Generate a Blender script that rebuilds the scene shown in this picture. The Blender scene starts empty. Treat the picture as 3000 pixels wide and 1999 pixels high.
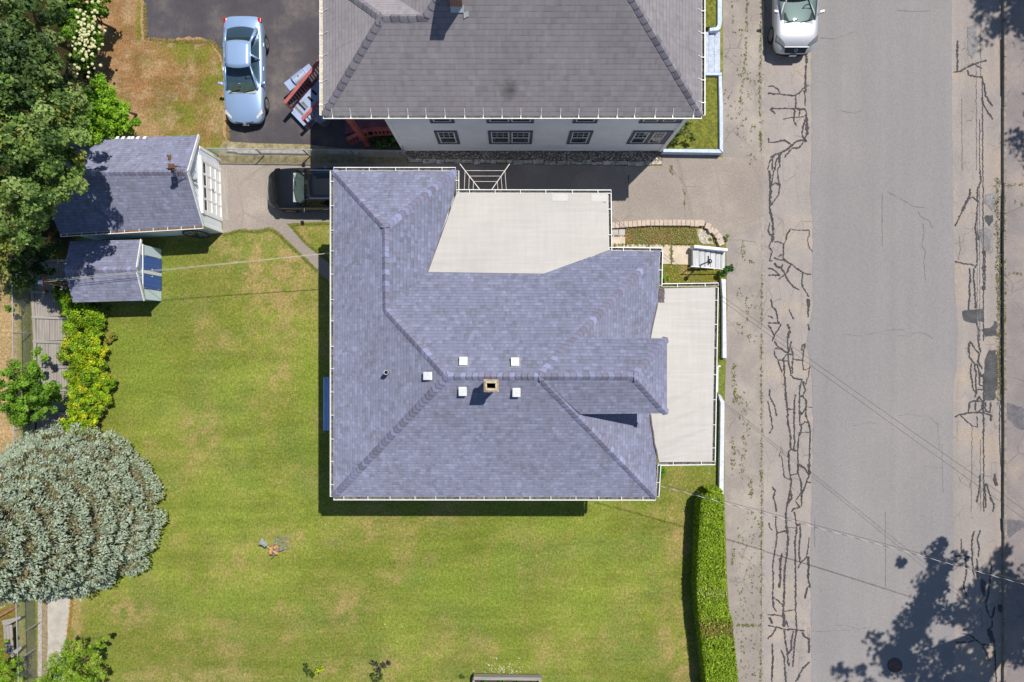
import bpy, math, random
import numpy as np
from mathutils import Vector, Matrix
rnd = random.Random(7)
C = bpy.context.scene.collection
R = math.radians
H = 32.0          # camera height in metres above the ground
# ---------------------------------------------------------------- camera, sky, sun, exposure
cam = bpy.data.cameras.new('camera'); cam.lens = 24.0; cam.sensor_width = 36.0
cam.clip_start = 0.5; cam.clip_end = 600
co = bpy.data.objects.new('camera', cam); C.objects.link(co)
co.location = (0, 0, H); co.rotation_euler = (0, 0, 0)
bpy.context.scene.camera = co
EL, AZ = 63.1, 45.0      # sun elevation, azimuth (from +y towards +x)
w = bpy.data.worlds.new('World'); bpy.context.scene.world = w; w.use_nodes = True
nt = w.node_tree
sky = nt.nodes.new('ShaderNodeTexSky'); sky.sky_type = 'NISHITA'; sky.sun_disc = False
sky.sun_elevation = R(EL); sky.sun_rotation = R(AZ); sky.air_density = 1.0; sky.ozone_density = 3.0; sky.dust_density = 0.3
bg = nt.nodes['Background']; bg.inputs[1].default_value = 0.09
nt.links.new(sky.outputs[0], bg.inputs[0])
sl = bpy.data.lights.new('sun', 'SUN'); sl.energy = 4.6; sl.angle = R(0.5); sl.color = (1.0, 0.955, 0.88)
so = bpy.data.objects.new('sun', sl); C.objects.link(so)
sd = Vector((math.sin(R(AZ)) * math.cos(R(EL)), math.cos(R(AZ)) * math.cos(R(EL)), math.sin(R(EL))))
so.rotation_euler = sd.to_track_quat('Z', 'Y').to_euler(); so.location = sd * 60
vs = bpy.context.scene.view_settings
vs.view_transform = 'Standard'; vs.look = 'None'; vs.exposure = 0.1; vs.gamma = 1.0; vs.use_curve_mapping = False

# ---------------------------------------------------------------- helpers
def W(u, v, z=0.0):
    "point seen at photo pixel (u, v) when it stands z metres above the ground"
    k = (H - z) / 2000.0
    return Vector(((u - 1500) * k, (1000 - v) * k, z))
def s2l(c):
    return tuple((x / 255 / 12.92) if x <= 10.3 else ((x / 255 + 0.055) / 1.055) ** 2.4 for x in c)
def tag(o, label=None, cat=None, group=None, kind=None):
    if label: o['label'] = label
    if cat: o['category'] = cat
    if group: o['group'] = group
    if kind: o['kind'] = kind
    return o
def thing(name, loc, label, cat, group=None):
    o = bpy.data.objects.new(name, None); C.objects.link(o); o.location = loc; o.empty_display_size = 0.3
    return tag(o, label, cat, group)
def wloc(o):
    p = Vector((0, 0, 0))
    while o is not None:
        p += o.location; o = o.parent
    return p
def copy_tree(o, parent=None):
    c = o.copy(); C.objects.link(c)
    if parent is not None: c.parent = parent
    for ch in list(o.children): copy_tree(ch, c)
    return c
class MB:
    def __init__(s): s.v = []; s.f = []; s.uv = []; s.mi = []; s.col = None
    def add(s, pts, faces, mi=0, uvs=None):
        b = len(s.v); s.v += [tuple(p) for p in pts]
        for k, f in enumerate(faces):
            s.f.append([b + i for i in f]); s.mi.append(mi)
            s.uv.append(uvs[k] if uvs else None)
        return s
    def hexa(s, p, mi=0):
        return s.add(p, [(0, 3, 2, 1), (4, 5, 6, 7), (0, 1, 5, 4), (1, 2, 6, 5), (2, 3, 7, 6), (3, 0, 4, 7)], mi)
    def box(s, c, d, rz=0.0, mi=0):
        cx, cy, cz = c; x, y, z = d[0] / 2, d[1] / 2, d[2] / 2; ca, sa = math.cos(rz), math.sin(rz)
        P = [(-x, -y, -z), (x, -y, -z), (x, y, -z), (-x, y, -z), (-x, -y, z), (x, -y, z), (x, y, z), (-x, y, z)]
        return s.hexa([(cx + a * ca - b * sa, cy + a * sa + b * ca, cz + e) for a, b, e in P], mi)
    def beam(s, p0, p1, w, h, mi=0, up=(0, 0, 1)):
        p0 = Vector(p0); p1 = Vector(p1); d = (p1 - p0)
        if d.length < 1e-6: return s
        d.normalize(); u = Vector(up)
        sd_ = d.cross(u)
        if sd_.length < 1e-3: sd_ = d.cross(Vector((1, 0, 0)))
        sd_.normalize(); u = sd_.cross(d).normalized()
        a = sd_ * (w / 2); b = u * (h / 2)
        return s.hexa([p0 - a - b, p0 + a - b, p1 + a - b, p1 - a - b, p0 - a + b, p0 + a + b, p1 + a + b, p1 - a + b], mi)
    def tube(s, p0, p1, r0, r1=None, n=8, mi=0, caps=True):
        r1 = r0 if r1 is None else r1
        p0 = Vector(p0); p1 = Vector(p1); d = (p1 - p0).normalized()
        a = d.cross(Vector((0, 0, 1)))
        if a.length < 1e-3: a = Vector((1, 0, 0))
        a.normalize(); b = d.cross(a)
        P = []
        for p, r in ((p0, r0), (p1, r1)):
            for i in range(n):
                t = 2 * math.pi * i / n; P.append(p + a * (r * math.cos(t)) + b * (r * math.sin(t)))
        F = [(i, (i + 1) % n, n + (i + 1) % n, n + i) for i in range(n)]
        if caps: F += [tuple(range(n - 1, -1, -1)), tuple(range(n, 2 * n))]
        return s.add(P, F, mi)
    def path(s, pts, r, n=6, mi=0):
        for a, b in zip(pts[:-1], pts[1:]): s.tube(a, b, r, r, n, mi)
        return s
    def prism(s, pts2, z0, z1, mi=0):
        n = len(pts2)
        P = [(p[0], p[1], z0) for p in pts2] + [(p[0], p[1], z1) for p in pts2]
        area = sum(pts2[i][0] * pts2[(i + 1) % n][1] - pts2[(i + 1) % n][0] * pts2[i][1] for i in range(n))
        F = [(i, (i + 1) % n, n + (i + 1) % n, n + i) for i in range(n)] + [tuple(range(n - 1, -1, -1)), tuple(range(n, 2 * n))]
        if area < 0: F = [tuple(reversed(f)) for f in F]
        return s.add(P, F, mi)
    def sheet(s, pts2, z, mi=0):
        n = len(pts2)
        area = sum(pts2[i][0] * pts2[(i + 1) % n][1] - pts2[(i + 1) % n][0] * pts2[i][1] for i in range(n))
        idx = list(range(n))
        if area < 0: idx.reverse()
        return s.add([(p[0], p[1], z) for p in pts2], [tuple(idx)], mi)
    def ring(s, c, axis, R0, R1, th, n=24, mi=0):
        "flat annulus with thickness"
        ax = Vector(axis).normalized(); a = ax.cross(Vector((0, 0, 1)))
        if a.length < 1e-3: a = Vector((1, 0, 0))
        a.normalize(); b = ax.cross(a); c = Vector(c); P = []
        for off in (-th / 2, th / 2):
            for r in (R0, R1):
                for i in range(n):
                    t = 2 * math.pi * i / n; P.append(c + ax * off + a * (r * math.cos(t)) + b * (r * math.sin(t)))
        F = []
        for i in range(n):
            j = (i + 1) % n
            F += [(i, n + i, n + j, j), (2 * n + i, 2 * n + j, 3 * n + j, 3 * n + i), (n + i, 3 * n + i, 3 * n + j, n + j), (i, j, 2 * n + j, 2 * n + i)]
        return s.add(P, F, mi)
    def build(s, name, mats, parent=None, smooth=False, bevel=0, subsurf=0, loc=None):
        if not isinstance(mats, (list, tuple)): mats = [mats]
        off = wloc(parent) if parent is not None else (Vector(loc) if loc is not None else Vector((0, 0, 0)))
        me = bpy.data.meshes.new(name)
        me.from_pydata([(p[0] - off.x, p[1] - off.y, p[2] - off.z) for p in s.v], [], s.f)
        for m in mats: me.materials.append(m)
        me.polygons.foreach_set('material_index', s.mi)
        if any(u is not None for u in s.uv):
            ul = me.uv_layers.new(name='UVMap'); i = 0
            for f, u in zip(s.f, s.uv):
                for k in range(len(f)):
                    if u is not None: ul.data[i].uv = u[k]
                    i += 1
        if s.col is not None:
            at = me.color_attributes.new('Col', 'FLOAT_COLOR', 'POINT')
            at.data.foreach_set('color', np.array(s.col, dtype=np.float32).ravel())
        if smooth: me.polygons.foreach_set('use_smooth', [True] * len(me.polygons))
        me.update()
        o = bpy.data.objects.new(name, me); C.objects.link(o)
        if parent is not None: o.parent = parent
        elif loc is not None: o.location = loc
        if bevel:
            b = o.modifiers.new('bevel', 'BEVEL'); b.width = bevel; b.segments = 2; b.limit_method = 'ANGLE'
        if subsurf:
            b = o.modifiers.new('sub', 'SUBSURF'); b.levels = subsurf; b.render_levels = subsurf
        return o
def struct(mb, name, m, **k):
    return tag(mb.build(name, m, **k), kind='structure')

# ---------------------------------------------------------------- materials
def new_mat(name):
    m = bpy.data.materials.new(name); m.use_nodes = True
    return m, m.node_tree, m.node_tree.nodes['Principled BSDF']
def node(nt, t, **kw):
    n = nt.nodes.new(t)
    for k, v in kw.items():
        if k.startswith('i_'): n.inputs[k[2:].replace('_', ' ')].default_value = v
        else: setattr(n, k, v)
    return n
def rgba(c): return (c[0], c[1], c[2], 1.0)
def ramp(nt, fac, stops):
    r = nt.nodes.new('ShaderNodeValToRGB'); e = r.color_ramp.elements
    e[0].position = stops[0][0]; e[0].color = rgba(stops[0][1]); e[1].position = stops[-1][0]; e[1].color = rgba(stops[-1][1])
    for p, c in stops[1:-1]:
        x = e.new(p); x.color = rgba(c)
    nt.links.new(fac, r.inputs[0]); return r.outputs[0]
def mix(nt, a, b, fac, mode='MIX'):
    n = nt.nodes.new('ShaderNodeMix'); n.data_type = 'RGBA'; n.blend_type = mode; n.clamp_result = False
    for sock, val in ((n.inputs[0], fac), (n.inputs[6], a), (n.inputs[7], b)):
        if isinstance(val, (int, float)): sock.default_value = val
        elif isinstance(val, (tuple, list)): sock.default_value = rgba(val)
        else: nt.links.new(val, sock)
    return n.outputs[2]
def coords(nt, scale=(1, 1, 1), kind='Object'):
    tc = nt.nodes.new('ShaderNodeTexCoord'); mp = nt.nodes.new('ShaderNodeMapping'); mp.inputs[3].default_value = scale
    nt.links.new(tc.outputs[kind], mp.inputs[0]); return mp.outputs[0]
def noise(nt, vec, scale, detail=4, rough=0.55):
    n = nt.nodes.new('ShaderNodeTexNoise'); n.inputs['Scale'].default_value = scale; n.inputs['Detail'].default_value = detail
    n.inputs['Roughness'].default_value = rough; nt.links.new(vec, n.inputs['Vector']); return n.outputs[0]
def bump(nt, h, bsdf, strength=0.3, dist=0.02):
    b = nt.nodes.new('ShaderNodeBump'); b.inputs['Strength'].default_value = strength; b.inputs['Distance'].default_value = dist
    nt.links.new(h, b.inputs['Height']); nt.links.new(b.outputs[0], bsdf.inputs['Normal'])
def plain(name, c, rough=0.6, var=0.12, scale=3.0, metal=0.0, fine=0.08, finescale=40, coat=0, spec=0.5):
    m, nt, b = new_mat(name)
    vec = coords(nt)
    n1 = noise(nt, vec, scale, 5); n2 = noise(nt, vec, finescale, 2)
    lo = tuple(x * (1 - var * 1.6) for x in c); hi = tuple(min(1, x * (1 + var * 1.6)) for x in c)
    col = ramp(nt, n1, [(0.3, lo), (0.7, hi)])
    f = ramp(nt, n2, [(0.3, (1 - fine * 2,) * 3), (0.7, (1 + fine * 2,) * 3)])
    col = mix(nt, col, f, 1.0, 'MULTIPLY')
    nt.links.new(col, b.inputs['Base Color']); b.inputs['Roughness'].default_value = rough; b.inputs['Metallic'].default_value = metal
    b.inputs['Specular IOR Level'].default_value = spec
    if coat: b.inputs['Coat Weight'].default_value = coat; b.inputs['Coat Roughness'].default_value = 0.05
    return m
def shingle(name, cA, cB, cC, bw=0.3, rh=0.145, mort=(0.1, 0.1, 0.13), stain=None):
    m, nt, b = new_mat(name)
    uv = coords(nt, kind='UV')
    def brick(scx, off, c1, c2, w_):
        t = nt.nodes.new('ShaderNodeTexBrick'); t.inputs['Scale'].default_value = 1.0
        t.inputs['Brick Width'].default_value = w_; t.inputs['Row Height'].default_value = rh
        t.inputs['Mortar Size'].default_value = 0.007; t.inputs['Mortar Smooth'].default_value = 0.6
        t.inputs['Color1'].default_value = rgba(c1); t.inputs['Color2'].default_value = rgba(c2); t.inputs['Mortar'].default_value = rgba(mort)
        t.offset = off; t.squash = 0.7; t.squash_frequency = 3; nt.links.new(uv, t.inputs[0]); return t
    sp0 = nt.nodes.new('ShaderNodeSeparateXYZ'); nt.links.new(uv, sp0.inputs[0])
    def mth(op, a, b_=None):
        n = node(nt, 'ShaderNodeMath', operation=op)
        for s_, v_ in ((0, a), (1, b_)):
            if v_ is None: continue
            if isinstance(v_, (int, float)): n.inputs[s_].default_value = v_
            else: nt.links.new(v_, n.inputs[s_])
        return n.outputs[0]
    row = mth('FLOOR', mth('DIVIDE', sp0.outputs[1], rh))
    def tabs(w_, k):
        wn = nt.nodes.new('ShaderNodeTexWhiteNoise'); wn.noise_dimensions = '1D'; nt.links.new(mth('ADD', row, k), wn.inputs['W'])
        cl = mth('FLOOR', mth('ADD', mth('DIVIDE', sp0.outputs[0], w_), mth('MULTIPLY', wn.outputs[0], 7.0)))
        cb = nt.nodes.new('ShaderNodeCombineXYZ'); nt.links.new(cl, cb.inputs[0]); nt.links.new(mth('ADD', row, k), cb.inputs[1])
        w2 = nt.nodes.new('ShaderNodeTexWhiteNoise'); w2.noise_dimensions = '2D'; nt.links.new(cb.outputs[0], w2.inputs['Vector']); return w2.outputs[0]
    tv = mth('ADD', mth('MULTIPLY', tabs(bw, 3.0), 0.62), mth('MULTIPLY', tabs(bw * 0.47, 51.0), 0.38))
    col = ramp(nt, tv, [(0.12, cC), (0.42, cA), (0.62, cA), (0.88, cB)])
    n1 = noise(nt, uv, 0.45, 4); col = mix(nt, col, ramp(nt, n1, [(0.3, (0.93,) * 3), (0.7, (1.07,) * 3)]), 1.0, 'MULTIPLY')
    n2 = noise(nt, uv, 70, 2); col = mix(nt, col, ramp(nt, n2, [(0.3, (0.82,) * 3), (0.7, (1.18,) * 3)]), 1.0, 'MULTIPLY')
    mp = coords(nt, (6, 0.5, 1), 'UV'); n3 = noise(nt, mp, 1.0, 3); col = mix(nt, col, ramp(nt, n3, [(0.3, (0.94,) * 3), (0.7, (1.05,) * 3)]), 1.0, 'MULTIPLY')
    # dark lower edge line of each course
    sp = nt.nodes.new('ShaderNodeSeparateXYZ'); nt.links.new(uv, sp.inputs[0])
    dv = node(nt, 'ShaderNodeMath', operation='DIVIDE'); nt.links.new(sp.outputs[1], dv.inputs[0]); dv.inputs[1].default_value = rh
    fr = node(nt, 'ShaderNodeMath', operation='FRACT'); nt.links.new(dv.outputs[0], fr.inputs[0])
    nb = noise(nt, coords(nt, (3, 6.9, 1), 'UV'), 1.2, 2)
    line = ramp(nt, fr.outputs[0], [(0.0, (0.6,) * 3), (0.12, (0.78,) * 3), (0.24, (1, 1, 1)), (1.0, (1, 1, 1))])
    col = mix(nt, col, line, ramp(nt, nb, [(0.35, (0.35,) * 3), (0.6, (1, 1, 1))]), 'MULTIPLY')
    if stain:
        tc = nt.nodes.new('ShaderNodeTexCoord'); mp = nt.nodes.new('ShaderNodeMapping'); mp.inputs[1].default_value = (-stain[0] * stain[2], -stain[1] * stain[2] * 1.3, 0); mp.inputs[3].default_value = (stain[2], stain[2] * 1.3, 0); nt.links.new(tc.outputs['Object'], mp.inputs[0])
        ln = nt.nodes.new('ShaderNodeVectorMath'); ln.operation = 'LENGTH'; nt.links.new(mp.outputs[0], ln.inputs[0])
        sn = noise(nt, tc.outputs['Object'], 5, 4); sv = mth('ADD', ln.outputs['Value'], mth('MULTIPLY', sn, .6))
        col = mix(nt, col, ramp(nt, sv, [(0.35, (0.45,) * 3), (1.0, (1, 1, 1))]), 1.0, 'MULTIPLY')
    nt.links.new(col, b.inputs['Base Color']); b.inputs['Roughness'].default_value = 0.95; b.inputs['Specular IOR Level'].default_value = 0.15
    if 'Diffuse Roughness' in b.inputs: b.inputs['Diffuse Roughness'].default_value = 1.0
    bump(nt, fr.outputs[0], b, 0.25, 0.008)
    return m
def attr_mat(name, rough=0.6, transl=0.0, fine=0.0, spec=0.3, finescale=30):
    m, nt, b = new_mat(name)
    a = nt.nodes.new('ShaderNodeAttribute'); a.attribute_name = 'Col'; col = a.outputs[0]
    if fine:
        n = noise(nt, coords(nt), finescale, 2); col = mix(nt, col, ramp(nt, n, [(0.3, (1 - fine,) * 3), (0.7, (1 + fine,) * 3)]), 1.0, 'MULTIPLY')
    nt.links.new(col, b.inputs['Base Color']); b.inputs['Roughness'].default_value = rough; b.inputs['Specular IOR Level'].default_value = spec
    if transl:
        t = nt.nodes.new('ShaderNodeBsdfTranslucent'); nt.links.new(mix(nt, col, (1.1, 1.25, 0.5), 1.0, 'MULTIPLY'), t.inputs[0])
        ms = nt.nodes.new('ShaderNodeMixShader'); ms.inputs[0].default_value = transl
        nt.links.new(b.outputs[0], ms.inputs[1]); nt.links.new(t.outputs[0], ms.inputs[2])
        nt.links.new(ms.outputs[0], nt.nodes['Material Output'].inputs[0])
    return m
def asphalt(name, c, warm=None, streak=0.0, speck=0.25, patch=0.12, pscale=0.5, cracks=0.0, crack_scale=1.2, wx=1, wy=1):
    m, nt, b = new_mat(name)
    vec = coords(nt)
    n1 = noise(nt, vec, pscale, 6, 0.6); n2 = noise(nt, vec, 38, 3, 0.8)
    c2 = warm or c
    col = ramp(nt, n1, [(0.33, tuple(x * (1 - patch) for x in c)), (0.5, c), (0.68, tuple(x * (1 + patch) for x in c2))])
    col = mix(nt, col, ramp(nt, n2, [(0.25, (1 - speck,) * 3), (0.5, (1, 1, 1)), (0.78, (1 + speck * 1.3,) * 3)]), 1.0, 'MULTIPLY')
    n2b = noise(nt, vec, 11, 3, 0.9); col = mix(nt, col, ramp(nt, n2b, [(0.3, (1 - speck * .55,) * 3), (0.5, (1, 1, 1)), (0.7, (1 + speck * .55,) * 3)]), 1.0, 'MULTIPLY')
    if streak:
        n3 = noise(nt, coords(nt, (1.3, 0.05, 1)), 1.0, 5, 0.6)
        col = mix(nt, col, ramp(nt, n3, [(0.3, (1 - streak,) * 3), (0.7, (1 + streak,) * 3)]), 1.0, 'MULTIPLY')
    if cracks:
        wv = nt.nodes.new('ShaderNodeTexNoise'); wv.inputs['Scale'].default_value = 2.0; wv.inputs['Detail'].default_value = 4
        cv = coords(nt, (wx, wy, 1)); nt.links.new(vec, wv.inputs['Vector'])
        vv = mix(nt, cv, wv.outputs['Color'], 0.12)
        vo = nt.nodes.new('ShaderNodeTexVoronoi'); vo.feature = 'DISTANCE_TO_EDGE'; vo.inputs['Scale'].default_value = crack_scale
        nt.links.new(vv, vo.inputs['Vector'])
        n4 = noise(nt, vec, 0.7, 3)
        cf = ramp(nt, vo.outputs['Distance'], [(0.0, (0.45,) * 3), (0.018, (0.9,) * 3), (0.03, (1, 1, 1))])
        col = mix(nt, col, cf, ramp(nt, n4, [(0.45, (0, 0, 0)), (0.62, (cracks,) * 3)]), 'MULTIPLY')
    nt.links.new(col, b.inputs['Base Color']); b.inputs['Roughness'].default_value = 0.9; b.inputs['Specular IOR Level'].default_value = 0.2
    bump(nt, n2, b, 0.35, 0.01)
    return m
def siding(name, c, pitch=0.11, axis='Z', rough=0.6, dark=0.75):
    m, nt, b = new_mat(name)
    tc = nt.nodes.new('ShaderNodeTexCoord'); sp = nt.nodes.new('ShaderNodeSeparateXYZ'); nt.links.new(tc.outputs['Object'], sp.inputs[0])
    dv = node(nt, 'ShaderNodeMath', operation='DIVIDE'); nt.links.new(sp.outputs['XYZ'.index(axis)], dv.inputs[0]); dv.inputs[1].default_value = pitch
    fr = node(nt, 'ShaderNodeMath', operation='FRACT'); nt.links.new(dv.outputs[0], fr.inputs[0])
    col = ramp(nt, fr.outputs[0], [(0.0, tuple(x * dark for x in c)), (0.12, c), (0.9, c), (1.0, tuple(x * (dark + 1) / 2 for x in c))])
    n = noise(nt, tc.outputs['Object'], 1.5, 4); col = mix(nt, col, ramp(nt, n, [(0.3, (0.93,) * 3), (0.7, (1.04,) * 3)]), 1.0, 'MULTIPLY')
    nt.links.new(col, b.inputs['Base Color']); b.inputs['Roughness'].default_value = rough
    bump(nt, fr.outputs[0], b, 0.3, 0.01)
    return m
def woodmat(name, c, axis=1, scale=8, var=0.35, rough=0.85):
    m, nt, b = new_mat(name)
    sc = [scale, scale, scale]; sc[axis] = scale * 0.08
    n = noise(nt, coords(nt, tuple(sc)), 1.0, 6, 0.7)
    col = ramp(nt, n, [(0.3, tuple(x * (1 - var) for x in c)), (0.7, tuple(x * (1 + var) for x in c))])
    nt.links.new(col, b.inputs['Base Color']); b.inputs['Roughness'].default_value = rough
    return m
def glassmat(name, tint=(0.5, 0.6, 0.6), transp=0.5, base=(0.01, 0.012, 0.015)):
    m, nt, b = new_mat(name)
    b.inputs['Base Color'].default_value = rgba(base); b.inputs['Roughness'].default_value = 0.03; b.inputs['Specular IOR Level'].default_value = 0.6
    if transp:
        t = nt.nodes.new('ShaderNodeBsdfTransparent'); t.inputs[0].default_value = rgba(tint)
        ms = nt.nodes.new('ShaderNodeMixShader'); ms.inputs[0].default_value = transp
        nt.links.new(b.outputs[0], ms.inputs[1]); nt.links.new(t.outputs[0], ms.inputs[2])
        nt.links.new(ms.outputs[0], nt.nodes['Material Output'].inputs[0])
    return m
def paint(name, c, metal=0.3, rough=0.35, coat=1.0):
    m, nt, b = new_mat(name)
    n = noise(nt, coords(nt), 300, 1); col = ramp(nt, n, [(0.3, tuple(x * 0.93 for x in c)), (0.7, tuple(x * 1.07 for x in c))])
    nt.links.new(col, b.inputs['Base Color']); b.inputs['Metallic'].default_value = metal; b.inputs['Roughness'].default_value = rough
    b.inputs['Coat Weight'].default_value = coat; b.inputs['Coat Roughness'].default_value = 0.04
    return m
M = {}
M['roof_blue'] = shingle('blue_shingles', (0.212, 0.221, 0.305), (0.256, 0.27, 0.38), (0.174, 0.178, 0.236), bw=0.2)
M['roof_grey'] = shingle('grey_shingles', (0.285, 0.262, 0.28), (0.305, 0.287, 0.30), (0.25, 0.232, 0.245), bw=0.27, rh=0.2, stain=(-0.1, -6.55, 1.5))
M['cap_blue'] = attr_mat('blue_ridge_cap', 0.95, fine=0.15, spec=0.15); M['cap_grey'] = M['cap_blue']
M['leaf'] = attr_mat('leaves', 0.55, transl=0.28, spec=0.35)
M['needle'] = attr_mat('needles', 0.6, transl=0.08, spec=0.25)
M['petal'] = attr_mat('petals', 0.6, transl=0.2)
M['white'] = plain('white_painted_metal', (0.78, 0.78, 0.76), 0.4, var=0.05)
M['white_wood'] = plain('white_painted_wood', (0.74, 0.745, 0.76), 0.55, var=0.06)
def membrane(name, c):
    m, nt, b = new_mat(name); vec = coords(nt)
    col = mix(nt, c, ramp(nt, noise(nt, vec, .7, 6, .65), [(0.3, (0.94,) * 3), (0.7, (1.05,) * 3)]), 1.0, 'MULTIPLY')
    for sc, amt in (((.6, 9, 1), .035), ((9, .6, 1), .025)): col = mix(nt, col, ramp(nt, noise(nt, coords(nt, sc), 1.0, 4), [(0.35, (1 - amt,) * 3), (0.65, (1 + amt,) * 3)]), 1.0, 'MULTIPLY')
    t = nt.nodes.new('ShaderNodeTexBrick'); t.inputs['Scale'].default_value = 1; t.inputs['Brick Width'].default_value = 9; t.inputs['Row Height'].default_value = 1.02; t.inputs['Mortar Size'].default_value = .012; t.inputs['Mortar Smooth'].default_value = 1
    t.inputs['Color1'].default_value = (1, 1, 1, 1); t.inputs['Color2'].default_value = (.985, .985, .98, 1); t.inputs['Mortar'].default_value = (.9, .895, .88, 1); nt.links.new(vec, t.inputs[0]); col = mix(nt, col, t.outputs[0], 1.0, 'MULTIPLY')
    dn = noise(nt, vec, 2.3, 5, .7); col = mix(nt, col, ramp(nt, dn, [(0.0, (1, 1, 1)), (0.66, (1, 1, 1)), (0.8, (0.86, 0.84, 0.8))]), 1.0, 'MULTIPLY')
    nt.links.new(col, b.inputs['Base Color']); b.inputs['Roughness'].default_value = 0.75; return m
M['membrane'] = membrane('pale_roof_membrane', (0.465, 0.438, 0.405))
M['membrane_patch'] = plain('white_roof_patch', (0.50, 0.485, 0.46), 0.6, var=0.03)
M['brown_coat'] = plain('brown_roof_cement', (0.12, 0.095, 0.10), 0.8, var=0.3, scale=12)
M['siding_white'] = siding('white_clapboard', (0.90, 0.91, 0.95))
M['siding_house'] = siding('white_siding', (0.70, 0.72, 0.76))
M['siding_pale'] = siding('pale_blue_siding', (0.82, 0.88, 0.94), 0.2, 'Y')
M['siding_pale_x'] = siding('pale_blue_boards', (0.72, 0.82, 0.93), 0.2, 'X')
M['trim_grey'] = plain('slate_blue_trim', (0.075, 0.10, 0.14), 0.6, var=0.08)
M['glass_dark'] = glassmat('window_glass', transp=0.0, base=(0.015, 0.018, 0.02))
M['brick'] = None
M['red_paint'] = plain('red_painted_wood', (0.36, 0.085, 0.075), 0.6, var=0.15)
M['blue_paint'] = plain('slate_blue_deck_paint', (0.30, 0.37, 0.55), 0.6, var=0.08)
M['pale_blue'] = plain('pale_blue_masonry', (0.50, 0.57, 0.74), 0.8, var=0.10, scale=5)
M['pale_step'] = plain('grey_blue_step_paint', (0.42, 0.47, 0.56), 0.8, var=0.14, scale=5)
M['white_masonry'] = plain('whitewashed_masonry', (0.62, 0.635, 0.68), 0.85, var=0.08, scale=4)
M['concrete'] = plain('weathered_concrete', (0.42, 0.385, 0.33), 0.9, var=0.12, scale=2)
M['paver'] = plain('tan_concrete_slab', (0.55, 0.46, 0.35), 0.9, var=0.07, scale=3)
M['paver_grey'] = plain('grey_concrete_slab', (0.42, 0.385, 0.36), 0.9, var=0.07, scale=3)
M['block'] = plain('buff_concrete_block', (0.50, 0.405, 0.325), 0.9, var=0.08, scale=6)
M['black'] = plain('black_rubber', (0.015, 0.015, 0.017), 0.8)
M['dark_metal'] = plain('dark_metal', (0.06, 0.062, 0.07), 0.45, metal=0.4)
M['galv'] = plain('galvanised_steel', (0.36, 0.38, 0.40), 0.5, metal=0.3)
M['rust'] = plain('rusty_steel', (0.13, 0.065, 0.035), 0.9, var=0.5, scale=12)
M['rust_plate'] = plain('orange_rusty_plate', (0.42, 0.20, 0.07), 0.85, var=0.5, scale=9)
M['litter'] = plain('dry_leaf_litter', (0.20, 0.10, 0.04), 0.95, var=0.6, scale=14)
M['gutter_dirt'] = plain('gutter_dirt', (0.10, 0.095, 0.07), 0.95, var=0.6, scale=10)
M['bark'] = woodmat('bark', (0.10, 0.075, 0.055), 2, 9)
M['oldwood'] = woodmat('weathered_grey_wood', (0.30, 0.27, 0.24), 1, 11, 0.3)
M['oldwood_x'] = woodmat('weathered_grey_wood_cross', (0.30, 0.275, 0.25), 0, 11, 0.3)
M['whitewash_wood'] = woodmat('peeling_white_wood', (0.50, 0.50, 0.51), 1, 12, 0.25)
M['door_white'] = plain('white_garage_door', (0.90, 0.90, 0.90), 0.5, var=0.03)
M['door_blue'] = siding('deep_blue_metal_door', (0.055, 0.13, 0.46), 0.22, 'Y', 0.45, 0.6)
M['shed_wall'] = siding('pale_blue_ribbed_metal', (0.74, 0.86, 0.97), 0.075, 'Y', 0.45, 0.6)
M['shed_wall_x'] = siding('pale_blue_ribbed_metal_side', (0.50, 0.66, 0.80), 0.075, 'X', 0.45, 0.6)
M['awning'] = plain('blue_corrugated_metal', (0.28, 0.42, 0.74), 0.4, var=0.06)
M['rope'] = plain('cream_rope', (0.52, 0.49, 0.42), 0.8)
M['clothes'] = plain('white_dryer_arm', (0.80, 0.74, 0.68), 0.5)
M['cable_light'] = plain('bare_aluminium_cable', (0.62, 0.62, 0.60), 0.5)
M['cable_dark'] = plain('black_cable', (0.05, 0.05, 0.055), 0.6)
M['creosote'] = woodmat('dark_pole_wood', (0.12, 0.08, 0.05), 2, 9)
M['redpole'] = plain('faded_red_paint', (0.26, 0.11, 0.075), 0.85, var=0.35)
M['hairline'] = plain('hairline_crack', (0.165, 0.158, 0.158), 0.9, var=0.3, scale=6)
M['tar'] = plain('crack_sealant', (0.052, 0.048, 0.052), 0.85, var=0.2, scale=6, fine=0.15)
M['tarpatch'] = plain('asphalt_patch_dark', (0.07, 0.07, 0.072), 0.9, var=0.2, scale=3, fine=0.2)
M['tarpatch_grey'] = plain('asphalt_patch_grey', (0.20, 0.19, 0.19), 0.9, var=0.15, scale=3, fine=0.2)
M['plastic_grey'] = plain('grey_plastic', (0.20, 0.23, 0.30), 0.5)
M['steel_lid'] = plain('stainless_lid', (0.42, 0.47, 0.58), 0.35, metal=0.4)
M['chrome'] = plain('chrome', (0.75, 0.75, 0.76), 0.12, metal=1.0, var=0.02)
M['lamp_black'] = plain('black_lamp_paint', (0.03, 0.03, 0.035), 0.45)
M['hole'] = plain('near_black_fill', (0.004, 0.004, 0.004), 1.0)  # near-black fill for the flue bottom and the pipe mouth
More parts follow.
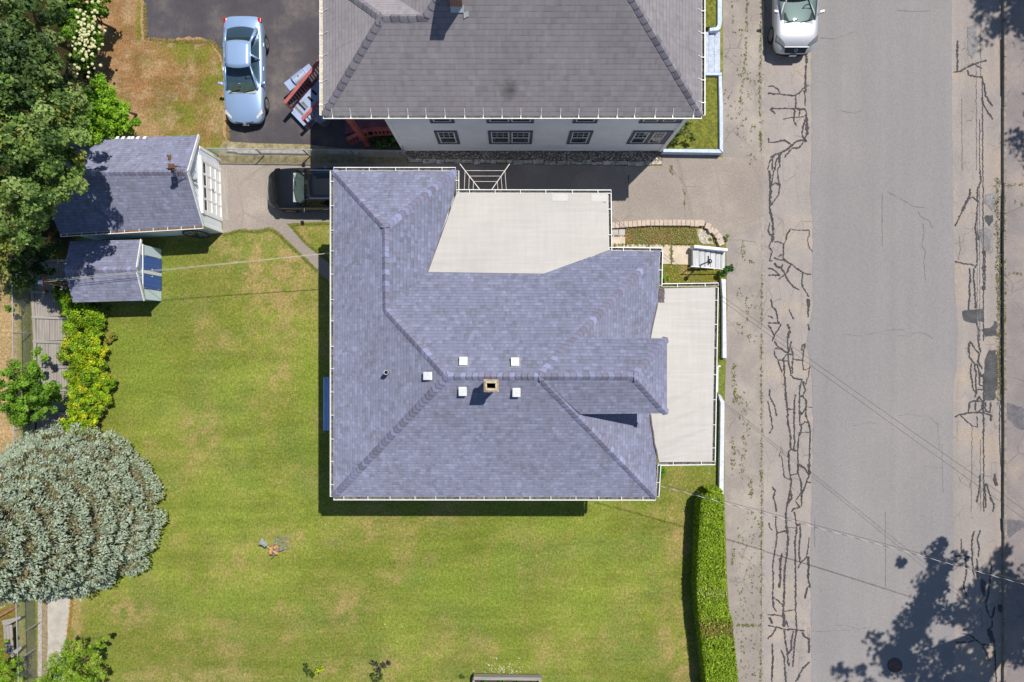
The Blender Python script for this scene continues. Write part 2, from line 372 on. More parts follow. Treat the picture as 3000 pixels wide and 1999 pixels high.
def brickmat():
    m, nt, b = new_mat('weathered_brick')
    t = nt.nodes.new('ShaderNodeTexBrick'); t.inputs['Scale'].default_value = 1; t.inputs['Brick Width'].default_value = 0.2; t.inputs['Row Height'].default_value = 0.07
    t.inputs['Mortar Size'].default_value = 0.008
    t.inputs['Color1'].default_value = (0.20, 0.075, 0.05, 1); t.inputs['Color2'].default_value = (0.28, 0.11, 0.07, 1); t.inputs['Mortar'].default_value = (0.35, 0.3, 0.25, 1)
    tc = nt.nodes.new('ShaderNodeTexCoord'); sp = nt.nodes.new('ShaderNodeSeparateXYZ'); cb = nt.nodes.new('ShaderNodeCombineXYZ')
    ad = node(nt, 'ShaderNodeMath', operation='ADD')
    nt.links.new(tc.outputs['Object'], sp.inputs[0]); nt.links.new(sp.outputs[0], ad.inputs[0]); nt.links.new(sp.outputs[1], ad.inputs[1])
    nt.links.new(ad.outputs[0], cb.inputs[0]); nt.links.new(sp.outputs[2], cb.inputs[1]); nt.links.new(cb.outputs[0], t.inputs[0])
    nt.links.new(t.outputs[0], b.inputs['Base Color']); b.inputs['Roughness'].default_value = 0.9
    return m
M['brick'] = brickmat()
M['tanbrick'] = plain('lichened_tan_masonry', (0.36, 0.27, 0.18), 0.95, var=0.35, scale=16, fine=0.15)
M['cream_mortar'] = plain('cream_mortar_cap', (0.50, 0.44, 0.32), 0.95, var=0.25, scale=14)
M['membrane_grey'] = plain('flashing', (0.45, 0.46, 0.48), 0.5)

# ---------------------------------------------------------------- numpy noise + foliage
def vnoise(x, y, seed, cell):
    g = np.random.RandomState(seed).rand(64, 64).astype(np.float32)
    fx = x / cell; fy = y / cell; ix = np.floor(fx).astype(int); iy = np.floor(fy).astype(int)
    tx = fx - ix; ty = fy - iy; tx = tx * tx * (3 - 2 * tx); ty = ty * ty * (3 - 2 * ty)
    a = g[ix % 64, iy % 64]; b = g[(ix + 1) % 64, iy % 64]; c = g[ix % 64, (iy + 1) % 64]; d = g[(ix + 1) % 64, (iy + 1) % 64]
    return (a * (1 - tx) + b * tx) * (1 - ty) + (c * (1 - tx) + d * tx) * ty
def fbm(x, y, seed, cell, n=4):
    t = 0; amp = 1; tot = 0
    for i in range(n):
        t = t + vnoise(x + i * 17.3, y - i * 9.1, seed + i, cell / 2 ** i) * amp; tot += amp; amp *= 0.55
    return t / tot
def cards(name, P, N, size, col, mat, parent=None, aspect=0.55, D=None, loc=None, seed=1):
    "P: centres, N: normals, size: leaf lengths, col: nx3; D: optional length directions -> one mesh of leaf quads"
    r = np.random.RandomState(seed); n = len(P)
    N = N / (np.linalg.norm(N, axis=1, keepdims=True) + 1e-9)
    if D is None: D = r.normal(size=(n, 3))
    D = D - N * np.sum(D * N, axis=1, keepdims=True); D /= (np.linalg.norm(D, axis=1, keepdims=True) + 1e-9)
    S = np.cross(N, D); L = size[:, None] * 0.5; Wd = L * aspect
    V = np.stack([P - D * L, P + S * Wd - N * Wd * 0.25, P + D * L, P - S * Wd - N * Wd * 0.25], axis=1).reshape(-1, 3)
    off = wloc(parent) if parent is not None else (Vector(loc) if loc is not None else Vector((0, 0, 0)))
    V = V - np.array(off)
    me = bpy.data.meshes.new(name)
    me.vertices.add(4 * n); me.vertices.foreach_set('co', V.astype(np.float32).ravel())
    me.loops.add(4 * n); me.loops.foreach_set('vertex_index', np.arange(4 * n, dtype=np.int32))
    me.polygons.add(n); me.polygons.foreach_set('loop_start', np.arange(0, 4 * n, 4, dtype=np.int32))
    me.update(calc_edges=True)
    cc = np.ones((n, 4, 4), dtype=np.float32); cc[:, :, :3] = col[:, None, :]
    at = me.color_attributes.new('Col', 'FLOAT_COLOR', 'POINT'); at.data.foreach_set('color', cc.ravel())
    me.materials.append(mat); me.update()
    o = bpy.data.objects.new(name, me); C.objects.link(o)
    if parent is not None: o.parent = parent
    elif loc is not None: o.location = loc
    return o
def clumps(blobs, per, sub_r, leaves, seed, up=0.3, shell=(0.55, 1.0), flat=0.8):
    "two-level clumps: every blob (centre, radii) gets `per` sub-clumps of `leaves` leaves each -> P, N, clump id"
    r = np.random.RandomState(seed); PP = []; NN = []; ID = []; k = 0
    for (c, rad) in blobs:
        c = np.array(c, float); rad = np.array(rad if hasattr(rad, '__len__') else (rad,) * 3, float)
        m = max(10, int(1.35 * per * (rad[0] * rad[1]) ** 0.85))
        for i in range(m):
            d = r.normal(size=3); d[2] = d[2] * 0.8 + up; d /= np.linalg.norm(d)
            cc = c + d * rad * r.uniform(*shell)
            sr = sub_r * r.uniform(0.6, 1.3) * min(1.0, max(.45, rad[0] / .5))
            q = r.normal(size=(leaves, 3)); q /= np.linalg.norm(q, axis=1, keepdims=True)
            q *= (r.rand(leaves, 1) ** 0.45) * sr; q[:, 2] *= flat
            PP.append(cc + q)
            nn = q / sr * 0.8 + d * 0.4 + r.normal(size=(leaves, 3)) * 0.45; nn[:, 2] = np.abs(nn[:, 2]) * 0.8 + 0.25
            NN.append(nn); ID += [k] * leaves; k += 1
    return np.concatenate(PP), np.concatenate(NN), np.array(ID)
def leafcols(ID, palette, seed, jit=0.18, cj=0.2):
    r = np.random.RandomState(seed); pal = np.array([s2l(p) for p in palette]); n = ID.max() + 1
    base = pal[r.randint(0, len(pal), n)] * (1 + (r.rand(n, 1) - 0.5) * 2 * cj)
    alt = pal[r.randint(0, len(pal), len(ID))]
    mixf = (r.rand(len(ID), 1) < 0.25)
    c = np.where(mixf, alt, base[ID]); return np.clip(c * (1 + (r.rand(len(ID), 1) - 0.5) * 2 * jit), 0, 1)
def branchy(mb, base, tips, r0, mid=0.45):
    b = Vector(base); top = Vector((0, 0, 0))
    for t in tips: top += Vector(t)
    top /= len(tips); m = b.lerp(top, mid)
    m.x = b.x + (m.x - b.x) * 0.4; m.y = b.y + (m.y - b.y) * 0.4
    mb.tube(b, m, r0, r0 * 0.75, 10)
    for t in tips:
        t = Vector(t); q = m.lerp(t, 0.5) + Vector((rnd.uniform(-.15, .15), rnd.uniform(-.15, .15), 0.15))
        mb.tube(m, q, r0 * 0.5, r0 * 0.32, 7); mb.tube(q, t, r0 * 0.32, r0 * 0.1, 6)
def tree(name, base, blobs, label, cat, palette, per=9, sub=0.38, leaves=70, size=(0.1, 0.2), seed=1, trunk=0.16, group=None, mat=None, crown='crown', up=0.3, aspect=0.6, trunkname='trunk', jit=0.18, cj=0.2, extra=None):
    t = thing(name, base, label, cat, group)
    P, N, ID = clumps(blobs, per, sub, leaves, seed, up=up)
    r = np.random.RandomState(seed + 5)
    cards(crown, P, N, r.uniform(size[0], size[1], len(P)), leafcols(ID, palette, seed, jit, cj), mat or M['leaf'], t, aspect, seed=seed)
    mb = MB(); branchy(mb, base, [tuple(b[0]) for b in blobs][:9], trunk); mb.build(trunkname, M['bark'], t, smooth=True)
    return t
# ================================================================ GROUND AND PAVING (setting)
KG = 1.52     # sunlit level: picture value / base colour on level ground
def app(c, k=KG): return tuple(x / k for x in s2l(c))
XK0, XK1, XR0, XR1 = 11.72, 11.84, 14.06, 23.05       # kerb, road shoulder start, ... right kerb
def lines(a, b, st, far):
    core = list(np.arange(a, b + 1e-6, st)); out = []
    s = st
    x = a
    while x > -far: s *= 1.5; x -= s; out.append(x)
    out.reverse(); core = out + core; s = st; x = b
    while x < far: s *= 1.5; x += s; core.append(x)
    return core
gx = [x for x in lines(-26, 26, 0.13, 260) if not (11.6 < x < 11.9 or 22.95 < x < 23.25)] + [11.70, 11.78, 23.08, 23.16]
gx = np.array(sorted(gx)); gy = np.array(lines(-17.5, 17.5, 0.13, 260))
X, Y = np.meshgrid(gx, gy, indexing='ij'); Z = np.where((X > 11.75) & (X < 23.1), -0.15, 0.0)
U = 1500 + X * 62.5; V = 1000 - Y * 62.5
def sm(a, b, x): t = np.clip((x - a) / (b - a), 0, 1); return t * t * (3 - 2 * t)
n_big = fbm(X, Y, 3, 5.0, 4); n_mid = fbm(X, Y, 11, 1.3, 4); n_sm = fbm(X, Y, 23, 0.45, 3)
green = np.array(app((138, 149, 62))); lime = np.array(app((152, 163, 70))); olive = np.array(app((136, 142, 64))); tan = np.array(app((192, 166, 112))); brown = np.array(app((160, 122, 72))); dark = np.array(app((120, 134, 48)))
def lerp(a, b, f): return a * (1 - f[..., None]) + b * f[..., None]
col = lerp(np.broadcast_to(green, X.shape + (3,)).copy(), lime, sm(0.48, 0.7, n_big))
col = lerp(col, olive, sm(0.5, 0.3, n_big) * 0.7)
col = lerp(col, dark, sm(0.5, 0.7, fbm(X, Y, 31, 0.8, 4)) * 0.4); cool = np.array(app((126, 146, 70))); col = lerp(col, cool, sm(0.5, 0.68, fbm(X, Y, 57, 1.6, 4)) * .5); col = lerp(col, olive, sm(0.5, 0.7, fbm(X, Y, 61, .5, 3)) * .4)
dry = sm(0.50, 0.72, n_mid) * 0.45 * (.4 + 1.2 * n_sm) + sm(0.56, 0.74, n_sm) * 0.3
spots = [ # (u, v, ru, rv, amount) dry or worn patches of the lawn
 (800, 780, 130, 120, .9), (840, 860, 60, 150, .75), (690, 720, 70, 50, .6), (900, 690, 60, 50, .55), (560, 1300, 50, 120, .55), (610, 1240, 40, 120, .7),
 (820, 1110, 60, 70, .55), (370, 1790, 90, 45, .75), (660, 1820, 60, 40, .6), (650, 1900, 80, 35, .55), (1010, 1770, 70, 60, .65), (1000, 1965, 90, 40, .45),
 (1090, 1575, 30, 12, .7), (850, 1605, 22, 30, .95), (1975, 1570, 26, 75, .95), (1620, 1700, 80, 70, .35), (1960, 1830, 40, 90, .7), (2000, 1930, 60, 90, .8), (700, 1660, 90, 90, .45),
 (1750, 1880, 90, 70, .4), (1530, 1680, 14, 70, .6), (560, 1990, 240, 30, .5), (215, 1810, 26, 140, .95), (290, 1090, 22, 150, .8), (300, 1320, 60, 30, .7), (2000, 800, 70, 40, .35),
 (1140, 1960, 50, 50, .7), (980, 1580, 20, 9, .7), (770, 930, 50, 60, .5), (1500, 1560, 30, 20, .4), (1860, 1600, 30, 60, .3), (400, 1545, 40, 30, .4), (1390, 1960, 20, 30, .3), (930, 1000, 25, 60, .35), (760, 1190, 40, 60, .3)]
wob = 0.55 + 0.9 * fbm(X, Y, 41, 0.7, 4)
for (u, v, ru, rv, a) in spots:
    d = ((U - u) / ru) ** 2 + ((V - v) / rv) ** 2; dry = np.maximum(dry, a * np.exp(-d * 0.9) * (0.25 + 1.5 * sm(.38, .62, fbm(X, Y, 71, .35, 3))) * wob)
gr = [(430, 1120, 90, 120), (640, 1150, 70, 80), (1700, 1760, 110, 90), (1480, 1720, 60, 160), (350, 1000, 60, 60), (440, 800, 90, 50), (1600, 1520, 70, 50), (1330, 1730, 120, 90), (660, 1760, 160, 60), (900, 1150, 30, 200), (640, 1480, 120, 100)]
for (u, v, ru, rv) in gr:
    d = ((U - u) / ru) ** 2 + ((V - v) / rv) ** 2; g = np.exp(-d); dry = dry * (1 - 0.8 * g); col = lerp(col, lime * np.array([0.86, 1.0, 0.8]), g * 0.55)
col = lerp(col, tan, np.clip(dry * 0.68, 0, 0.85))
# parched back yard of the neighbour, upper left, greener towards the parking lot
nw = sm(440, 425, V) * sm(700, 660, U) * sm(-500, -300, V)
yard = lerp(np.broadcast_to(np.array(app((172, 132, 90))), X.shape + (3,)).copy(), np.array(app((192, 156, 116))), sm(0.45, 0.65, n_mid))
gfrac = np.clip(sm(380, 640, U + 160 * (n_mid - .5)) * (0.45 + 1.4 * sm(.35, .65, fbm(X, Y, 83, .9, 4))) + sm(12, 4, np.abs(U - 408)) * sm(150, 100, V) * .8 + sm(30, 8, np.abs(U - 645)) * sm(140, 260, V) + sm(25, 5, np.abs(V - 130)) * sm(430, 480, U) * .7, 0, 1)
gfrac = gfrac * (0.45 + 0.7 * sm(0.35, 0.6, n_sm))
yard = lerp(yard, np.array(app((138, 142, 58))), np.clip(gfrac, 0, .92))
yard = lerp(yard, np.array(app((196, 166, 128))), sm(.56, .7, fbm(X, Y, 91, .5, 3)) * .6); yard = lerp(yard, np.array(app((120, 112, 56))), sm(.55, .72, fbm(X, Y, 97, .7, 4)) * .45)
col = lerp(col, yard, nw)
# dry strip beyond the left fence
lf = sm(70, 40, U) * sm(760, 900, V) * sm(-500, -300, U); col = lerp(col, lerp(np.broadcast_to(np.array(app((200, 170, 124))), X.shape + (3,)).copy(), np.array(app((140, 125, 60))), sm(0.5, 0.7, n_big)), lf)
lf2 = sm(120, 95, U) * sm(60, 80, U) * sm(760, 900, V); col = lerp(col, np.array(app((120, 118, 66))), lf2 * .8)
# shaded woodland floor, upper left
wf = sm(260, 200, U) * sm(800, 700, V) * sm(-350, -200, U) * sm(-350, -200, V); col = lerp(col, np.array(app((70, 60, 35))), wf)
# planting bed at the front steps: dry weeds
bed = sm(1775, 1785, U) * sm(2085, 2075, U) * sm(655, 662, V) * sm(725, 718, V)
col = lerp(col, lerp(np.broadcast_to(np.array(app((176, 144, 98))), X.shape + (3,)).copy(), np.array(app((128, 132, 55))), sm(0.4, 0.6, n_sm)), bed)
fr = sm(1925, 1935, U) * sm(2125, 2110, U) * sm(770, 780, V) * sm(860, 850, V); col = lerp(col, lerp(np.broadcast_to(np.array(app((128, 124, 50))), X.shape + (3,)).copy(), np.array(app((180, 150, 85))), sm(0.55, 0.7, n_sm)), fr * .8)
nE = sm(2100, 2080, U) * sm(1900, 1930, U) * sm(460, 440, V); col = lerp(col, np.array(app((122, 126, 36))), nE * .7)
me = bpy.data.meshes.new('ground'); nx, ny = X.shape
me.vertices.add(nx * ny); me.vertices.foreach_set('co', np.stack([X, Y, Z], -1).astype(np.float32).ravel())
ii, jj = np.meshgrid(np.arange(nx - 1), np.arange(ny - 1), indexing='ij'); a = (ii * ny + jj).ravel()
q = np.stack([a, a + ny, a + ny + 1, a + 1], 1).astype(np.int32)
me.loops.add(q.size); me.loops.foreach_set('vertex_index', q.ravel()); me.polygons.add(len(q)); me.polygons.foreach_set('loop_start', np.arange(0, q.size, 4, dtype=np.int32))
me.update(calc_edges=True)
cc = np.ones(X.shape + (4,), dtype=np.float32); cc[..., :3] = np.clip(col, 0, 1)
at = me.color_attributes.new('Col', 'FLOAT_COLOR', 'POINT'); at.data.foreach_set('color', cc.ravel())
m, nt, b = new_mat('lawn_grass')
at = nt.nodes.new('ShaderNodeAttribute'); at.attribute_name = 'Col'
vec = coords(nt); g1 = noise(nt, vec, 9, 5, 0.75); g2 = noise(nt, vec, 28, 3, 0.8); g3 = noise(nt, coords(nt, (1, .35, 1)), 16, 3, 0.7)
c = mix(nt, at.outputs[0], ramp(nt, g1, [(0.3, (0.62, 0.68, 0.6)), (0.5, (1, 1, 1)), (0.7, (1.45, 1.34, 1.4))]), 1.0, 'MULTIPLY')
c = mix(nt, c, ramp(nt, g2, [(0.3, (0.45, 0.5, 0.4)), (0.5, (1, 1, 1)), (0.7, (1.6, 1.54, 1.5))]), 1.0, 'MULTIPLY')
c = mix(nt, c, ramp(nt, g3, [(0.3, (0.8,) * 3), (0.7, (1.2,) * 3)]), 1.0, 'MULTIPLY')
g4 = noise(nt, coords(nt, (.22, 1.5, 1)), 1.0, 5, .6); c = mix(nt, c, ramp(nt, g4, [(0.33, (0.84, .87, .84)), (0.67, (1.13, 1.11, 1.14))]), 1.0, 'MULTIPLY')
g5 = noise(nt, vec, 4.5, 4, .7); c = mix(nt, c, ramp(nt, g5, [(0.3, (0.89, .91, .89)), (0.7, (1.11, 1.09, 1.11))]), 1.0, 'MULTIPLY')
nt.links.new(c, b.inputs['Base Color']); b.inputs['Roughness'].default_value = 0.95; b.inputs['Specular IOR Level'].default_value = 0.1
bump(nt, g2, b, 0.7, 0.03)
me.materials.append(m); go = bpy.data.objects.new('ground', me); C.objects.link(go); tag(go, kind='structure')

def P2(pts, z=0.0): return [tuple(W(u, v, z))[:2] for u, v in pts]
def rough_edge(pts, amp=3, step=14, seed=1, closed=True):
    "subdivide a pixel outline and make it ragged"
    r = random.Random(seed); out = []; n = len(pts)
    for i in range(n if closed else n - 1):
        a = pts[i]; b_ = pts[(i + 1) % n]; L = math.hypot(b_[0] - a[0], b_[1] - a[1]); k = max(1, int(L / step))
        for j in range(k):
            t = j / k; out.append((a[0] + (b_[0] - a[0]) * t + (r.uniform(-amp, amp) if j else r.uniform(-amp, amp) * .5), a[1] + (b_[1] - a[1]) * t + r.uniform(-amp, amp)))
    if not closed: out.append(pts[-1])
    return out
A_drive = asphalt('driveway_asphalt', app((178, 166, 156)), app((190, 178, 164)), speck=0.28, patch=0.10, pscale=0.35, cracks=0.35, crack_scale=0.35)
A_walk = asphalt('sidewalk_asphalt', app((176, 166, 158)), app((188, 177, 165)), speck=0.24, patch=0.13, pscale=0.5, cracks=0.6, crack_scale=0.9)
A_lot = asphalt('parking_lot_asphalt', app((100, 95, 100)), app((122, 114, 110)), streak=0.08, speck=0.22, patch=0.2, pscale=0.6, cracks=0.3, crack_scale=0.3)
A_road = asphalt('road_asphalt', app((165, 160, 159)), app((171, 165, 162)), streak=0.05, speck=0.2, patch=0.02, pscale=0.15)
A_sh = asphalt('old_shoulder_asphalt', app((184, 174, 168)), app((194, 180, 164)), streak=0.07, speck=0.2, patch=0.07, pscale=0.5, cracks=0.7, crack_scale=1.3, wx=1.6, wy=0.55)
A_shr = asphalt('old_right_shoulder_asphalt', app((182, 172, 166)), app((188, 172, 156)), streak=0.09, speck=0.2, patch=0.08, pscale=0.5, cracks=1.0, crack_scale=2.2, wx=1.5, wy=0.6)
A_walkr = asphalt('far_sidewalk_asphalt', app((162, 152, 150)), app((172, 158, 148)), speck=0.25, patch=0.15, pscale=0.6, cracks=0.7, crack_scale=0.8)
A_path = asphalt('footpath_asphalt', app((176, 164, 154)), speck=0.25, patch=0.06)
# neighbour's parking lot
edge = rough_edge([(422, -120), (420, 40), (424, 112), (500, 118), (545, 108), (575, 112), (620, 118), (648, 150), (661, 200), (665, 395), (672, 416)], 3.5, 10, 3, closed=False)
lot = edge + [(760, 421), (900, 424), (1000, 436), (1195, 440), (1195, 250), (1100, 100), (1100, -120)]
struct(MB().sheet(P2(lot), 0.008), 'parking_lot', A_lot)
sandy = edge + [(u - 9 + rnd.uniform(-3, 3), v + 7 + rnd.uniform(-3, 3)) for u, v in reversed(edge)]
struct(MB().sheet(P2(sandy), 0.004), 'lot_edge_path', plain('dry_sandy_soil', app((196, 158, 116)), 0.95, var=0.2, scale=6, fine=0.25))
# driveway and apron
drv = [(640, 480), (700, 478), (850, 480), (1190, 478), (1520, 482), (1940, 488), (1942, 444), (2010, 452), (2112, 462), (2140, 462), (2236, 470), (2236, 650), (2140, 700), (2118, 716), (2106, 704), (2092, 684), (2076, 668), (2062, 656), (2020, 650), (1780, 662), (1740, 700), (1300, 700), (960, 656)]
drv += rough_edge([(960, 656), (850, 655), (790, 668), (752, 677), (700, 674), (654, 688)], 2, 12, 5, closed=False)
struct(MB().sheet(P2(drv), 0.008), 'driveway', A_drive)
wlk = [(2118, -2750), (2118, 460), (2127, 720), (2131, 900), (2124, 1150), (2122, 1450), (2130, 1700), (2150, 1999), (2160, 4700), (2232, 4700), (2231, 1500), (2234, 900), (2233, -2750)]
struct(MB().sheet(P2(wlk), 0.004), 'sidewalk', A_walk)
struct(MB().sheet(P2(rough_edge([(785, 668), (838, 656), (858, 672), (890, 712), (930, 745), (985, 790), (1010, 830), (985, 850), (960, 822), (925, 790), (880, 745), (840, 705), (812, 678)], 1.5, 12, 8)), 0.012), 'footpath', A_path)
# road and its two old shoulders (they lie 0.12 m below the kerb)
struct(MB().sheet([(11.76, -60), (14.3, -60), (14.3, 60), (11.76, 60)], -0.125), 'road_shoulder', A_sh)
struct(MB().sheet([(20.4, -60), (23.1, -60), (23.1, 60), (20.4, 60)], -0.125), 'road_shoulder', A_shr)
le = [(2384, -2750), (2384, 0), (2376, 180), (2379, 420), (2372, 560), (2380, 640), (2381, 900), (2364, 990), (2366, 1030), (2381, 1120), (2382, 1300), (2378, 1480), (2375, 1600), (2378, 2000), (2378, 4700)]
re_ = [(2796, 4700), (2797, 2000), (2795, 1700), (2793, 1400), (2793, 1150), (2804, 1060), (2806, 960), (2800, 880), (2794, 760), (2790, 400), (2788, 0), (2788, -2750)]
lr = rough_edge(le, 1.6, 18, 9, closed=False) + rough_edge(re_, 1.0, 18, 10, closed=False)
struct(MB().sheet([((u - 1500) * .0160625, (1000 - v) * .0160625) for u, v in lr], -0.117), 'road', A_road)
# kerbs
kb = MB()
y = -40.0
while y < 40:
    L = rnd.uniform(1.6, 2.4)
    if not (5.6 < y + L / 2 < 8.4): kb.box((11.755 + rnd.uniform(-.01, .01), y + L / 2, -0.07), (0.13, L - 0.02, 0.165), rnd.uniform(-.004, .004))
    y += L
struct(kb, 'left_kerb', plain('granite_kerb', app((178, 168, 158)), 0.85, var=0.15, scale=5), bevel=0.012)
kb = MB(); y = -40.0
while y < 40:
    L = rnd.uniform(1.6, 2.4); kb.box((23.12 + rnd.uniform(-.012, .012), y + L / 2, -0.065), (0.13, L - 0.02, 0.17), rnd.uniform(-.004, .004)); y += L
struct(kb, 'right_kerb', plain('old_granite_kerb', app((160, 150, 138)), 0.85, var=0.2, scale=5), bevel=0.012)
struct(MB().sheet([(23.17, -60), (27, -60), (27, 60), (23.17, 60)], 0.004), 'far_sidewalk', A_walkr)
gs = MB(); gs.sheet([(22.95, -2.6), (23.04, -2.8), (23.045, 6.3), (23.0, 7.2), (22.96, 5.0), (22.93, 3.0), (22.955, 1.0), (22.925, -1.0)], -0.1195); gs.sheet([(22.97, 11.5), (23.04, 11.5), (23.04, 14.2), (22.95, 14.2)], -0.1195)
rl_ = random.Random(3)
for _ in range(420):
    y_ = rl_.uniform(-3, 7.4); x_ = 22.9 - abs(rl_.gauss(0, .06)); s_ = rl_.uniform(.012, .04); a_ = rl_.uniform(0, 3.1); gs.sheet([(x_ + s_ * math.cos(a_), y_ + s_ * math.sin(a_)), (x_ - s_ * math.sin(a_) * .6, y_ + s_ * math.cos(a_) * .6), (x_ - s_ * math.cos(a_), y_ - s_ * math.sin(a_)), (x_ + s_ * math.sin(a_) * .6, y_ - s_ * math.cos(a_) * .6)], -0.118 + _ * 1e-5, 1)
struct(gs, 'gutter_strip', [plain('dark_gutter_strip', (0.035, 0.03, 0.026), 0.9, var=0.4, scale=8), plain('gutter_leaf_litter', (0.20, 0.14, 0.07), 0.95, var=0.5, scale=20)])  # dark strip along the kerb foot, brown litter flecks beside it
# gravel bed along the neighbour's wall and its rubble edge
m_, nt_, b_ = new_mat('river_gravel'); vo = nt_.nodes.new('ShaderNodeTexVoronoi'); vo.inputs['Scale'].default_value = 22
nt_.links.new(coords(nt_), vo.inputs['Vector']); sp = nt_.nodes.new('ShaderNodeSeparateColor'); nt_.links.new(vo.outputs['Color'], sp.inputs[0])
nt_.links.new(ramp(nt_, sp.outputs[0], [(0.0, (0.10, 0.085, 0.065)), (0.6, (0.28, 0.22, 0.16)), (0.85, (0.5, 0.42, 0.33)), (1.0, (0.85, 0.82, 0.78))]), b_.inputs['Base Color']); b_.inputs['Roughness'].default_value = 0.9
bump(nt_, vo.outputs['Distance'], b_, 1.0, 0.05); M['gravel'] = m_
struct(MB().sheet(P2([(1190, 430), (1940, 434), (1940, 476), (1700, 474), (1190, 470)]), 0.03), 'gravel_bed', M['gravel'])
rb = MB(); u = 1196
while u < 1936:
    L = rnd.uniform(16, 44); p = W(u + L / 2, 473 + (u - 1190) * .011 + rnd.uniform(-2, 2)); rb.box((p.x, p.y, 0.02 + rnd.uniform(0, .03)), (L * .016 * .96, rnd.uniform(.12, .22), .09), rnd.uniform(-.05, .05)); u += L
struct(rb, 'bed_kerb', plain('crumbling_concrete_edge', (0.46, 0.42, 0.38), 0.95, var=0.4, scale=5), bevel=0.02)
# soil-and-concrete strip under the chain link fence
struct(MB().sheet(P2(rough_edge([(655, 416), (900, 424), (1195, 438), (1195, 481), (900, 482), (640, 482), (640, 440)], 1, 20, 12)), 0.006), 'verge_path', plain('dry_verge', app((172, 160, 122)), 0.95, var=0.25, scale=4, fine=0.2))
vk = MB()
for (u0, u1, v0) in ((668, 700, 441), (698, 760, 446), (762, 905, 446), (960, 1010, 447), (1012, 1050, 449)):
    a_ = W(u0, v0); b2 = W(u1, v0 + 2); vk.beam((a_.x, a_.y, .08), (b2.x, b2.y, .08), .2, .16)
struct(vk, 'verge_kerb', plain('old_white_concrete', (0.46, 0.42, 0.37), 0.95, var=0.2, scale=6), bevel=0.03)

# ---- slabs at the side entrance, far-left concrete path
slab = MB()
for pts in ([(1785, 695), (1831, 696), (1831, 740), (1785, 740)], [(1833, 717), (1900, 717), (1900, 760), (1833, 760)], [(1901, 716), (1964, 718), (1966, 775), (1901, 774)], [(1967, 720), (2027, 721), (2027, 777), (1968, 776)]):
    slab.prism(P2(pts), 0.0, 0.05)
struct(slab, 'slab_path', M['paver'], bevel=0.008)
slab = MB()
for pts in ([(1790, 673), (1811, 672), (1812, 690), (1790, 690)], [(1813, 672), (1831, 673), (1831, 690), (1813, 690)]): slab.prism(P2(pts), 0.0, 0.04)
struct(slab, 'paver_path', M['paver_grey'], bevel=0.008)
struct(MB().sheet(P2([(1785, 690), (1831, 690), (1831, 696), (1785, 696)]), 0.02), 'pebble_bed', M['gravel'])
struct(MB().sheet(P2(rough_edge([(2036, 675), (2060, 672), (2084, 690), (2092, 715), (2060, 716), (2048, 705)], 2, 9, 4)), 0.02), 'white_gravel_bed', plain('white_gravel', (0.40, 0.36, 0.29), 0.95, var=0.4, scale=18, fine=0.3))
struct(MB().sheet(P2(rough_edge([(140, 1640), (214, 1650), (213, 1692), (205, 1800), (194, 1880), (190, 2060), (138, 2060), (140, 1800)], 1, 20, 2)), 0.02), 'concrete_path', M['concrete'])
struct(MB().sheet(P2([(112, 1640), (124, 1640), (124, 2060), (112, 2060)]), 0.03), 'pebble_path', plain('pebbled_kerb', app((196, 186, 178)), 0.95, var=0.15, scale=9, fine=0.35, finescale=30))
struct(MB().sheet(P2([(124, 1640), (140, 1640), (138, 2060), (124, 2060)]), 0.015), 'soil_path', plain('ridged_soil', app((168, 150, 118)), 0.95, var=0.2, scale=9, fine=0.3))
# ================================================================ CRACK SEALANT AND PATCHES
def ribbons(mb, lines_, ox, oy, z=-0.111, wpx=3.2, seed=1):
    r = random.Random(seed)
    for li_, L in enumerate(lines_):
        w0 = wpx; zo_ = z + (li_ % 60) * 0.00012
        if isinstance(L[0], (int, float)): w0 = L[0]; L = L[1:]
        pts = []
        for (a, b_) in zip(L[:-1], L[1:]):
            n = max(1, int(math.hypot(b_[0] - a[0], b_[1] - a[1]) / 11))
            for i in range(n): pts.append((a[0] + (b_[0] - a[0]) * i / n + (r.gauss(0, 2.6) if i else 0), a[1] + (b_[1] - a[1]) * i / n + (r.gauss(0, 2) if i else 0)))
        pts.append(L[-1]); P = [W(ox + x / 3.136, oy + y_ / 3.136, zo_) for x, y_ in pts]
        left = []; right = []
        for i, p in enumerate(P):
            d = (P[min(i + 1, len(P) - 1)] - P[max(i - 1, 0)]); d.z = 0; d.normalize(); nrm = Vector((-d.y, d.x, 0))
            hw = w0 * (1.25 if w0 > 1.3 else 1) * 0.016 * 0.5 * max(.35, r.gauss(.95, .32)) * (0.7 if i in (0, len(P) - 1) else 1)
            left.append(p + nrm * hw); right.append(p - nrm * hw)
        n = len(P); mb.add(left + right, [(n + i, n + i + 1, i + 1, i) for i in range(n - 1)], 1 if w0 <= 1.3 else 0)
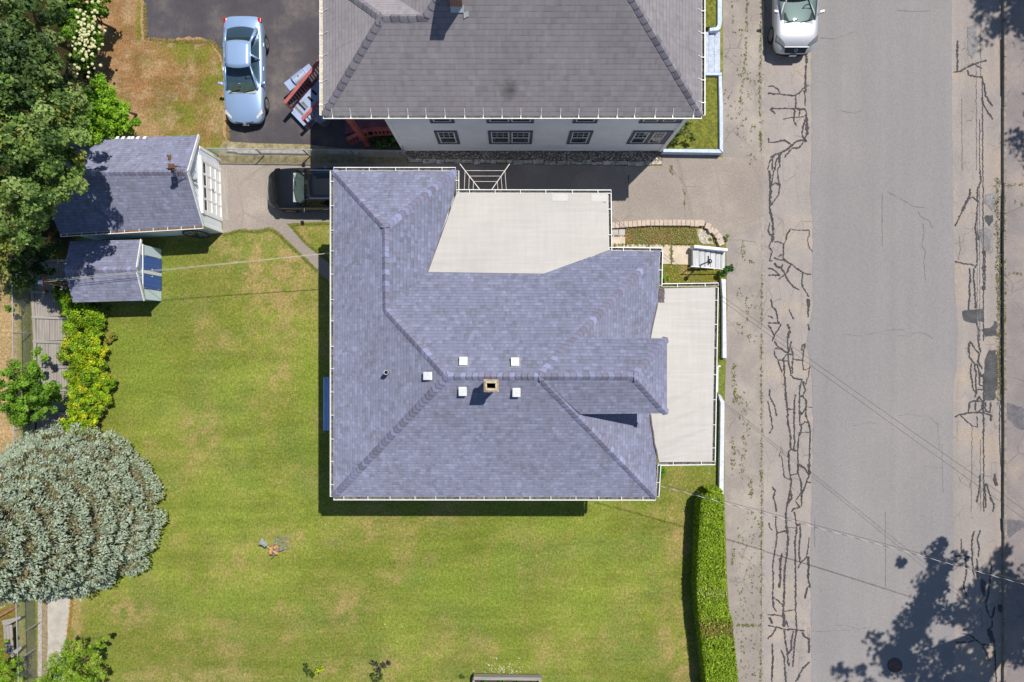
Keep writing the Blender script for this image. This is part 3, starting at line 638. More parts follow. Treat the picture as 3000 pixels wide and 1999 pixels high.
CL = {
(2250, 0): [[(0,795),(40,790),(90,820),(115,865)],[(0,862),(120,868),(245,880),(290,855),(345,800),(375,785)],[4.5,(352,490),(355,560),(350,600),(345,700),(345,790),(350,850)],[(255,880),(255,990),(290,1010),(340,1010),(355,1040),(350,1080),(360,1150),(360,1240),(330,1290)],[(70,1050),(25,1010),(35,998),(110,1000),(250,1000),(345,1005)],[(246,1000),(240,1070),(240,1120),(265,1160)],[2.2,(140,1095),(200,1085),(240,1080),(330,1075),(350,1050)],[(290,1010),(290,1070)],[2.5,(330,830),(345,900),(345,980)],[4,(345,1100),(320,1180),(315,1240),(355,1300),(310,1290),(260,1300),(200,1360),(130,1400),(70,1420),(20,1450)],[(5,1270),(10,1310),(60,1310),(150,1290),(215,1330),(180,1365)],[(325,1310),(290,1360),(220,1365),(150,1450)],[(130,1400),(80,1470),(60,1568)],[(70,1420),(20,1480),(0,1560)],[(45,1430),(40,1568)],[(100,1420),(110,1520),(85,1568)],[8,(352,1080),(360,1240)],
  [4,(1740,375),(1740,500),(1745,655)],[4,(1705,665),(1770,655),(1870,600),(1960,570),(2010,555)],[(1905,590),(1965,635)],[(1830,645),(1845,690),(1900,705),(1965,710),(1990,790),(2000,880),(2065,980)],[(1965,900),(1990,980),(2065,1100)],[1.2,(1915,560),(1918,1568)],[1.4,(1945,1100),(1947,1568)],[1.9,(1970,700),(1976,1568)],[1,(1960,0),(1955,700)],[.9,(1780,900),(1785,1568)],[1,(1180,95),(1300,105),(1420,105),(1500,100)],[1,(480,350),(600,360),(700,330),(820,285)],[1,(670,1020),(760,1040),(870,1020)]],
(2250, 500): [[5,(10,0),(20,60),(25,180),(15,350),(40,450),(50,540),(40,660)],[(90,0),(95,80),(110,140),(95,230),(50,285),(20,330)],[(55,0),(40,90),(25,150)],[(25,150),(70,110),(105,140)],[(15,480),(5,560),(40,620),(10,700),(40,740),(15,830),(40,830)],[(60,655),(95,655),(140,675)],[2,(205,540),(270,548),(375,548),(380,590),(362,650),(380,710),(408,748)],[(205,540),(175,590),(170,630),(145,680),(140,800),(180,845),(215,860)],[(95,795),(130,765)],[(55,800),(100,820),(160,830),(215,860),(270,905),(325,940),(355,950),(400,955)],[4.5,(60,850),(80,880),(125,895),(135,860)],[(125,895),(150,940),(180,1000),(230,1065),(290,1100)],[(210,865),(180,930),(150,960),(100,1000)],[(5,965),(60,960),(105,970)],[(0,900),(40,905),(85,940),(110,970)],[(320,940),(310,1040),(345,1110),(380,1160)],[7,(370,1180),(375,1260)],[(370,1260),(370,1350)],[(25,1185),(40,1250),(80,1300),(90,1390),(110,1400)],[(0,1335),(30,1345),(50,1360)],[(195,1275),(215,1330),(240,1365)],[(0,1400),(110,1405)],[(0,1420),(30,1460),(60,1520)],[(120,1410),(100,1460),(60,1510),(40,1568)],[5,(180,1410),(200,1470),(180,1568)],[(370,1410),(380,1470)],
  [(1950,0),(1960,100),(1925,180),(1930,290),(1920,420),(1905,520),(1915,600),(1920,700),(1925,860),(1895,900),(1890,1000),(1905,1130),(1910,1270)],[5,(1860,170),(1855,230),(1810,320),(1785,375)],[3,(1785,375),(1720,515)],[(1800,340),(1840,265),(1890,245),(1925,290)],[(1715,835),(1800,858),(1870,862),(1900,875)],[(1855,895),(1862,1000),(1850,1060),(1855,1140),(1842,1280)],[5,(1915,560),(1940,640)],[(1995,750),(1995,1000),(1985,1100)],[11,(1975,880),(1995,930)],[10,(1975,1060),(1990,1100)],[9,(1975,765),(2000,750)],[(1910,1370),(1940,1480),(1930,1568)],[1.9,(1978,0),(1982,1568)],[1.2,(1945,100),(1950,1568)],[1,(1925,420),(1925,1568)],[1,(1100,195),(1200,250),(1340,330),(1440,345)],[1,(1380,370),(1400,420),(1490,470),(1510,530)],[1,(1425,480),(1435,570),(1415,690),(1450,750),(1430,850),(1450,1010)],[1,(690,1505),(860,1520),(1000,1490),(1150,1460),(1250,1465)],[1,(1190,1520),(1280,1520),(1370,1485),(1450,1500),(1520,1550)],[1,(1760,600),(1770,720),(1750,820)],[1,(1050,200),(1050,700)]],
(2250, 1000): [[(60,0),(90,50),(180,110),(220,130)],[(180,0),(185,110),(190,200),(205,260),(220,300)],[(215,0),(195,80),(185,130)],[(220,60),(230,130),(225,200),(225,300)],[(65,70),(120,75),(175,105)],[(60,80),(60,120),(95,180),(110,230),(130,290)],[(100,175),(185,185)],[4,(175,120),(140,170),(150,230),(150,300),(160,440),(170,560),(180,620),(185,760),(205,850),(210,990)],[(230,165),(320,180),(325,110),(345,20)],[(345,20),(315,40),(310,90)],[(205,310),(250,345),(320,355)],[(205,270),(210,310)],[2,(320,180),(325,270),(385,250)],[2,(385,230),(375,310),(350,400),(325,370)],[(310,360),(290,440),(290,520),(320,500),(345,450),(320,370)],[(290,520),(290,640),(305,680),(345,620),(355,560),(320,500)],[(355,560),(350,690),(380,760),(390,850),(385,990),(380,1130),(380,1230)],[2.2,(370,608),(410,608)],[4,(180,625),(240,628)],[(255,490),(245,560),(240,700),(245,850),(240,1000)],[(290,640),(290,740),(310,800),(280,900),(275,1010),(275,1130),(340,1170),(370,1220)],[(305,770),(340,740),(380,750)],[2.2,(280,840),(380,840)],[4.5,(210,990),(240,1005),(270,1012)],[4,(210,990),(190,1030),(195,1140),(205,1240),(215,1300),(205,1370),(185,1480),(170,1568)],[4.5,(205,1235),(275,1218),(280,1130)],[(280,1218),(305,1300),(310,1400),(310,1520)],[6,(380,1130),(378,1235)],[(375,1235),(350,1310),(320,1380),(310,1440)],[(350,1295),(395,1300)],[5,(205,1370),(220,1440),(185,1490)],[(250,1470),(300,1530),(240,1540),(215,1568)],[2,(260,1460),(310,1380)],[(15,440),(20,520),(60,590),(80,690)],[2.6,(0,550),(20,650),(35,740),(45,800),(10,850)],[2,(115,1015),(105,1060),(120,1050),(135,1120),(150,1245),(210,1280)],[(40,1340),(70,1380),(50,1440),(70,1500),(80,1568)],
  [(1860,0),(1845,60),(1850,140),(1900,210),(1920,220)],[(1865,10),(1910,80),(1945,120),(1930,180),(1970,260)],[(1935,0),(1945,60),(1955,105)],[(1870,200),(1865,300),(1885,430),(1910,480)],[(1900,215),(1915,300),(1910,400),(1920,470),(1900,520)],[(1925,210),(1940,290),(1970,330)],[6,(1945,280),(1950,330)],[(1945,330),(1945,400),(1975,410)],[(1930,440),(1975,450)],[(1980,300),(1985,560)],[4,(1720,700),(1760,675),(1860,660),(1950,655),(2050,680),(2050,735)],[(1845,650),(1855,565),(1900,550),(1975,560),(1960,630),(1930,660)],[(1905,640),(1910,560),(1940,505),(1975,560)],[(1985,560),(1980,650),(1985,780),(1980,900)],[2,(1770,680),(1830,740),(1880,780),(1930,795),(1920,690)],[(2000,560),(2000,640),(2040,660),(2050,560)],[1.8,(1982,900),(1985,1568)],[1.2,(1955,900),(1955,1568)],[(1950,1230),(1945,1340),(1920,1480)],[(1995,1310),(2000,1440),(2005,1530),(1985,1525)],[(2010,1310),(2050,1450),(2080,1500),(2070,1568)],[6,(2085,1220),(2090,1290),(2105,1330)],[1.6,(2140,500),(2130,700),(2130,900),(2145,1180),(2150,1300),(2145,1568)],[1,(1190,690),(1280,670),(1400,690),(1470,690),(1560,765),(1575,1000)],[1,(1600,950),(1608,1400)],[1,(780,780),(940,745),(1000,765)],[1,(1400,1140),(1520,1165),(1600,1165)],[1,(1875,780),(1870,1568)]],
(2250, 1500): [[(75,40),(70,110),(85,200),(75,300),(60,400),(45,480),(50,600),(45,780),(130,850),(150,870)],[(10,100),(15,140),(40,170)],[5,(165,0),(170,130),(185,240),(190,270)],[4.5,(185,240),(175,400),(160,480),(150,620),(150,800),(140,920),(150,1060)],[(80,205),(120,185),(165,175)],[3.4,(240,0),(265,130),(290,110),(300,200),(290,290),(285,400),(300,465)],[3.6,(265,130),(250,280),(255,540),(255,900),(265,1080),(245,1200),(230,1425)],[2.4,(380,235),(370,330),(355,420),(300,470),(275,520)],[5,(370,410),(375,500),(370,600),(385,700)],[4,(365,690),(340,800)],[5,(130,380),(115,450),(115,600),(105,700)],[2,(160,150),(220,145),(260,150)],[4,(45,780),(50,870),(80,920)],[(0,950),(60,945),(130,960)],[2.4,(150,915),(250,905)],[(0,1045),(80,1060),(150,1080),(260,1085),(340,1095)],[(80,1065),(40,1130),(0,1170)],[3.6,(155,1090),(160,1200),(180,1300),(190,1420)],[3.6,(235,1095),(215,1200),(215,1270),(180,1310)],[4.5,(310,1110),(340,1150),(380,1170),(378,1300)],[3.6,(120,1270),(150,1340),(165,1568)],[4,(40,1210),(45,1350),(35,1568)],[3.6,(385,1380),(320,1440),(290,1500),(260,1568)],[(165,1000),(190,1060)],[5,(15,970),(40,1030)],[7,(150,940),(150,1060)],
  [(1900,180),(1880,230),(1875,330),(1880,420)],[(1955,170),(1925,250),(1940,330),(1935,420)],[(1720,410),(1800,405),(1875,420)],[(1815,420),(1825,560),(1800,680),(1825,780)],[(1875,420),(1895,600)],[(1920,430),(1930,620)],[(2055,500),(2040,640),(2020,780),(2000,850),(2030,950),(2060,980),(2085,870)],[(1780,1120),(1850,1130),(1930,1190),(1970,1220),(2070,1230)],[(1720,1200),(1830,1205),(1900,1180)],[(1970,1220),(2000,1290),(2040,1370)],[(2020,1090),(2060,1050),(2060,1000)],[(2080,1200),(2100,1568)],[2,(1780,250),(1775,385)],[3.5,(2168,400),(2170,1568)],[1,(390,1100),(500,1100),(700,1090),(760,1090)],[1,(620,1045),(730,1045),(820,1080),(950,1060)],[1,(1080,0),(1080,700)],[1,(430,60),(430,330)]]}
cs = MB()
for (ox, oy), L in CL.items(): ribbons(cs, L, ox, oy, seed=int(oy) + 3)
struct(cs, 'road_crack_sealant', [M['tar'], M['hairline']])
pt = MB()
def patch(mb, pts, ox, oy, z=-0.113, s=5): mb.sheet([tuple(W(ox + x / 3.136, oy + y_ / 3.136, z))[:2] for x, y_ in rough_edge(pts, 6, 22, s)], z)
for k, (pts, ox, oy) in enumerate([([(1785,1290),(1970,1270),(1985,1390),(1940,1380),(1900,1410),(1800,1380)],2250,500),([(1960,1460),(2060,1440),(2080,1390),(2108,1390),(2100,1520),(2000,1530)],2250,500),([(1990,420),(2065,410),(2070,470),(2030,510),(2000,470)],2250,500),
    ([(2030,85),(2095,85),(2110,200),(2105,400),(2080,545),(1990,540),(1985,350),(1990,190)],2250,1000),([(1960,620),(2000,640),(2000,770),(1975,770),(1950,680)],2250,1500),([(2110,850),(2160,850),(2165,930),(2120,920)],2250,1500),([(2010,1080),(2060,1090),(2090,1200),(2040,1200)],2250,1500)]): patch(pt, pts, ox, oy, s=k)
struct(pt, 'road_patch', M['tarpatch'])
pt = MB()
for k, (pts, ox, oy) in enumerate([([(1950,560),(2000,520),(2060,560),(2040,740),(1980,750),(1960,640)],2250,500),([(2000,220),(2090,200),(2110,300),(2060,370),(1990,290)],2250,500),([(1830,250),(1900,230),(1930,400),(1880,540),(1840,500)],2250,0)]): patch(pt, pts, ox, oy, s=k + 20)
struct(pt, 'road_patch', M['tarpatch_grey'])
fp = MB()
patch(fp, [(2200,570),(2280,590),(2352,620),(2352,820),(2280,790),(2180,690)], 2250, 1000, 0.009, 31); patch(fp, [(2160,60),(2352,90),(2352,150),(2220,240),(2165,180)], 2250, 1500, 0.009, 32)
struct(fp, 'far_sidewalk_patch', plain('newer_asphalt_patch', app((122, 118, 122)), 0.9, var=0.15, scale=4, fine=0.2))
# narrow cracks in the driveway
dc = MB(); ribbons(dc, [[1.2,(1475,0),(1550,80),(1600,150),(1600,170),(1585,280),(1590,430)],[1,(1600,145),(1650,150),(1730,150)],[1,(1950,640),(2110,640),(2250,660)]], 1500, 500, 0.012, seed=5)
ribbons(dc, [[2.5,(1070,120),(1072,40)]], 1500, 500, 0.012, seed=6); struct(dc, 'driveway_cracks', [M['tar'], M['hairline']])
# manhole cover
mp = W(2622, 1950, -0.11); mh = thing('manhole_cover', (mp.x, mp.y, -0.117), 'round rusty manhole cover in the shaded road near the bottom edge', 'manhole')
MB().tube((mp.x, mp.y, -.118), (mp.x, mp.y, -.108), .31, n=32).build('cover', plain('rusty_cast_iron', (0.11, 0.065, 0.055), 0.7, var=0.3, scale=9), mh)
MB().ring((mp.x, mp.y, -.111), (0, 0, 1), .315, .35, .012, 32).build('rim', M['dark_metal'], mh)
# ================================================================ BUILDINGS
def face_uv(pts):
    p = [Vector(q) for q in pts]; n = Vector((0, 0, 0))
    for i in range(len(p)):
        a, b_ = p[i], p[(i + 1) % len(p)]; n += Vector(((a.y - b_.y) * (a.z + b_.z), (a.z - b_.z) * (a.x + b_.x), (a.x - b_.x) * (a.y + b_.y)))
    n.normalize()
    if n.z < 0: n = -n
    u = Vector((0, 0, 1)).cross(n)
    u = u.normalized() if u.length > 1e-3 else Vector((1, 0, 0)); v = n.cross(u)
    return [(q.dot(u), q.dot(v)) for q in p], n
def roof(name, faces, mats, parent, th=0.07):
    "faces: lists of points (any winding) -> slabs with shingles on top and white edges"
    mb = MB(); ec = {}
    for f in faces:
        for i in range(len(f)):
            k = tuple(sorted((tuple(round(x, 3) for x in f[i]), tuple(round(x, 3) for x in f[(i + 1) % len(f)])))); ec[k] = ec.get(k, 0) + 1
    for f in faces:
        f = [Vector(p) for p in f]; uv, n = face_uv(f)
        nn = sum(((f[i].x * f[(i + 1) % len(f)].y - f[(i + 1) % len(f)].x * f[i].y) for i in range(len(f))))
        if nn < 0: f.reverse(); uv.reverse()
        m = len(f); mb.add(f, [tuple(range(m))], 0, [uv])
        lo = [p - Vector((0, 0, th)) for p in f]; mb.add(lo, [tuple(range(m - 1, -1, -1))], 1)
        for i in range(m):
            j = (i + 1) % m; k = tuple(sorted((tuple(round(x, 3) for x in f[i]), tuple(round(x, 3) for x in f[j]))))
            if ec.get(k, 1) == 1: mb.add([f[i], lo[i], lo[j], f[j]], [(0, 1, 2, 3)], 1)
    return mb.build(name, mats, parent)
def capline(parent, p0, p1, n1, n2, cols, half=0.16, expo=0.20, name='ridge_cap', seed=1, th=0.024):
    "overlapping bent cap shingles from low end p0 to high end p1 between planes with normals n1, n2"
    r = random.Random(seed); p0 = Vector(p0); p1 = Vector(p1); L = (p1 - p0).length; d = (p1 - p0) / L
    def dn(n):
        t = d.cross(n).normalized(); return t if t.z < 0 or (abs(t.z) < 1e-6) else -t
    a = dn(n1); b_ = dn(n2)
    up = (Vector(n1) + Vector(n2)).normalized(); mb = MB(); mb.col = []
    k = int(L / expo); e = L / k
    for i in range(k):
        s0 = p0 + d * (i * e); s1 = s0 + d * (e * 1.25)
        c = r.choice(cols); f = r.uniform(.92, 1.08); c = tuple(x * f for x in c)
        w0 = half * r.uniform(.96, 1.04); bow = d * r.uniform(.015, .035)
        P = []
        sm_ = s0 + d * (e * .2)
        for s, lift in ((s0, 0.012 + th), (sm_, 0.012 + th * .85), (s1, 0.012)):
            P += [s + a * w0 + up * (lift * .6) + bow, s + a * (w0 * .45) + up * (lift + .012) + bow * .5, s + up * (lift + .022), s + b_ * (w0 * .45) + up * (lift + .012) + bow * .5, s + b_ * w0 + up * (lift * .6) + bow]
        P += [q - up * th for q in P[:5]]
        mb.add(P, [(0, 1, 6, 5), (1, 2, 7, 6), (2, 3, 8, 7), (3, 4, 9, 8), (5, 6, 11, 10), (6, 7, 12, 11), (7, 8, 13, 12), (8, 9, 14, 13), (15, 16, 1, 0), (16, 17, 2, 1), (17, 18, 3, 2), (18, 19, 4, 3)])
        mb.col += [(c[0] * .55, c[1] * .55, c[2] * .57, 1)] * 5 + [(c[0], c[1], c[2], 1)] * 10 + [(c[0] * .3, c[1] * .3, c[2] * .3, 1)] * 5  # lip of each cap coloured darker, painting the shadow line between pieces
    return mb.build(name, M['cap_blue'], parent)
HANG = {}
def gutter(parent, p0, p1, out, w_=0.115, h=0.1, spacing=0.85, strap=0.0, upslope=None, dirt=True, seed=1):
    "open channel along the eave edge p0-p1, `out` points away from the roof"
    p0 = Vector(p0); p1 = Vector(p1); o = Vector(out).normalized(); d = (p1 - p0).normalized(); zz = Vector((0, 0, 1)); mb = MB()
    mb.beam(p0 + o * w_ - zz * h / 2, p1 + o * w_ - zz * h / 2, 0.012, h)
    mb.beam(p0 + o * (w_ + .006) + zz * .004, p1 + o * (w_ + .006) + zz * .004, 0.028, 0.014)
    mb.beam(p0 + o * .012 - zz * (h / 2 + .02), p1 + o * .012 - zz * (h / 2 + .02), 0.010, h - .04)
    mb.beam(p0 + o * (w_ / 2) - zz * (h - .004), p1 + o * (w_ / 2) - zz * (h - .004), w_ - .012, 0.008)
    for q, s in ((p0, 1), (p1, -1)): mb.beam(q + o * .01 + d * (s * .006) - zz * h / 2, q + o * w_ + d * (s * .006) - zz * h / 2, .012, h)
    g = mb.build('gutter', M['white'], parent)
    if dirt:
        db = MB(); db.beam(p0 + o * (w_ / 2) - zz * (h - .016), p1 + o * (w_ / 2) - zz * (h - .016), w_ - .026, 0.014); db.build('leaf_litter', dirt if not isinstance(dirt, bool) else M['gutter_dirt'], g)
    L = (p1 - p0).length; n = max(1, int(L / spacing)); key = (round(o.x, 2), round(o.y, 2), strap)
    for i in range(n):
        q = p0 + d * (L * (i + .5 + rnd.uniform(-.06, .06)) / n)
        if key not in HANG:
            hb = MB(); hb.beam(-o * .02 + zz * .014, o * (w_ + .01) + zz * .014, .022, .008, up=(0, 0, 1))
            if strap: hb.beam(Vector(upslope) * strap + zz * .03, -o * .015 + zz * .03, .022, .008); hb.box(tuple(o * w_ + zz * .012), (.055, .055, .03))
            c = hb.build('gutter_hanger', M['white']); c.parent = g; c.location = q - wloc(g); HANG[key] = c
        else:
            c = HANG[key].copy(); C.objects.link(c); c.parent = g; c.location = q - wloc(g)
    return g
BL = [tuple(x * .84 for x in s2l(c)) for c in ((140, 140, 164), (148, 150, 178), (134, 132, 152), (156, 160, 190), (138, 136, 158), (132, 130, 148), (144, 144, 168), (138, 137, 158))]
GR = [tuple(x / 1.0 for x in s2l(c)) for c in ((124, 120, 128), (136, 132, 138), (114, 110, 118), (128, 124, 130))]
def window(parent, c, w_, h, face='S', frame='trim_grey', trim=0.10, panes=((0, 1),), seed=1, name='window'):
    "double-hung window on a wall; face = outward direction"
    dirs = {'S': (Vector((1, 0, 0)), Vector((0, -1, 0))), 'N': (Vector((-1, 0, 0)), Vector((0, 1, 0))), 'E': (Vector((0, 1, 0)), Vector((1, 0, 0))), 'W': (Vector((0, -1, 0)), Vector((-1, 0, 0)))}
    a, o = dirs[face]; c = Vector(c); z = Vector((0, 0, 1))
    def bar(mb, u0, v0, u1, v1, t, wd): mb.beam(c + a * u0 + z * v0 + o * t, c + a * u1 + z * v1 + o * t, wd, .03 if t < .05 else .03, up=o)
    fr = MB(); H2 = h / 2; W2 = w_ / 2
    fr.beam(c - a * W2 + z * (H2 - trim / 2) + o * .02, c + a * W2 + z * (H2 - trim / 2) + o * .02, trim, .04, up=o)
    fr.beam(c - a * W2 - z * (H2 - trim / 2) + o * .022, c + a * W2 - z * (H2 - trim / 2) + o * .022, trim, .06, up=o)
    for s in (-1, 1): fr.beam(c + a * s * (W2 - trim / 2) - z * (H2 - trim) + o * .02, c + a * s * (W2 - trim / 2) + z * (H2 - trim) + o * .02, trim, .04, up=o)
    inner = [(u0 * (W2 - trim), u1 * (W2 - trim)) for u0, u1 in panes]
    if len(inner) > 1:
        for (a0, a1), (b0, b1) in zip(inner[:-1], inner[1:]): m_ = (a1 + b0) / 2; fr.beam(c + a * m_ - z * (H2 - trim) + o * .021, c + a * m_ + z * (H2 - trim) + o * .021, b0 - a1, .04, up=o)
        if inner[-1][1] < (W2 - trim) * .98: e0 = inner[-1][1]; e1 = W2 - trim; fr.beam(c + a * (e0 + e1) / 2 - z * (H2 - trim) + o * .021, c + a * (e0 + e1) / 2 + z * (H2 - trim) + o * .021, e1 - e0, .04, up=o)
    f = fr.build(name, M[frame], parent)
    for (u0, u1) in inner:
        sb = MB(); g = MB(); t = .045
        y0, y1 = -(H2 - trim), (H2 - trim); ym = 0.0
        for (v0, v1, off) in ((y0, ym + .03, .018), (ym - .03, y1, .034)):
            sb.beam(c + a * u0 + z * (v0 + t / 2) + o * off, c + a * u1 + z * (v0 + t / 2) + o * off, t, .03, up=o); sb.beam(c + a * u0 + z * (v1 - t / 2) + o * off, c + a * u1 + z * (v1 - t / 2) + o * off, t, .03, up=o)
            for s, uu in ((1, u0), (-1, u1)): sb.beam(c + a * (uu + s * t / 2) + z * (v0 + t) + o * off, c + a * (uu + s * t / 2) + z * (v1 - t) + o * off, t, .03, up=o)
            g.beam(c + a * ((u0 + u1) / 2) + z * (v0 + t) + o * (off - .008), c + a * ((u0 + u1) / 2) + z * (v1 - t) + o * (off - .008), (u1 - u0) - 2 * t, .008, up=o)
        for k in (1, 2): uu = u0 + (u1 - u0) * k / 3; sb.beam(c + a * uu + z * (ym + .02) + o * .034, c + a * uu + z * (y1 - t) + o * .034, .014, .02, up=o)
        sb.beam(c + a * u0 + z * (ym + (y1 - ym) * .5) + o * .034, c + a * u1 + z * (ym + (y1 - ym) * .5) + o * .034, .014, .02, up=o)
        sb.build('sash', M['white_wood'], f); g.build('pane', M['glass_dark'], f)
    return f
Z3 = Vector((0, 0, 1))
def nrm(*pts): return face_uv(pts)[1]
# ---------------------------------------------------------------- the main house (blue-grey hipped roof)
house = thing('house', (-0.6, -1.2, 0), 'white house with blue-grey hipped roof and two flat pale porch roofs, centre of the photo', 'house')
EZ = 5.93
BLc = W(977, 1456, EZ); BRc = W(1921, 1457, EZ); TLc = W(977, 501, EZ); T1 = W(1335, 501, EZ); T2 = W(1335, 566, EZ)
NEc = W(1932, 737, EZ); N2 = W(1785, 735, EZ); SEp = W(1927, 1361, EZ)
wr0 = W(1128, 667, 7.77); wr1 = W(1130, 907, 7.77); A1 = W(1310, 1104, 9.6); A2 = W(1580, 1104, 9.6)
DR = W(1858, 1104, 9.6); DN = W(1954, 992, 8.56); DS = W(1954, 1212, 8.56); DSw = W(1700, 1214, 8.56); DNw = W(1690, 990, 8.56)
F4 = W(1593, 803, 6.66); F5 = W(1255, 798, 6.64); Fw = W(1330, 568, EZ)
main_faces = [
 [TLc, BLc, A1, wr1, wr0],                         # west
 [BLc, BRc, A2, A1],                               # south
 [TLc, T1, wr0],                                   # north end of the wing
 [T1, Fw, F5, wr1, wr0],                           # east face of the wing
 [wr1, F5, F4, N2, NEc, A2, A1],                   # north
 [BRc, NEc, A2]]                                   # east
roof('roof', main_faces, [M['roof_blue'], M['white']], house)
nW = nrm(TLc, BLc, A1); nS = nrm(BLc, BRc, A2); nN = nrm(F5, F4, A2); nE = nrm(BRc, NEc, A2); nWE = nrm(T1, Fw, wr0); nWN = nrm(TLc, T1, wr0)
for i, (p, q, n1, n2) in enumerate([(TLc, wr0, nW, nWN), (T1, wr0, nWE, nWN), (wr0, wr1, nW, nWE), (wr1, A1, nW, nN), (BLc, A1, nW, nS), (A1, A2, nS, nN), (BRc, A2, nS, nE), (NEc, A2, nN, nE)]):
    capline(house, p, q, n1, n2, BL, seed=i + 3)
dn_ = nrm(A2, DR, DN); ds_ = nrm(A2, DR, DS); de_ = nrm(DR, DN, DS)
up1 = Vector((0, 0, .012))
roof('dormer_roof', [[A2 + up1, DNw + up1, DN, DR], [A2 + up1, DSw + up1, DS, DR], [DR, DN, DS]], [M['roof_blue'], M['white']], house)
for i, (p, q, n1, n2) in enumerate([(DN, DR, dn_, de_), (DS, DR, ds_, de_), (DR, A2, dn_, ds_)]): capline(house, p, q, n1, n2, BL, seed=i + 23)
db = MB(); db.box((3.45, (DN.y + DS.y) / 2, 7.25), (3.1, DN.y - DS.y - .3, 2.4)); db.build('dormer_wall', M['siding_house'], house)
# membrane roofs
P1 = W(1338, 566, 5.97); P2_ = W(1781, 567, 5.97); P3 = W(1783, 734, 5.97)
mr = roof('flat_roof', [[P1 + up1, P2_ + up1, F4 + up1 * 2, F5 + up1 * 2], [P2_ + up1, P3 + up1, F4 + up1 * 2]], [M['membrane'], M['white']], house, 0.06)
for (u0, v0, u1, v1, s) in ((1617, 568, 1664, 590, .0), (1732, 569, 1778, 592, .0)):
    def zz_(v): return 5.995 + (v - 567) / 233 * .69
    MB().add([W(u0, v0, zz_(v0)), W(u1, v0, zz_(v0)), W(u1 - 1, v1, zz_(v1)), W(u0, v1, zz_(v1))], [(3, 2, 1, 0)]).build('roof_patch', M['membrane_patch'], house)
ez = 5.55
E1 = W(1940, 845, 5.86); E2 = W(2095, 843, ez); E3 = W(2086, 1353, ez); E4 = W(1928, 1355, 5.86)
rag = [(1936, 846), (1932, 868), (1926, 890), (1921, 915), (1914, 945), (1908, 975), (1902, 1010), (1896, 1100), (1900, 1190), (1906, 1216), (1909, 1245), (1914, 1270), (1917, 1300), (1924, 1325), (1927, 1345), (1929, 1355)]
def eastz(x): # height of the house's east roof plane at x
    return EZ + (BRc.x + (NEc.x - BRc.x) * .5 - x) * (A2.z - EZ) / (BRc.x + (NEc.x - BRc.x) * .5 - A2.x)
R_ = []
for (u, v) in rag:
    z = 5.9
    for _ in range(5): p = W(u, v, z); z = max(eastz(p.x) + .03, 5.87)
    R_.append(W(u, v, z))
mem = [R_[0], E2, E3, R_[-1]] + R_[-2:0:-1]
pf = MB(); nR = len(R_)
ps = [E2.lerp(E3, i / (nR - 1)) for i in range(nR)]
pf.add(R_ + ps, [(i + 1, nR + i + 1, nR + i, i) for i in range(nR - 1)]); pf.add([E2, E3, E3 - Z3 * .08, E2 - Z3 * .08], [(0, 3, 2, 1)])
pf.add([R_[0], E2, E2 - Z3 * .08, R_[0] - Z3 * .08], [(0, 1, 2, 3)]); pf.add([E3, R_[-1], R_[-1] - Z3 * .08, E3 - Z3 * .08], [(0, 1, 2, 3)])
pf.build('porch_roof', M['membrane'], house)
# brown roof cement where the membrane meets the shingles
bc = MB(); q1 = [(1936, 843), (1946, 845), (1948, 862), (1945, 880), (1948, 895), (1941, 906), (1930, 903), (1922, 908), (1919, 900), (1925, 872), (1928, 855)]
def onp(u, v, dz=.016):
    z = 5.8
    for _ in range(4):
        p = W(u, v, z); t = min(1, max(0, (p.x - 5.4) / (E2.x - 5.4))); z = 5.96 * (1 - t) + ez * t + dz
    return W(u, v, z)
bc.add([onp(u, v, .03) for u, v in rough_edge(q1, 1.5, 6, 3)][::-1], [tuple(range(len(rough_edge(q1, 1.5, 6, 3))))])
bc.build('roof_cement', M['brown_coat'], house); bc = MB()
for a_, b2 in zip(R_[2:-1], R_[3:]):
    if 980 < 1000 - a_.y * 76 < 1200: continue
    if a_.y > 0 and b2.y < .3 or (a_.y < -2 and not len(bc.v) == 0 and bc.v[-1][1] > 0): 
        if bc.v: bc.build('cement_seam', M['brown_coat'], house); bc = MB()
    bc.beam(a_ + Z3 * .012, b2 + Z3 * .012, .05, .02)
if bc.v: bc.build('cement_seam', M['brown_coat'], house)
# gutters (edge lines stand at the eaves)
def GE(u, v, z): return W(u, v, z)
gutter(house, BLc, TLc, (-1, 0, 0), dirt=True); gutter(house, BRc, BLc, (0, -1, 0)); gutter(house, TLc, T1, (0, 1, 0))
gutter(house, T1, T2 , (1, 0, 0)); gutter(house, P1, P2_ + Vector((.13, 0, 0)), (0, 1, 0)); gutter(house, P3, P2_, (1, 0, 0))
gutter(house, N2, NEc + Vector((.1, 0, 0)), (0, 1, 0)); gutter(house, W(1930, 838, EZ), NEc, (1, 0, 0)); gutter(house, E1 + Vector((0, .05, -.1)), E2 + Vector((.13, .05, -.0)), (0, 1, 0))
gutter(house, E3, E2, (1, 0, 0)); gutter(house, E3 + Vector((.12, 0, 0)), E4, (0, -1, 0)); gutter(house, BRc, SEp, (1, 0, 0))
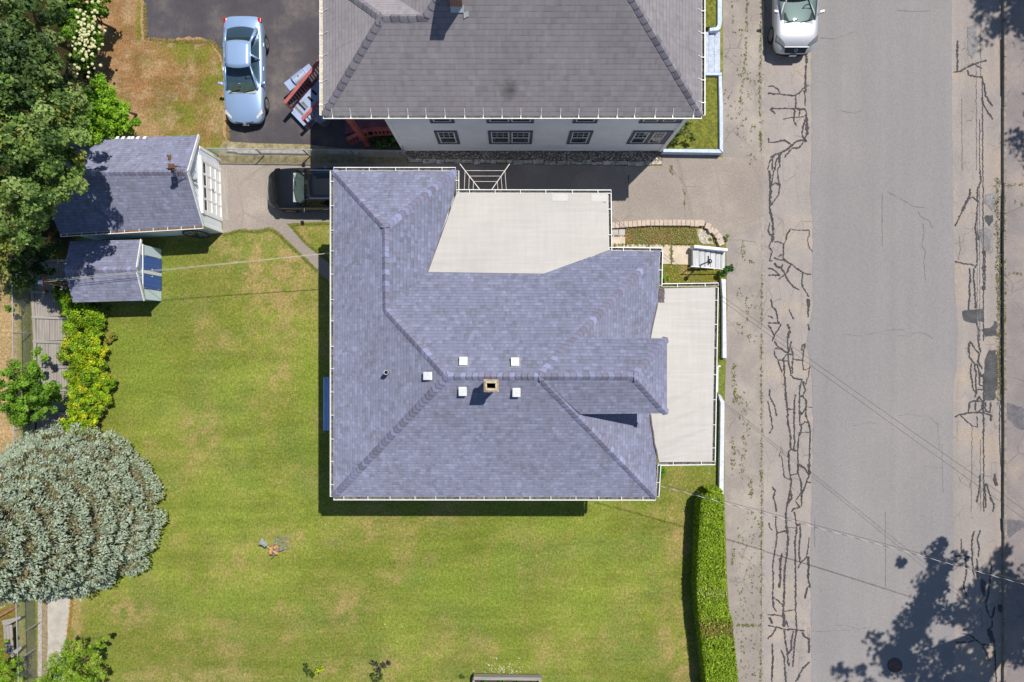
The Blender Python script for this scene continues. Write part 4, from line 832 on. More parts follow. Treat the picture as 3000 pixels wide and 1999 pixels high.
# walls, porches
foot = [(-6.55, -5.65), (5.15, -5.65), (5.15, 3.1), (-2.45, 3.1), (-2.45, 6.1), (-6.55, 6.1)]
MB().prism(foot, 0.45, 5.84).build('wall', M['siding_house'], house)
MB().prism([(x * 1.002, y * 1.002) for x, y in foot], 0, 0.45).build('foundation', M['concrete'], house)
wb = MB()
for y in (-4.6, 1.5, 4.8):
    for z in (1.9, 4.5): window(house, (-6.555, y, z), .95, 1.5, 'W', 'white_wood', .09)
for x in (-4.5, -1.5, 1.8, 4.0):
    for z in (1.9, 4.5): window(house, (x, -5.655, z), .95, 1.5, 'S', 'white_wood', .09)
for y in (-3.8, 1.6): window(house, (5.155, y, 4.4), .95, 1.5, 'E', 'white_wood', .09); window(house, (5.155, y, 2.2), .95, 1.4, 'E', 'white_wood', .09)
window(house, (5.005, -1.2, 7.55), .7, .9, 'E', 'white_wood', .07)
def porch(x0, x1, y0, y1, z, top, side):
    d = MB(); d.box(((x0 + x1) / 2, (y0 + y1) / 2, z), (x1 - x0, y1 - y0, .12)); d.build('porch_floor', M['blue_paint'], house)
    for (x, y) in side: MB().box((x, y, (z + .06 + top) / 2), (.16, .16, top - z - .06)).build('porch_post', M['white_wood'], house)
porch(5.2, 7.45, -4.55, 2.0, .6, 5.5, [(7.3, -4.4), (7.3, -2.2), (7.3, -.3), (7.3, 1.9)])
porch(5.2, 7.45, -4.55, 2.0, 3.1, 3.1, [])
porch(-2.4, 3.45, 3.15, 5.35, .6, 5.85, [(-2.2, 5.25), (.6, 5.25), (3.35, 5.25)]); porch(-2.4, 3.45, 3.15, 5.35, 3.1, 3.1, [])
for (ax, p_, q_) in (('x', (5.3, -4.45), (7.3, -4.45)), ('y', (7.3, -4.45), (7.3, 1.9)), ('x', (-2.3, 5.27), (3.35, 5.27)), ('y', (3.35, 3.2), (3.35, 5.27))):
    for z in (.66, 3.16):
        rb = MB(); rb.beam((p_[0], p_[1], z + .85), (q_[0], q_[1], z + .85), .07, .05); rb.beam((p_[0], p_[1], z + .1), (q_[0], q_[1], z + .1), .05, .05)
        n = int(math.dist(p_, q_) / .14)
        for i in range(1, n): t = i / n; x = p_[0] + (q_[0] - p_[0]) * t; y = p_[1] + (q_[1] - p_[1]) * t; rb.box((x, y, z + .47), (.03, .03, .72))
        rb.build('porch_railing', M['white_wood'], house)
# west-side awning over the side door
aw = MB(); xa = -6.56; n = 28; L0, L1 = -3.12, -.88
zo, zi = 2.5, 2.72; cols_ = 22; prev = None
for i in range(cols_ + 1):
    t = i / cols_; x = -8.16 + (xa + 8.16) * t; z = zo + (zi - zo) * t + (.05 if i % 2 else 0)
    if prev: aw.add([(prev[0], -1.56 * 1, prev[1]), (x, -1.56, z), (x, -3.86, z), (prev[0], -3.86, prev[1])], [(3, 2, 1, 0)])
    prev = (x, z)
aw.build('awning', M['awning'], house)
ab = MB()
for y in (-1.6, -3.8): ab.tube((-8.1, y, 2.47), (-6.57, y, 1.9), .018)
ab.build('awning_bracket', M['white'], house)
# chimney
ch = MB(); cx0, cx1 = W(1417, 1000, 10.4).x, W(1461, 1000, 10.4).x; cy0, cy1 = W(0, 1150, 10.4).y, W(0, 1112, 10.4).y
cxm, cym = (cx0 + cx1) / 2, (cy0 + cy1) / 2; cw, cd = cx1 - cx0, cy1 - cy0
def frame(mb, cx, cy, w_, d_, iw, idd, z0, z1):
    tx = (w_ - iw) / 2; ty = (d_ - idd) / 2; zc = (z0 + z1) / 2; h = z1 - z0
    mb.box((cx, cy + d_ / 2 - ty / 2, zc), (w_, ty, h)); mb.box((cx, cy - d_ / 2 + ty / 2, zc), (w_, ty, h))
    mb.box((cx - w_ / 2 + tx / 2, cy, zc), (tx, idd, h)); mb.box((cx + w_ / 2 - tx / 2, cy, zc), (tx, idd, h)); return mb
cobj = frame(MB(), cxm, cym, cw - .1, cd - .1, .26, .17, 8.6, 10.25).build('chimney', M['brick'], house)
frame(MB(), cxm, cym, cw, cd, .3, .2, 10.25, 10.4).build('chimney_cap', M['tanbrick'], cobj, bevel=.012)
frame(MB(), cxm - .005, cym - .0, cw * .76, cd * .76, .27, .16, 10.4, 10.46).build('flue_rim', M['cream_mortar'], cobj, bevel=.012)
MB().box((cxm, cym, 9.2), (.4, .3, .05)).build('flue_floor', M['hole'], cobj)
fl = MB(); fl.add([(cxm - cw / 2 + .02, cym - cd / 2 - .16, 8.93), (cxm + cw / 2 + .03, cym - cd / 2 - .16, 8.93), (cxm + cw / 2 + .03, cym - cd / 2 + .02, 9.07), (cxm - cw / 2 + .02, cym - cd / 2 + .02, 9.07)], [(0, 1, 2, 3)])
fl.add([(cxm + cw / 2 - .04, cym - cd / 2 - .16, 8.94), (cxm + cw / 2 + .05, cym - cd / 2 - .16, 8.94), (cxm + cw / 2 + .05, cym + cd / 2, 9.42), (cxm + cw / 2 - .04, cym + cd / 2, 9.42)], [(0, 1, 2, 3)])
fl.build('flashing', M['membrane_grey'], cobj)
# five square white roof vents, a plumbing pipe
M['flash_dull'] = plain('dull_flashing', (0.20, 0.205, 0.26), 0.7, var=0.15, scale=9)
def vent(u, v, n, lbl):
    z = 9.0
    for _ in range(6):
        p = W(u, v, z)
        if n == 'S': z = EZ + (p.y - BLc.y) * (9.6 - EZ) / (A1.y - BLc.y)
        elif n == 'N': z = EZ + (NEc.y - p.y) * (9.6 - EZ) / (NEc.y - A1.y)
        else: z = EZ + (p.x - BLc.x) * (9.6 - EZ) / (A1.x - BLc.x)
    d = {'S': Vector((0, -1, -.76)), 'N': Vector((0, 1, -.76)), 'W': Vector((-1, 0, -.76))}[n].normalized(); side = d.cross(Z3).normalized()
    nn = side.cross(d).normalized(); nn = nn if nn.z > 0 else -nn
    t = bpy.data.objects.new('roof_vent', None); C.objects.link(t); t.parent = house; t.location = p - wloc(house); t['label'] = lbl
    hb = MB(); e = .135
    P = [p - d * e - side * e + nn * .07, p - d * e + side * e + nn * .07, p + d * e * 1.15 + side * e + nn * .13, p + d * e * 1.15 - side * e + nn * .13]
    Q = [q + Z3 * .05 for q in P]; hb.hexa([P[0], P[3], P[2], P[1], Q[0], Q[3], Q[2], Q[1]]); 
    hb.hexa([P[0] - nn * .1, P[3] - nn * .16, P[2] - nn * .16, P[1] - nn * .1, P[0], P[3], P[2], P[1]])
    hb.build('vent_hood', M['white'], t, bevel=.012)
    fl_ = MB(); fe = .2; fl_.add([p - d * fe - side * fe + nn * .012, p - d * fe + side * fe + nn * .012, p + d * fe * .6 + side * fe + nn * .012, p + d * fe * .6 - side * fe + nn * .012], [(3, 2, 1, 0), (0, 1, 2, 3)][:1]); fl_.build('flashing', M['flash_dull'], t)
    return t
vent(1358, 1064, 'N', 'white square roof vent north of the ridge, left of the pair'); vent(1509, 1066, 'N', 'white square roof vent north of the ridge, right of the pair')
vent(1258, 1102, 'W', 'white square roof vent at the left end of the ridge'); vent(1356, 1143, 'S', 'white square roof vent left of the chimney'); vent(1513, 1146, 'S', 'white square roof vent right of the chimney')
pp = W(1139, 1090, 7.72); pv = MB(); pv.tube(pp - Z3 * .15, pp + Z3 * .5, .075, n=14); pv.ring(pp + Z3 * .5, (0, 0, 1), .06, .09, .03, 16)
pvo = pv.build('vent_pipe', M['galv'], house, smooth=False)
MB().tube(pp + Z3 * .5, pp + Z3 * .505, .062, n=14).build('pipe_mouth', M['hole'], pvo)
fb = MB(); fb.beam(pp + Vector((-.02, -.17, .005)), pp + Vector((-.02, .17, .005)), .2, .012, up=nW); fb.build('flashing', M['membrane_grey'], pvo)

# ---------------------------------------------------------------- the neighbour's house (grey hipped roof)
nb = thing('house', (0, 16, 0), 'large white house with worn grey hipped roof and slate-blue window trim, at the top edge', 'house')
NZ = 5.63; ms = 0.87
nx0, nx1, ny0 = -7.30, 7.33, 8.72; ny1 = 24.0
wx0 = -5.75; t1 = 2.69
K0 = Vector((nx0, ny0, NZ)); K1 = Vector((nx1, ny0, NZ)); K2 = Vector((nx1, ny1, NZ)); K3 = Vector((wx0, ny1, NZ))
rgz = NZ + ms * t1; G0 = Vector((nx0 + t1, ny0 + t1, rgz)); 
gj = Vector((wx0 + t1, ny0 + t1, rgz)); n0 = Vector((nx0, ny0 + 2 * t1, NZ)); nwj = Vector((wx0, ny0 + 2 * t1, NZ))
hw = (nx1 - wx0) / 2; TA = Vector((wx0 + hw, ny0 + hw, NZ + ms * hw)); TB = Vector((wx0 + hw, ny1 - hw, NZ + ms * hw))
roof('roof', [[K0, K1, TA, gj, G0], [K0, G0, n0], [n0, G0, gj, nwj], [nwj, gj, TA, TB, K3], [K1, K2, TB, TA], [K2, K3, TB]], [M['roof_grey'], M['white']], nb)
m1 = nrm(K0, K1, TA); m2 = nrm(K0, G0, n0); m3 = nrm(n0, G0, gj); m4 = nrm(nwj, gj, TA); m5 = nrm(K1, K2, TA); m6 = nrm(K2, K3, TB)
for i, (p, q, a_, b2) in enumerate([(K0, G0, m1, m2), (K1, TA, m1, m5), (n0, G0, m2, m3), (G0, gj, m1, m3), (gj, TA, m1, m4), (TA, TB, m4, m5), (K2, TB, m5, m6), (K3, TB, m4, m6)]):
    capline(nb, p, q, a_, b2, GR, half=.17, expo=.3, seed=i + 50)
gutter(nb, K1, K0, (0, -1, 0), strap=.26, upslope=(0, .76, .66), spacing=.72, dirt=True); gutter(nb, K2, K1, (1, 0, 0), strap=.26, upslope=(-.76, 0, .66)); gutter(nb, K0, n0, (-1, 0, 0), strap=.3, upslope=(.76, .0, .66), dirt=M['cream_mortar'])
MB().prism([(-5.0, 8.9), (6.92, 8.9), (6.92, 23.6), (-5.3, 23.6), (-5.3, 12.0), (-5.0, 12.0)], .12, 5.56).build('wall', M['siding_white'], nb)
cbd = MB()
for (x, y) in ((-5.0, 8.9), (6.92, 8.9)): cbd.box((x, y, 2.85), (.16, .16, 5.3))
cbd.box((.96, 8.895, .2), (11.8, .03, .16)); cbd.build('corner_board', M['siding_white'], nb)
MB().box((.96, 16.2, .06), (11.8, 14.4, .12)).build('foundation', M['concrete'], nb)
MB().prism([(-7.2, 12.0), (-5.3, 12.0), (-5.3, 14.2), (-7.2, 14.2)], .12, 5.5).build('wall', M['siding_white'], nb)
for (x, w_, pn) in ((-2.82, .98, ((-1, 1),)), (-.07, 1.92, ((-1, -.06), (.06, 1))), (2.95, 1.0, ((-1, 1),)), (6.03, 1.78, ((-1, -.2), (.05, .72)))):
    window(nb, (x, 8.9, 2.22), w_, 1.84, 'S', 'trim_grey', .13, pn); window(nb, (x, 8.9, 4.95), w_, 1.42, 'S', 'trim_grey', .13, pn)
for y in (11, 14.5, 18): window(nb, (6.92, y, 2.22), .98, 1.84, 'E', 'trim_grey', .13, ((-1, 1),)); window(nb, (6.92, y, 4.75), .98, 1.3, 'E', 'trim_grey', .13, ((-1, 1),))
MB().tube((7.05, 8.97, .2), (7.05, 8.97, 5.5), .04).build('downspout', M['white'], nb)
# corner porch under the roof
pb = MB(); pb.beam((-6.75, 9.2, 0), (-6.75, 9.2, 5.56), .2, .2); pb.build('porch_post', M['red_paint'], nb)
dk = MB(); dk.box((-5.75, 10.9, .95), (1.5, 2.6, .08))
for i in range(5): dk.box((-6.62 - i * .26, 10.3, .78 - i * .18), (.27, 1.3, .05)); 
for y in (9.7, 10.95): dk.beam((-6.5, y, .8), (-7.8, y, -.02), .05, .2)
dk.build('porch_deck', plain('dark_red_deck_paint', (0.20, 0.06, 0.085), 0.7, var=0.15), nb)
rl = MB(); ra = W(1158, 377, 1.75); rbp = W(1078, 381, 1.75); rc = W(1017, 408, 1.15)
for a_, b2 in ((ra, rbp), (rbp, rc)):
    rl.beam(a_, b2, .16, .06); n = int((b2 - a_).length / .16)
    for i in range(n + 1):
        q = a_.lerp(b2, i / n); rl.box((q.x, q.y + .02, q.z - .42), (.05, .05, .8))
    rl.beam(a_ - Z3 * .8, b2 - Z3 * .8, .08, .06)
rl.build('porch_railing', M['red_paint'], nb)
# chimney and east dormer (both mostly above the frame)
chn = MB(); chn.box((-1.93, 11.95, 8.75), (.42, .62, 1.6)); chno = chn.build('chimney', M['brick'], nb)
MB().box((-1.93, 11.95, 9.6), (.5, .7, .12)).build('chimney_cap', M['tanbrick'], chno, bevel=.01)
MB().add([(-2.15, 11.5, 8.09), (-1.68, 11.5, 8.09), (-1.68, 11.68, 8.28), (-2.15, 11.68, 8.28)], [(0, 1, 2, 3)]).build('flashing', M['membrane_grey'], chno)
MB().add([(-1.70, 11.35, 7.96), (-1.52, 11.42, 8.02), (-1.52, 11.55, 8.15), (-1.70, 11.5, 8.1)], [(0, 1, 2, 3)]).build('flashing', M['membrane_grey'], chno)
MB().box((5.0, 15.2, 7.4), (2.8, 2.0, 2.3)).build('dormer_wall', M['siding_white'], nb)
da = Vector((3.3, 15.2, 9.6)); dbp = Vector((6.6, 15.2, 9.6))
roof('dormer_roof', [[Vector((3.3, 13.95, 8.45)), Vector((6.7, 13.95, 8.45)), dbp, da], [Vector((3.3, 16.45, 8.45)), Vector((6.7, 16.45, 8.45)), dbp, da]], [M['roof_grey'], M['white']], nb)

# ---------------------------------------------------------------- garage
gar = thing('garage', (-16.6, 6.9, 0), 'small white garage with blue-grey gable roof and white panelled door, end of the driveway', 'garage')
gA = W(594, 662, 2.22); gB = W(176, 686, 2.22); gC = W(580, 397, 2.22); gE = W(548, 505, 3.8); gD = Vector((-19.95, gC.y - .2, 2.22)); gF = Vector((-19.85, gE.y - .04, 3.8))
roof('roof', [[gA, gB, gF, gE], [gC, gD, gF, gE]], [M['roof_blue'], M['white']], gar, .09)
capline(gar, gF, gE, nrm(gA, gB, gE), nrm(gC, gD, gE), BL, half=.17, expo=.2, seed=71)
gutter(gar, gA, gB, (gB - gA).cross(Z3) * -1, spacing=.62, dirt=M['litter'])
yS, yN, xF, xB = 5.06, 8.55, -13.60, -19.6
sk = -.055
w4 = [(xF, yS), (xF - .13, yN), (xB, yN - .2), (xB + .1, yS - .33)]
MB().prism(w4, 0, 2.16).build('wall', M['siding_pale_x'], gar)
gg = MB(); P = [Vector((xF, yS + .02, 2.1)), Vector((xF - .13, yN - .02, 2.1)), Vector((xF - .06, 6.93, 3.62))]
gg.add([p + Vector((.0, 0, 0)) for p in P] + [p - Vector((.1, 0, 0)) for p in P], [(0, 1, 2), (5, 4, 3), (0, 3, 4, 1), (1, 4, 5, 2), (2, 5, 3, 0)]); gg.build('gable', M['siding_pale'], gar)
gf = MB(); gf.beam((xF + .02, yS, .02), (xF - .11, yN, .02), .06, .02)
def gp(y, z, o=.02): t = (y - yS) / (yN - yS); return Vector((xF - .13 * t + o, y, z))
d0, d1 = 5.75, 7.95
gf = MB()
for (a_, b2, w_) in ((gp(yS + .06, 0, .03), gp(yS + .06, 2.1, .03), .12), (gp(yN - .06, 0, .03), gp(yN - .06, 2.1, .03), .12), (gp(d0 - .08, 0, .04), gp(d0 - .08, 2.05, .04), .15), (gp(d1 + .08, 0, .04), gp(d1 + .08, 2.05, .04), .15)): gf.beam(a_, b2, w_, .07, up=(1, 0, 0))
gf.beam(gp(d0 - .16, 2.1, .06), gp(d1 + .16, 2.1, .06), .16, .14, up=(1, 0, 0)); gf.build('door_frame', M['door_white'], gar)
gf = MB(); gf.beam(gp(yS, 1.1, .012), gp(d0 - .15, 1.1, .012), 2.1, .03, up=(1, 0, 0)); gf.build('front_board', M['siding_pale'], gar); gf = MB(); gf.beam(gp(d1 + .15, 1.1, .012), gp(yN, 1.1, .012), 2.1, .03, up=(1, 0, 0)); gf.build('front_board', M['siding_pale'], gar)
gd = MB(); gd.beam(gp(d0, 1.02, .02), gp(d1, 1.02, .02), 2.02, .03, up=(1, 0, 0))
cw_ = (d1 - d0) / 4
for j in range(5): gd.beam(gp(d0 + j * cw_, .04, .045), gp(d0 + j * cw_, 2.0, .045), .09, .025, up=(1, 0, 0))
for z in (.06, .55, 1.04, 1.53, 1.99): gd.beam(gp(d0, z, .044), gp(d1, z, .044), .09, .025, up=(1, 0, 0))
gdo = gd.build('garage_door', M['door_white'], gar)
for j in range(4): MB().beam(gp(d0 + j * cw_ + .06, 1.76, .04), gp(d0 + (j + 1) * cw_ - .06, 1.76, .04), .36, .01, up=(1, 0, 0)).build('door_pane', M['glass_dark'], gdo)
MB().beam(gp(6.8, .98, .08), gp(6.92, .98, .08), .03, .04).build('door_handle', M['dark_metal'], gdo)
MB().add([gp(d0 - .1, .02, .0), gp(d1 + .1, .02, .0), gp(d1 + .1, .02, .35), gp(d0 - .1, .02, .35)], [(3, 2, 1, 0)]).build('threshold', M['oldwood'], gar)
window(gar, (-17.0, 4.955, 1.45), .8, .8, 'S', 'trim_grey', .1, ((-1, 1),))
rk = MB()
for a_, b2 in ((gE, gA), (gE, gC)): rk.beam(a_ + Vector((.03, 0, -.03)), b2 + Vector((.03, 0, -.03)), .05, .14)
rk.build('rake_board', M['white_wood'], gar)
tb = MB()
for u in (327, 344, 361, 378, 388, 404, 424): p = W(u, 405, 2.27); tb.add([p + Vector((-.07, -.06, .05)), p + Vector((.06, -.06, .05)), p + Vector((.09, .07, .0)), p + Vector((-.04, .07, .0))], [(0, 1, 2, 3)])
tb.build('missing_tab_patch', M['white'], gar)
# wagon wheel leaning on the south wall, eagle plaque on the gable
ww = thing('wagon_wheel', (-14.45, 4.93, .05), 'dark spoked wagon wheel leaning on the garage side wall', 'wheel')
c_ = Vector((-14.45, 4.90, .74)); MB().ring(c_, (0, -1, .12), .53, .6, .05, 36).build('rim', M['dark_metal'], ww); MB().tube(c_ + Vector((0, .06, 0)), c_ - Vector((0, .1, 0)), .08, n=14).build('hub', M['dark_metal'], ww)
for i in range(12):
    t = i * math.pi / 6; MB().tube(c_ + Vector((math.cos(t) * .07, 0, math.sin(t) * .07)), c_ + Vector((math.cos(t) * .54, math.sin(t) * .06, math.sin(t) * .54)), .02, n=6).build('spoke', plain('grey_spoke_wood', (0.22, 0.21, 0.20), 0.8) if i == 0 else bpy.data.materials['grey_spoke_wood'], ww)
eg = thing('eagle_plaque', (-13.6, 6.85, 2.9), 'silvery cast eagle with spread wings mounted on the garage gable', 'wall ornament')
e0 = Vector((-13.58, 6.85, 2.95)); eb = MB()
eb.tube(e0 + Vector((.04, 0, .2)), e0 + Vector((.06, 0, -.12)), .05, .03, 8); eb.tube(e0 + Vector((.05, 0, .2)), e0 + Vector((.14, .02, .28)), .035, .015, 7)
eb.build('body', M['galv'], eg, smooth=True)
for s in (-1, 1):
    wm = MB()
    for k in range(7): a_ = e0 + Vector((.05, s * .03 * k, .18 - .01 * k)); b2 = e0 + Vector((.05 + .01 * k, s * (.12 + .045 * k), .16 - .05 * k + .12)); wm.beam(a_, b2, .045, .02, up=(1, 0, 0))
    wm.build('wing', M['galv'], eg)
MB().prism([(e0.x, e0.y - .03), (e0.x + .08, e0.y - .09), (e0.x + .08, e0.y + .09), (e0.x, e0.y + .03)], 2.7, 2.84).build('tail', M['galv'], eg)

# ---------------------------------------------------------------- shed
sh = thing('shed', (-17.9, 3.1, 0), 'small pale-blue metal shed with deep blue double doors and shingled gable roof', 'shed')
sA = W(420, 881, 1.8); sB = W(213, 887, 1.8); sC = W(411, 703, 1.8); sD = W(205, 708, 1.8); sE = W(397, 791, 2.62); sF = W(187, 791, 2.62)
roof('roof', [[sA, sB, sF, sE], [sC, sD, sF, sE]], [M['roof_blue'], M['white']], sh, .06)
capline(sh, sF, sE, nrm(sA, sB, sE), nrm(sC, sD, sE), BL, half=.16, expo=.2, seed=91)
MB().box((-17.95, 3.08, .9), (3.0, 2.42, 1.76)).build('wall', M['shed_wall_x'], sh)
P = [Vector((-16.42, 1.9, 1.75)), Vector((-16.42, 4.27, 1.75)), Vector((-16.42, 3.09, 2.52))]
MB().add(P + [p - Vector((.05, 0, 0)) for p in P], [(0, 1, 2), (5, 4, 3), (0, 3, 4, 1), (1, 4, 5, 2), (2, 5, 3, 0)]).build('gable', M['shed_wall'], sh)
fb = MB(); fb.beam((-16.43, 1.87, .9), (-16.43, 2.33, .9), 1.74, .03, up=(1, 0, 0)); fb.build('front_wall', M['shed_wall'], sh); fb = MB(); fb.beam((-16.43, 3.85, .9), (-16.43, 4.29, .9), 1.74, .03, up=(1, 0, 0)); fb.build('front_wall', M['shed_wall'], sh)
for (y0, y1) in ((2.36, 3.02), (3.16, 3.82)):
    d = MB(); d.beam((-16.40, y0, .92), (-16.40, y1, .92), 1.68, .03, up=(1, 0, 0)); do = d.build('door', M['door_blue'], sh)
    hb = MB(); yy = y1 - .09 if y0 < 3 else y0 + .09
    hb.tube((-16.37, yy, .95), (-16.35, yy, .95), .03, n=10); hb.build('door_knob', M['white'], do)
    for z in (.35, 1.5): MB().box((-16.375, y0 + .02 if y0 < 3 else y1 - .02, z), (.02, .04, .1)).build('hinge', M['galv'], do)
MB().beam((-16.385, 3.02, .92), (-16.385, 3.16, .92), 1.7, .02, up=(1, 0, 0)).build('door_post', M['white'], sh)
tb = MB(); tb.beam(sE + Vector((.02, 0, -.04)), sA + Vector((.02, 0, -.04)), .04, .1); tb.beam(sE + Vector((.02, 0, -.04)), sC + Vector((.02, 0, -.04)), .04, .1); tb.beam((-16.38, 1.85, 1.72), (-16.38, 4.3, 1.72), .05, .06); tb.build('trim', M['white'], sh)
# ================================================================ VEHICLES (built around the origin, nose towards +x, then placed)
CG = glassmat('car_glass', (0.55, 0.64, 0.62), 0.62, (0.012, 0.016, 0.02))
M['interior'] = plain('grey_upholstery', (0.16, 0.18, 0.175), 0.9); M['dash'] = plain('grey_green_dashboard', (0.34, 0.39, 0.37), 0.9)
M['tyre'] = plain('tyre_rubber', (0.02, 0.02, 0.021), 0.85); M['alloy'] = plain('alloy_rim', (0.5, 0.5, 0.52), 0.35, metal=0.7)
M['glass_grey'] = plain('smoky_lamp_lens', (0.16, 0.16, 0.17), 0.1, spec=0.8); M['headlamp'] = plain('headlamp_lens', (0.62, 0.62, 0.60), 0.12, spec=0.8); M['red_lens'] = plain('red_lens', (0.45, 0.01, 0.02), 0.2); M['amber'] = plain('amber_lens', (0.6, 0.15, 0.03), 0.2)
M['black_gloss'] = plain('gloss_black_trim', (0.012, 0.012, 0.014), 0.2); M['plate'] = plain('licence_plate', (0.75, 0.75, 0.74), 0.5)
def car(name, label, cat, L, st, gh, pm, wheels, mirrors, loc, rz, kind):
    t = thing(name, (0, 0, 0), label, cat)
    body = MB(); rings = []
    for (x, w_, zb, zs, zc) in st:
        half = [(0, zb), (w_ * .7, zb), (w_ * .95, zb + .07), (w_, zb + (zs - zb) * .35), (w_ * .995, zs - .10), (w_ * .955, zs - .025), (w_ * .84, zs + (zc - zs) * .35), (w_ * .45, zc - .008), (0, zc)]
        rings.append([(x, y, z) for y, z in half] + [(x, -y, z) for y, z in half[-2:0:-1]])
    n = len(rings[0]); P = [p for r_ in rings for p in r_]; F = []
    for i in range(len(rings) - 1):
        for j in range(n): a_ = i * n + j; b2 = i * n + (j + 1) % n; F.append((a_, a_ + n, b2 + n, b2))
    F.append(tuple(range(n))[::1]); F.append(tuple((len(rings) - 1) * n + j for j in range(n - 1, -1, -1)))
    body.add(P, F); bo = body.build('body', pm, t, smooth=True, subsurf=2)
    xf, yf, zf, xr, yr, zr, xt0, xt1, yt, zt = gh   # windshield base, rear glass base, roof front/rear, half width, height
    def curve(x, y, z, bulge, k, n=6): return [Vector((x + bulge * (1 - (2 * i / n - 1) ** 2), y * (1 - 2 * i / n), z + k * (1 - (2 * i / n - 1) ** 2))) for i in range(n + 1)]
    def strip(a_, b2, thick=.0, m=None, nm='', sm_=True, segs=3):
        mb = MB(); rows = []
        for s in range(segs + 1): rows += [p.lerp(q, s / segs) + Vector((0, 0, .035 * math.sin(math.pi * s / segs))) for p, q in zip(a_, b2)]
        k = len(a_); mb.add(rows, [(s * k + i, s * k + i + 1, (s + 1) * k + i + 1, (s + 1) * k + i) for s in range(segs) for i in range(k - 1)])
        o = mb.build(nm, m, t, smooth=sm_); return o
    wb_ = curve(xf, yf, zf, .16, .03); wt = curve(xt0, yt, zt - .03, .10, .03); rt = curve(xt1, yt, zt - .03, -.06, .03); rb_ = curve(xr, yr, zr, -.12, .02)
    strip(wb_, wt, m=CG, nm='windshield'); strip(rt, rb_, m=CG, nm='rear_window')
    rf = MB(); k = 7; rows = []; S = 6
    for s in range(S + 1):
        for i in range(k):
            p = wt[i].lerp(rt[i], s / S); rows.append(p + Vector((0, 0, .012 + .03 * math.sin(math.pi * s / S))))
    rf.add(rows, [(s * k + i, s * k + i + 1, (s + 1) * k + i + 1, (s + 1) * k + i) for s in range(S) for i in range(k - 1)])
    ro = rf.build('roof', pm, t, smooth=True); so_ = ro.modifiers.new('thick', 'SOLIDIFY'); so_.thickness = .02
    pl = MB()
    for s in (1, -1):
        i0 = 0 if s == 1 else 6
        ys = s * (yf + .10)
        base = [Vector((xf - .02, s * (yf + .03), zf - .03)), Vector((xf - .35, ys, zf - .05)), Vector(((xf + xr) / 2, s * (yf + .12), zf - .04)), Vector((xr + .35, s * (yr + .12), zr - .06)), Vector((xr, s * (yr + .04), zr - .02))]
        pl.tube(wb_[i0] + Vector((0, 0, .0)), wt[i0], .045, .035, 8); pl.tube(rt[i0], rb_[i0] + Vector((0, s * .02, 0)), .05, .09, 8); pl.tube(wt[i0], rt[i0], .035, .035, 8)
        if kind != 'sedan': pl.tube(rt[i0] + Vector((.55, 0, 0)), Vector((xr + .75, s * (yr + .1), zf)), .05, .06, 8)
        q0, q1 = base[0], base[4]; mid = .47; bm = base[2]; tm = wt[i0].lerp(rt[i0], .48)
        pl.beam(bm, tm, .09, .03, up=(0, 1, 0))
        for (lo0, lo1, hi0, hi1) in ((base[1].lerp(base[0], .4), bm + Vector((.06, 0, 0)), wt[i0] + Vector((-.02, 0, -.03)), tm + Vector((.05, 0, -.03))), (bm - Vector((.06, 0, 0)), base[3], tm - Vector((.05, 0, .03)), rt[i0] + Vector((.05, 0, -.03)))):
            f = [lo0, lo1, hi1, hi0]
            MB().add(f, [(0, 1, 2, 3)] if s < 0 else [(3, 2, 1, 0)]).build('side_window', CG, t)
        pl.tube(base[0], base[1], .02, .02, 6); pl.tube(base[1], base[3], .022, .022, 6); pl.tube(base[3], base[4], .03, .03, 6)
    pl.build('pillars', pm, t, smooth=True)
    ib = MB(); ib.box(((xf + xr) / 2, 0, zf - .12), (xf - xr - .1, yf * 1.9, .04)); ib.build('cabin_floor', M['black'], t)
    db_ = MB(); db_.box((xf - .06, 0, zf - .015), (.5, yf * 1.75, .05)); db_.build('dashboard', M['dash'], t, bevel=.02)
    for x, y in ((xf - 1.15, .36), (xf - 1.15, -.36)):
        sb = MB(); sb.box((x, y, zf - .06), (.5, .48, .12)); sb.box((x - .26, y, zf + .12), (.14, .46, .42)); sb.build('seat', M['interior'], t, bevel=.04)
    sb = MB(); sb.box((xf - 2.15, 0, zf + .05), (.3, yf * 1.6, .3)); sb.build('rear_seat', M['interior'], t, bevel=.04)
    MB().ring((xf - .5, .36, zf + .08), (1, 0, .5), .15, .18, .025, 20).build('steering_wheel', M['black'], t)
    wp = MB()
    for s in (.1, -.55): wp.beam(Vector((xf + .15, s, zf + .045)), Vector((xf + .03, s + .5, zf + .07)), .025, .02)
    wp.build('wiper', M['black'], t)
    (wx0, wx1, wr, wy) = wheels
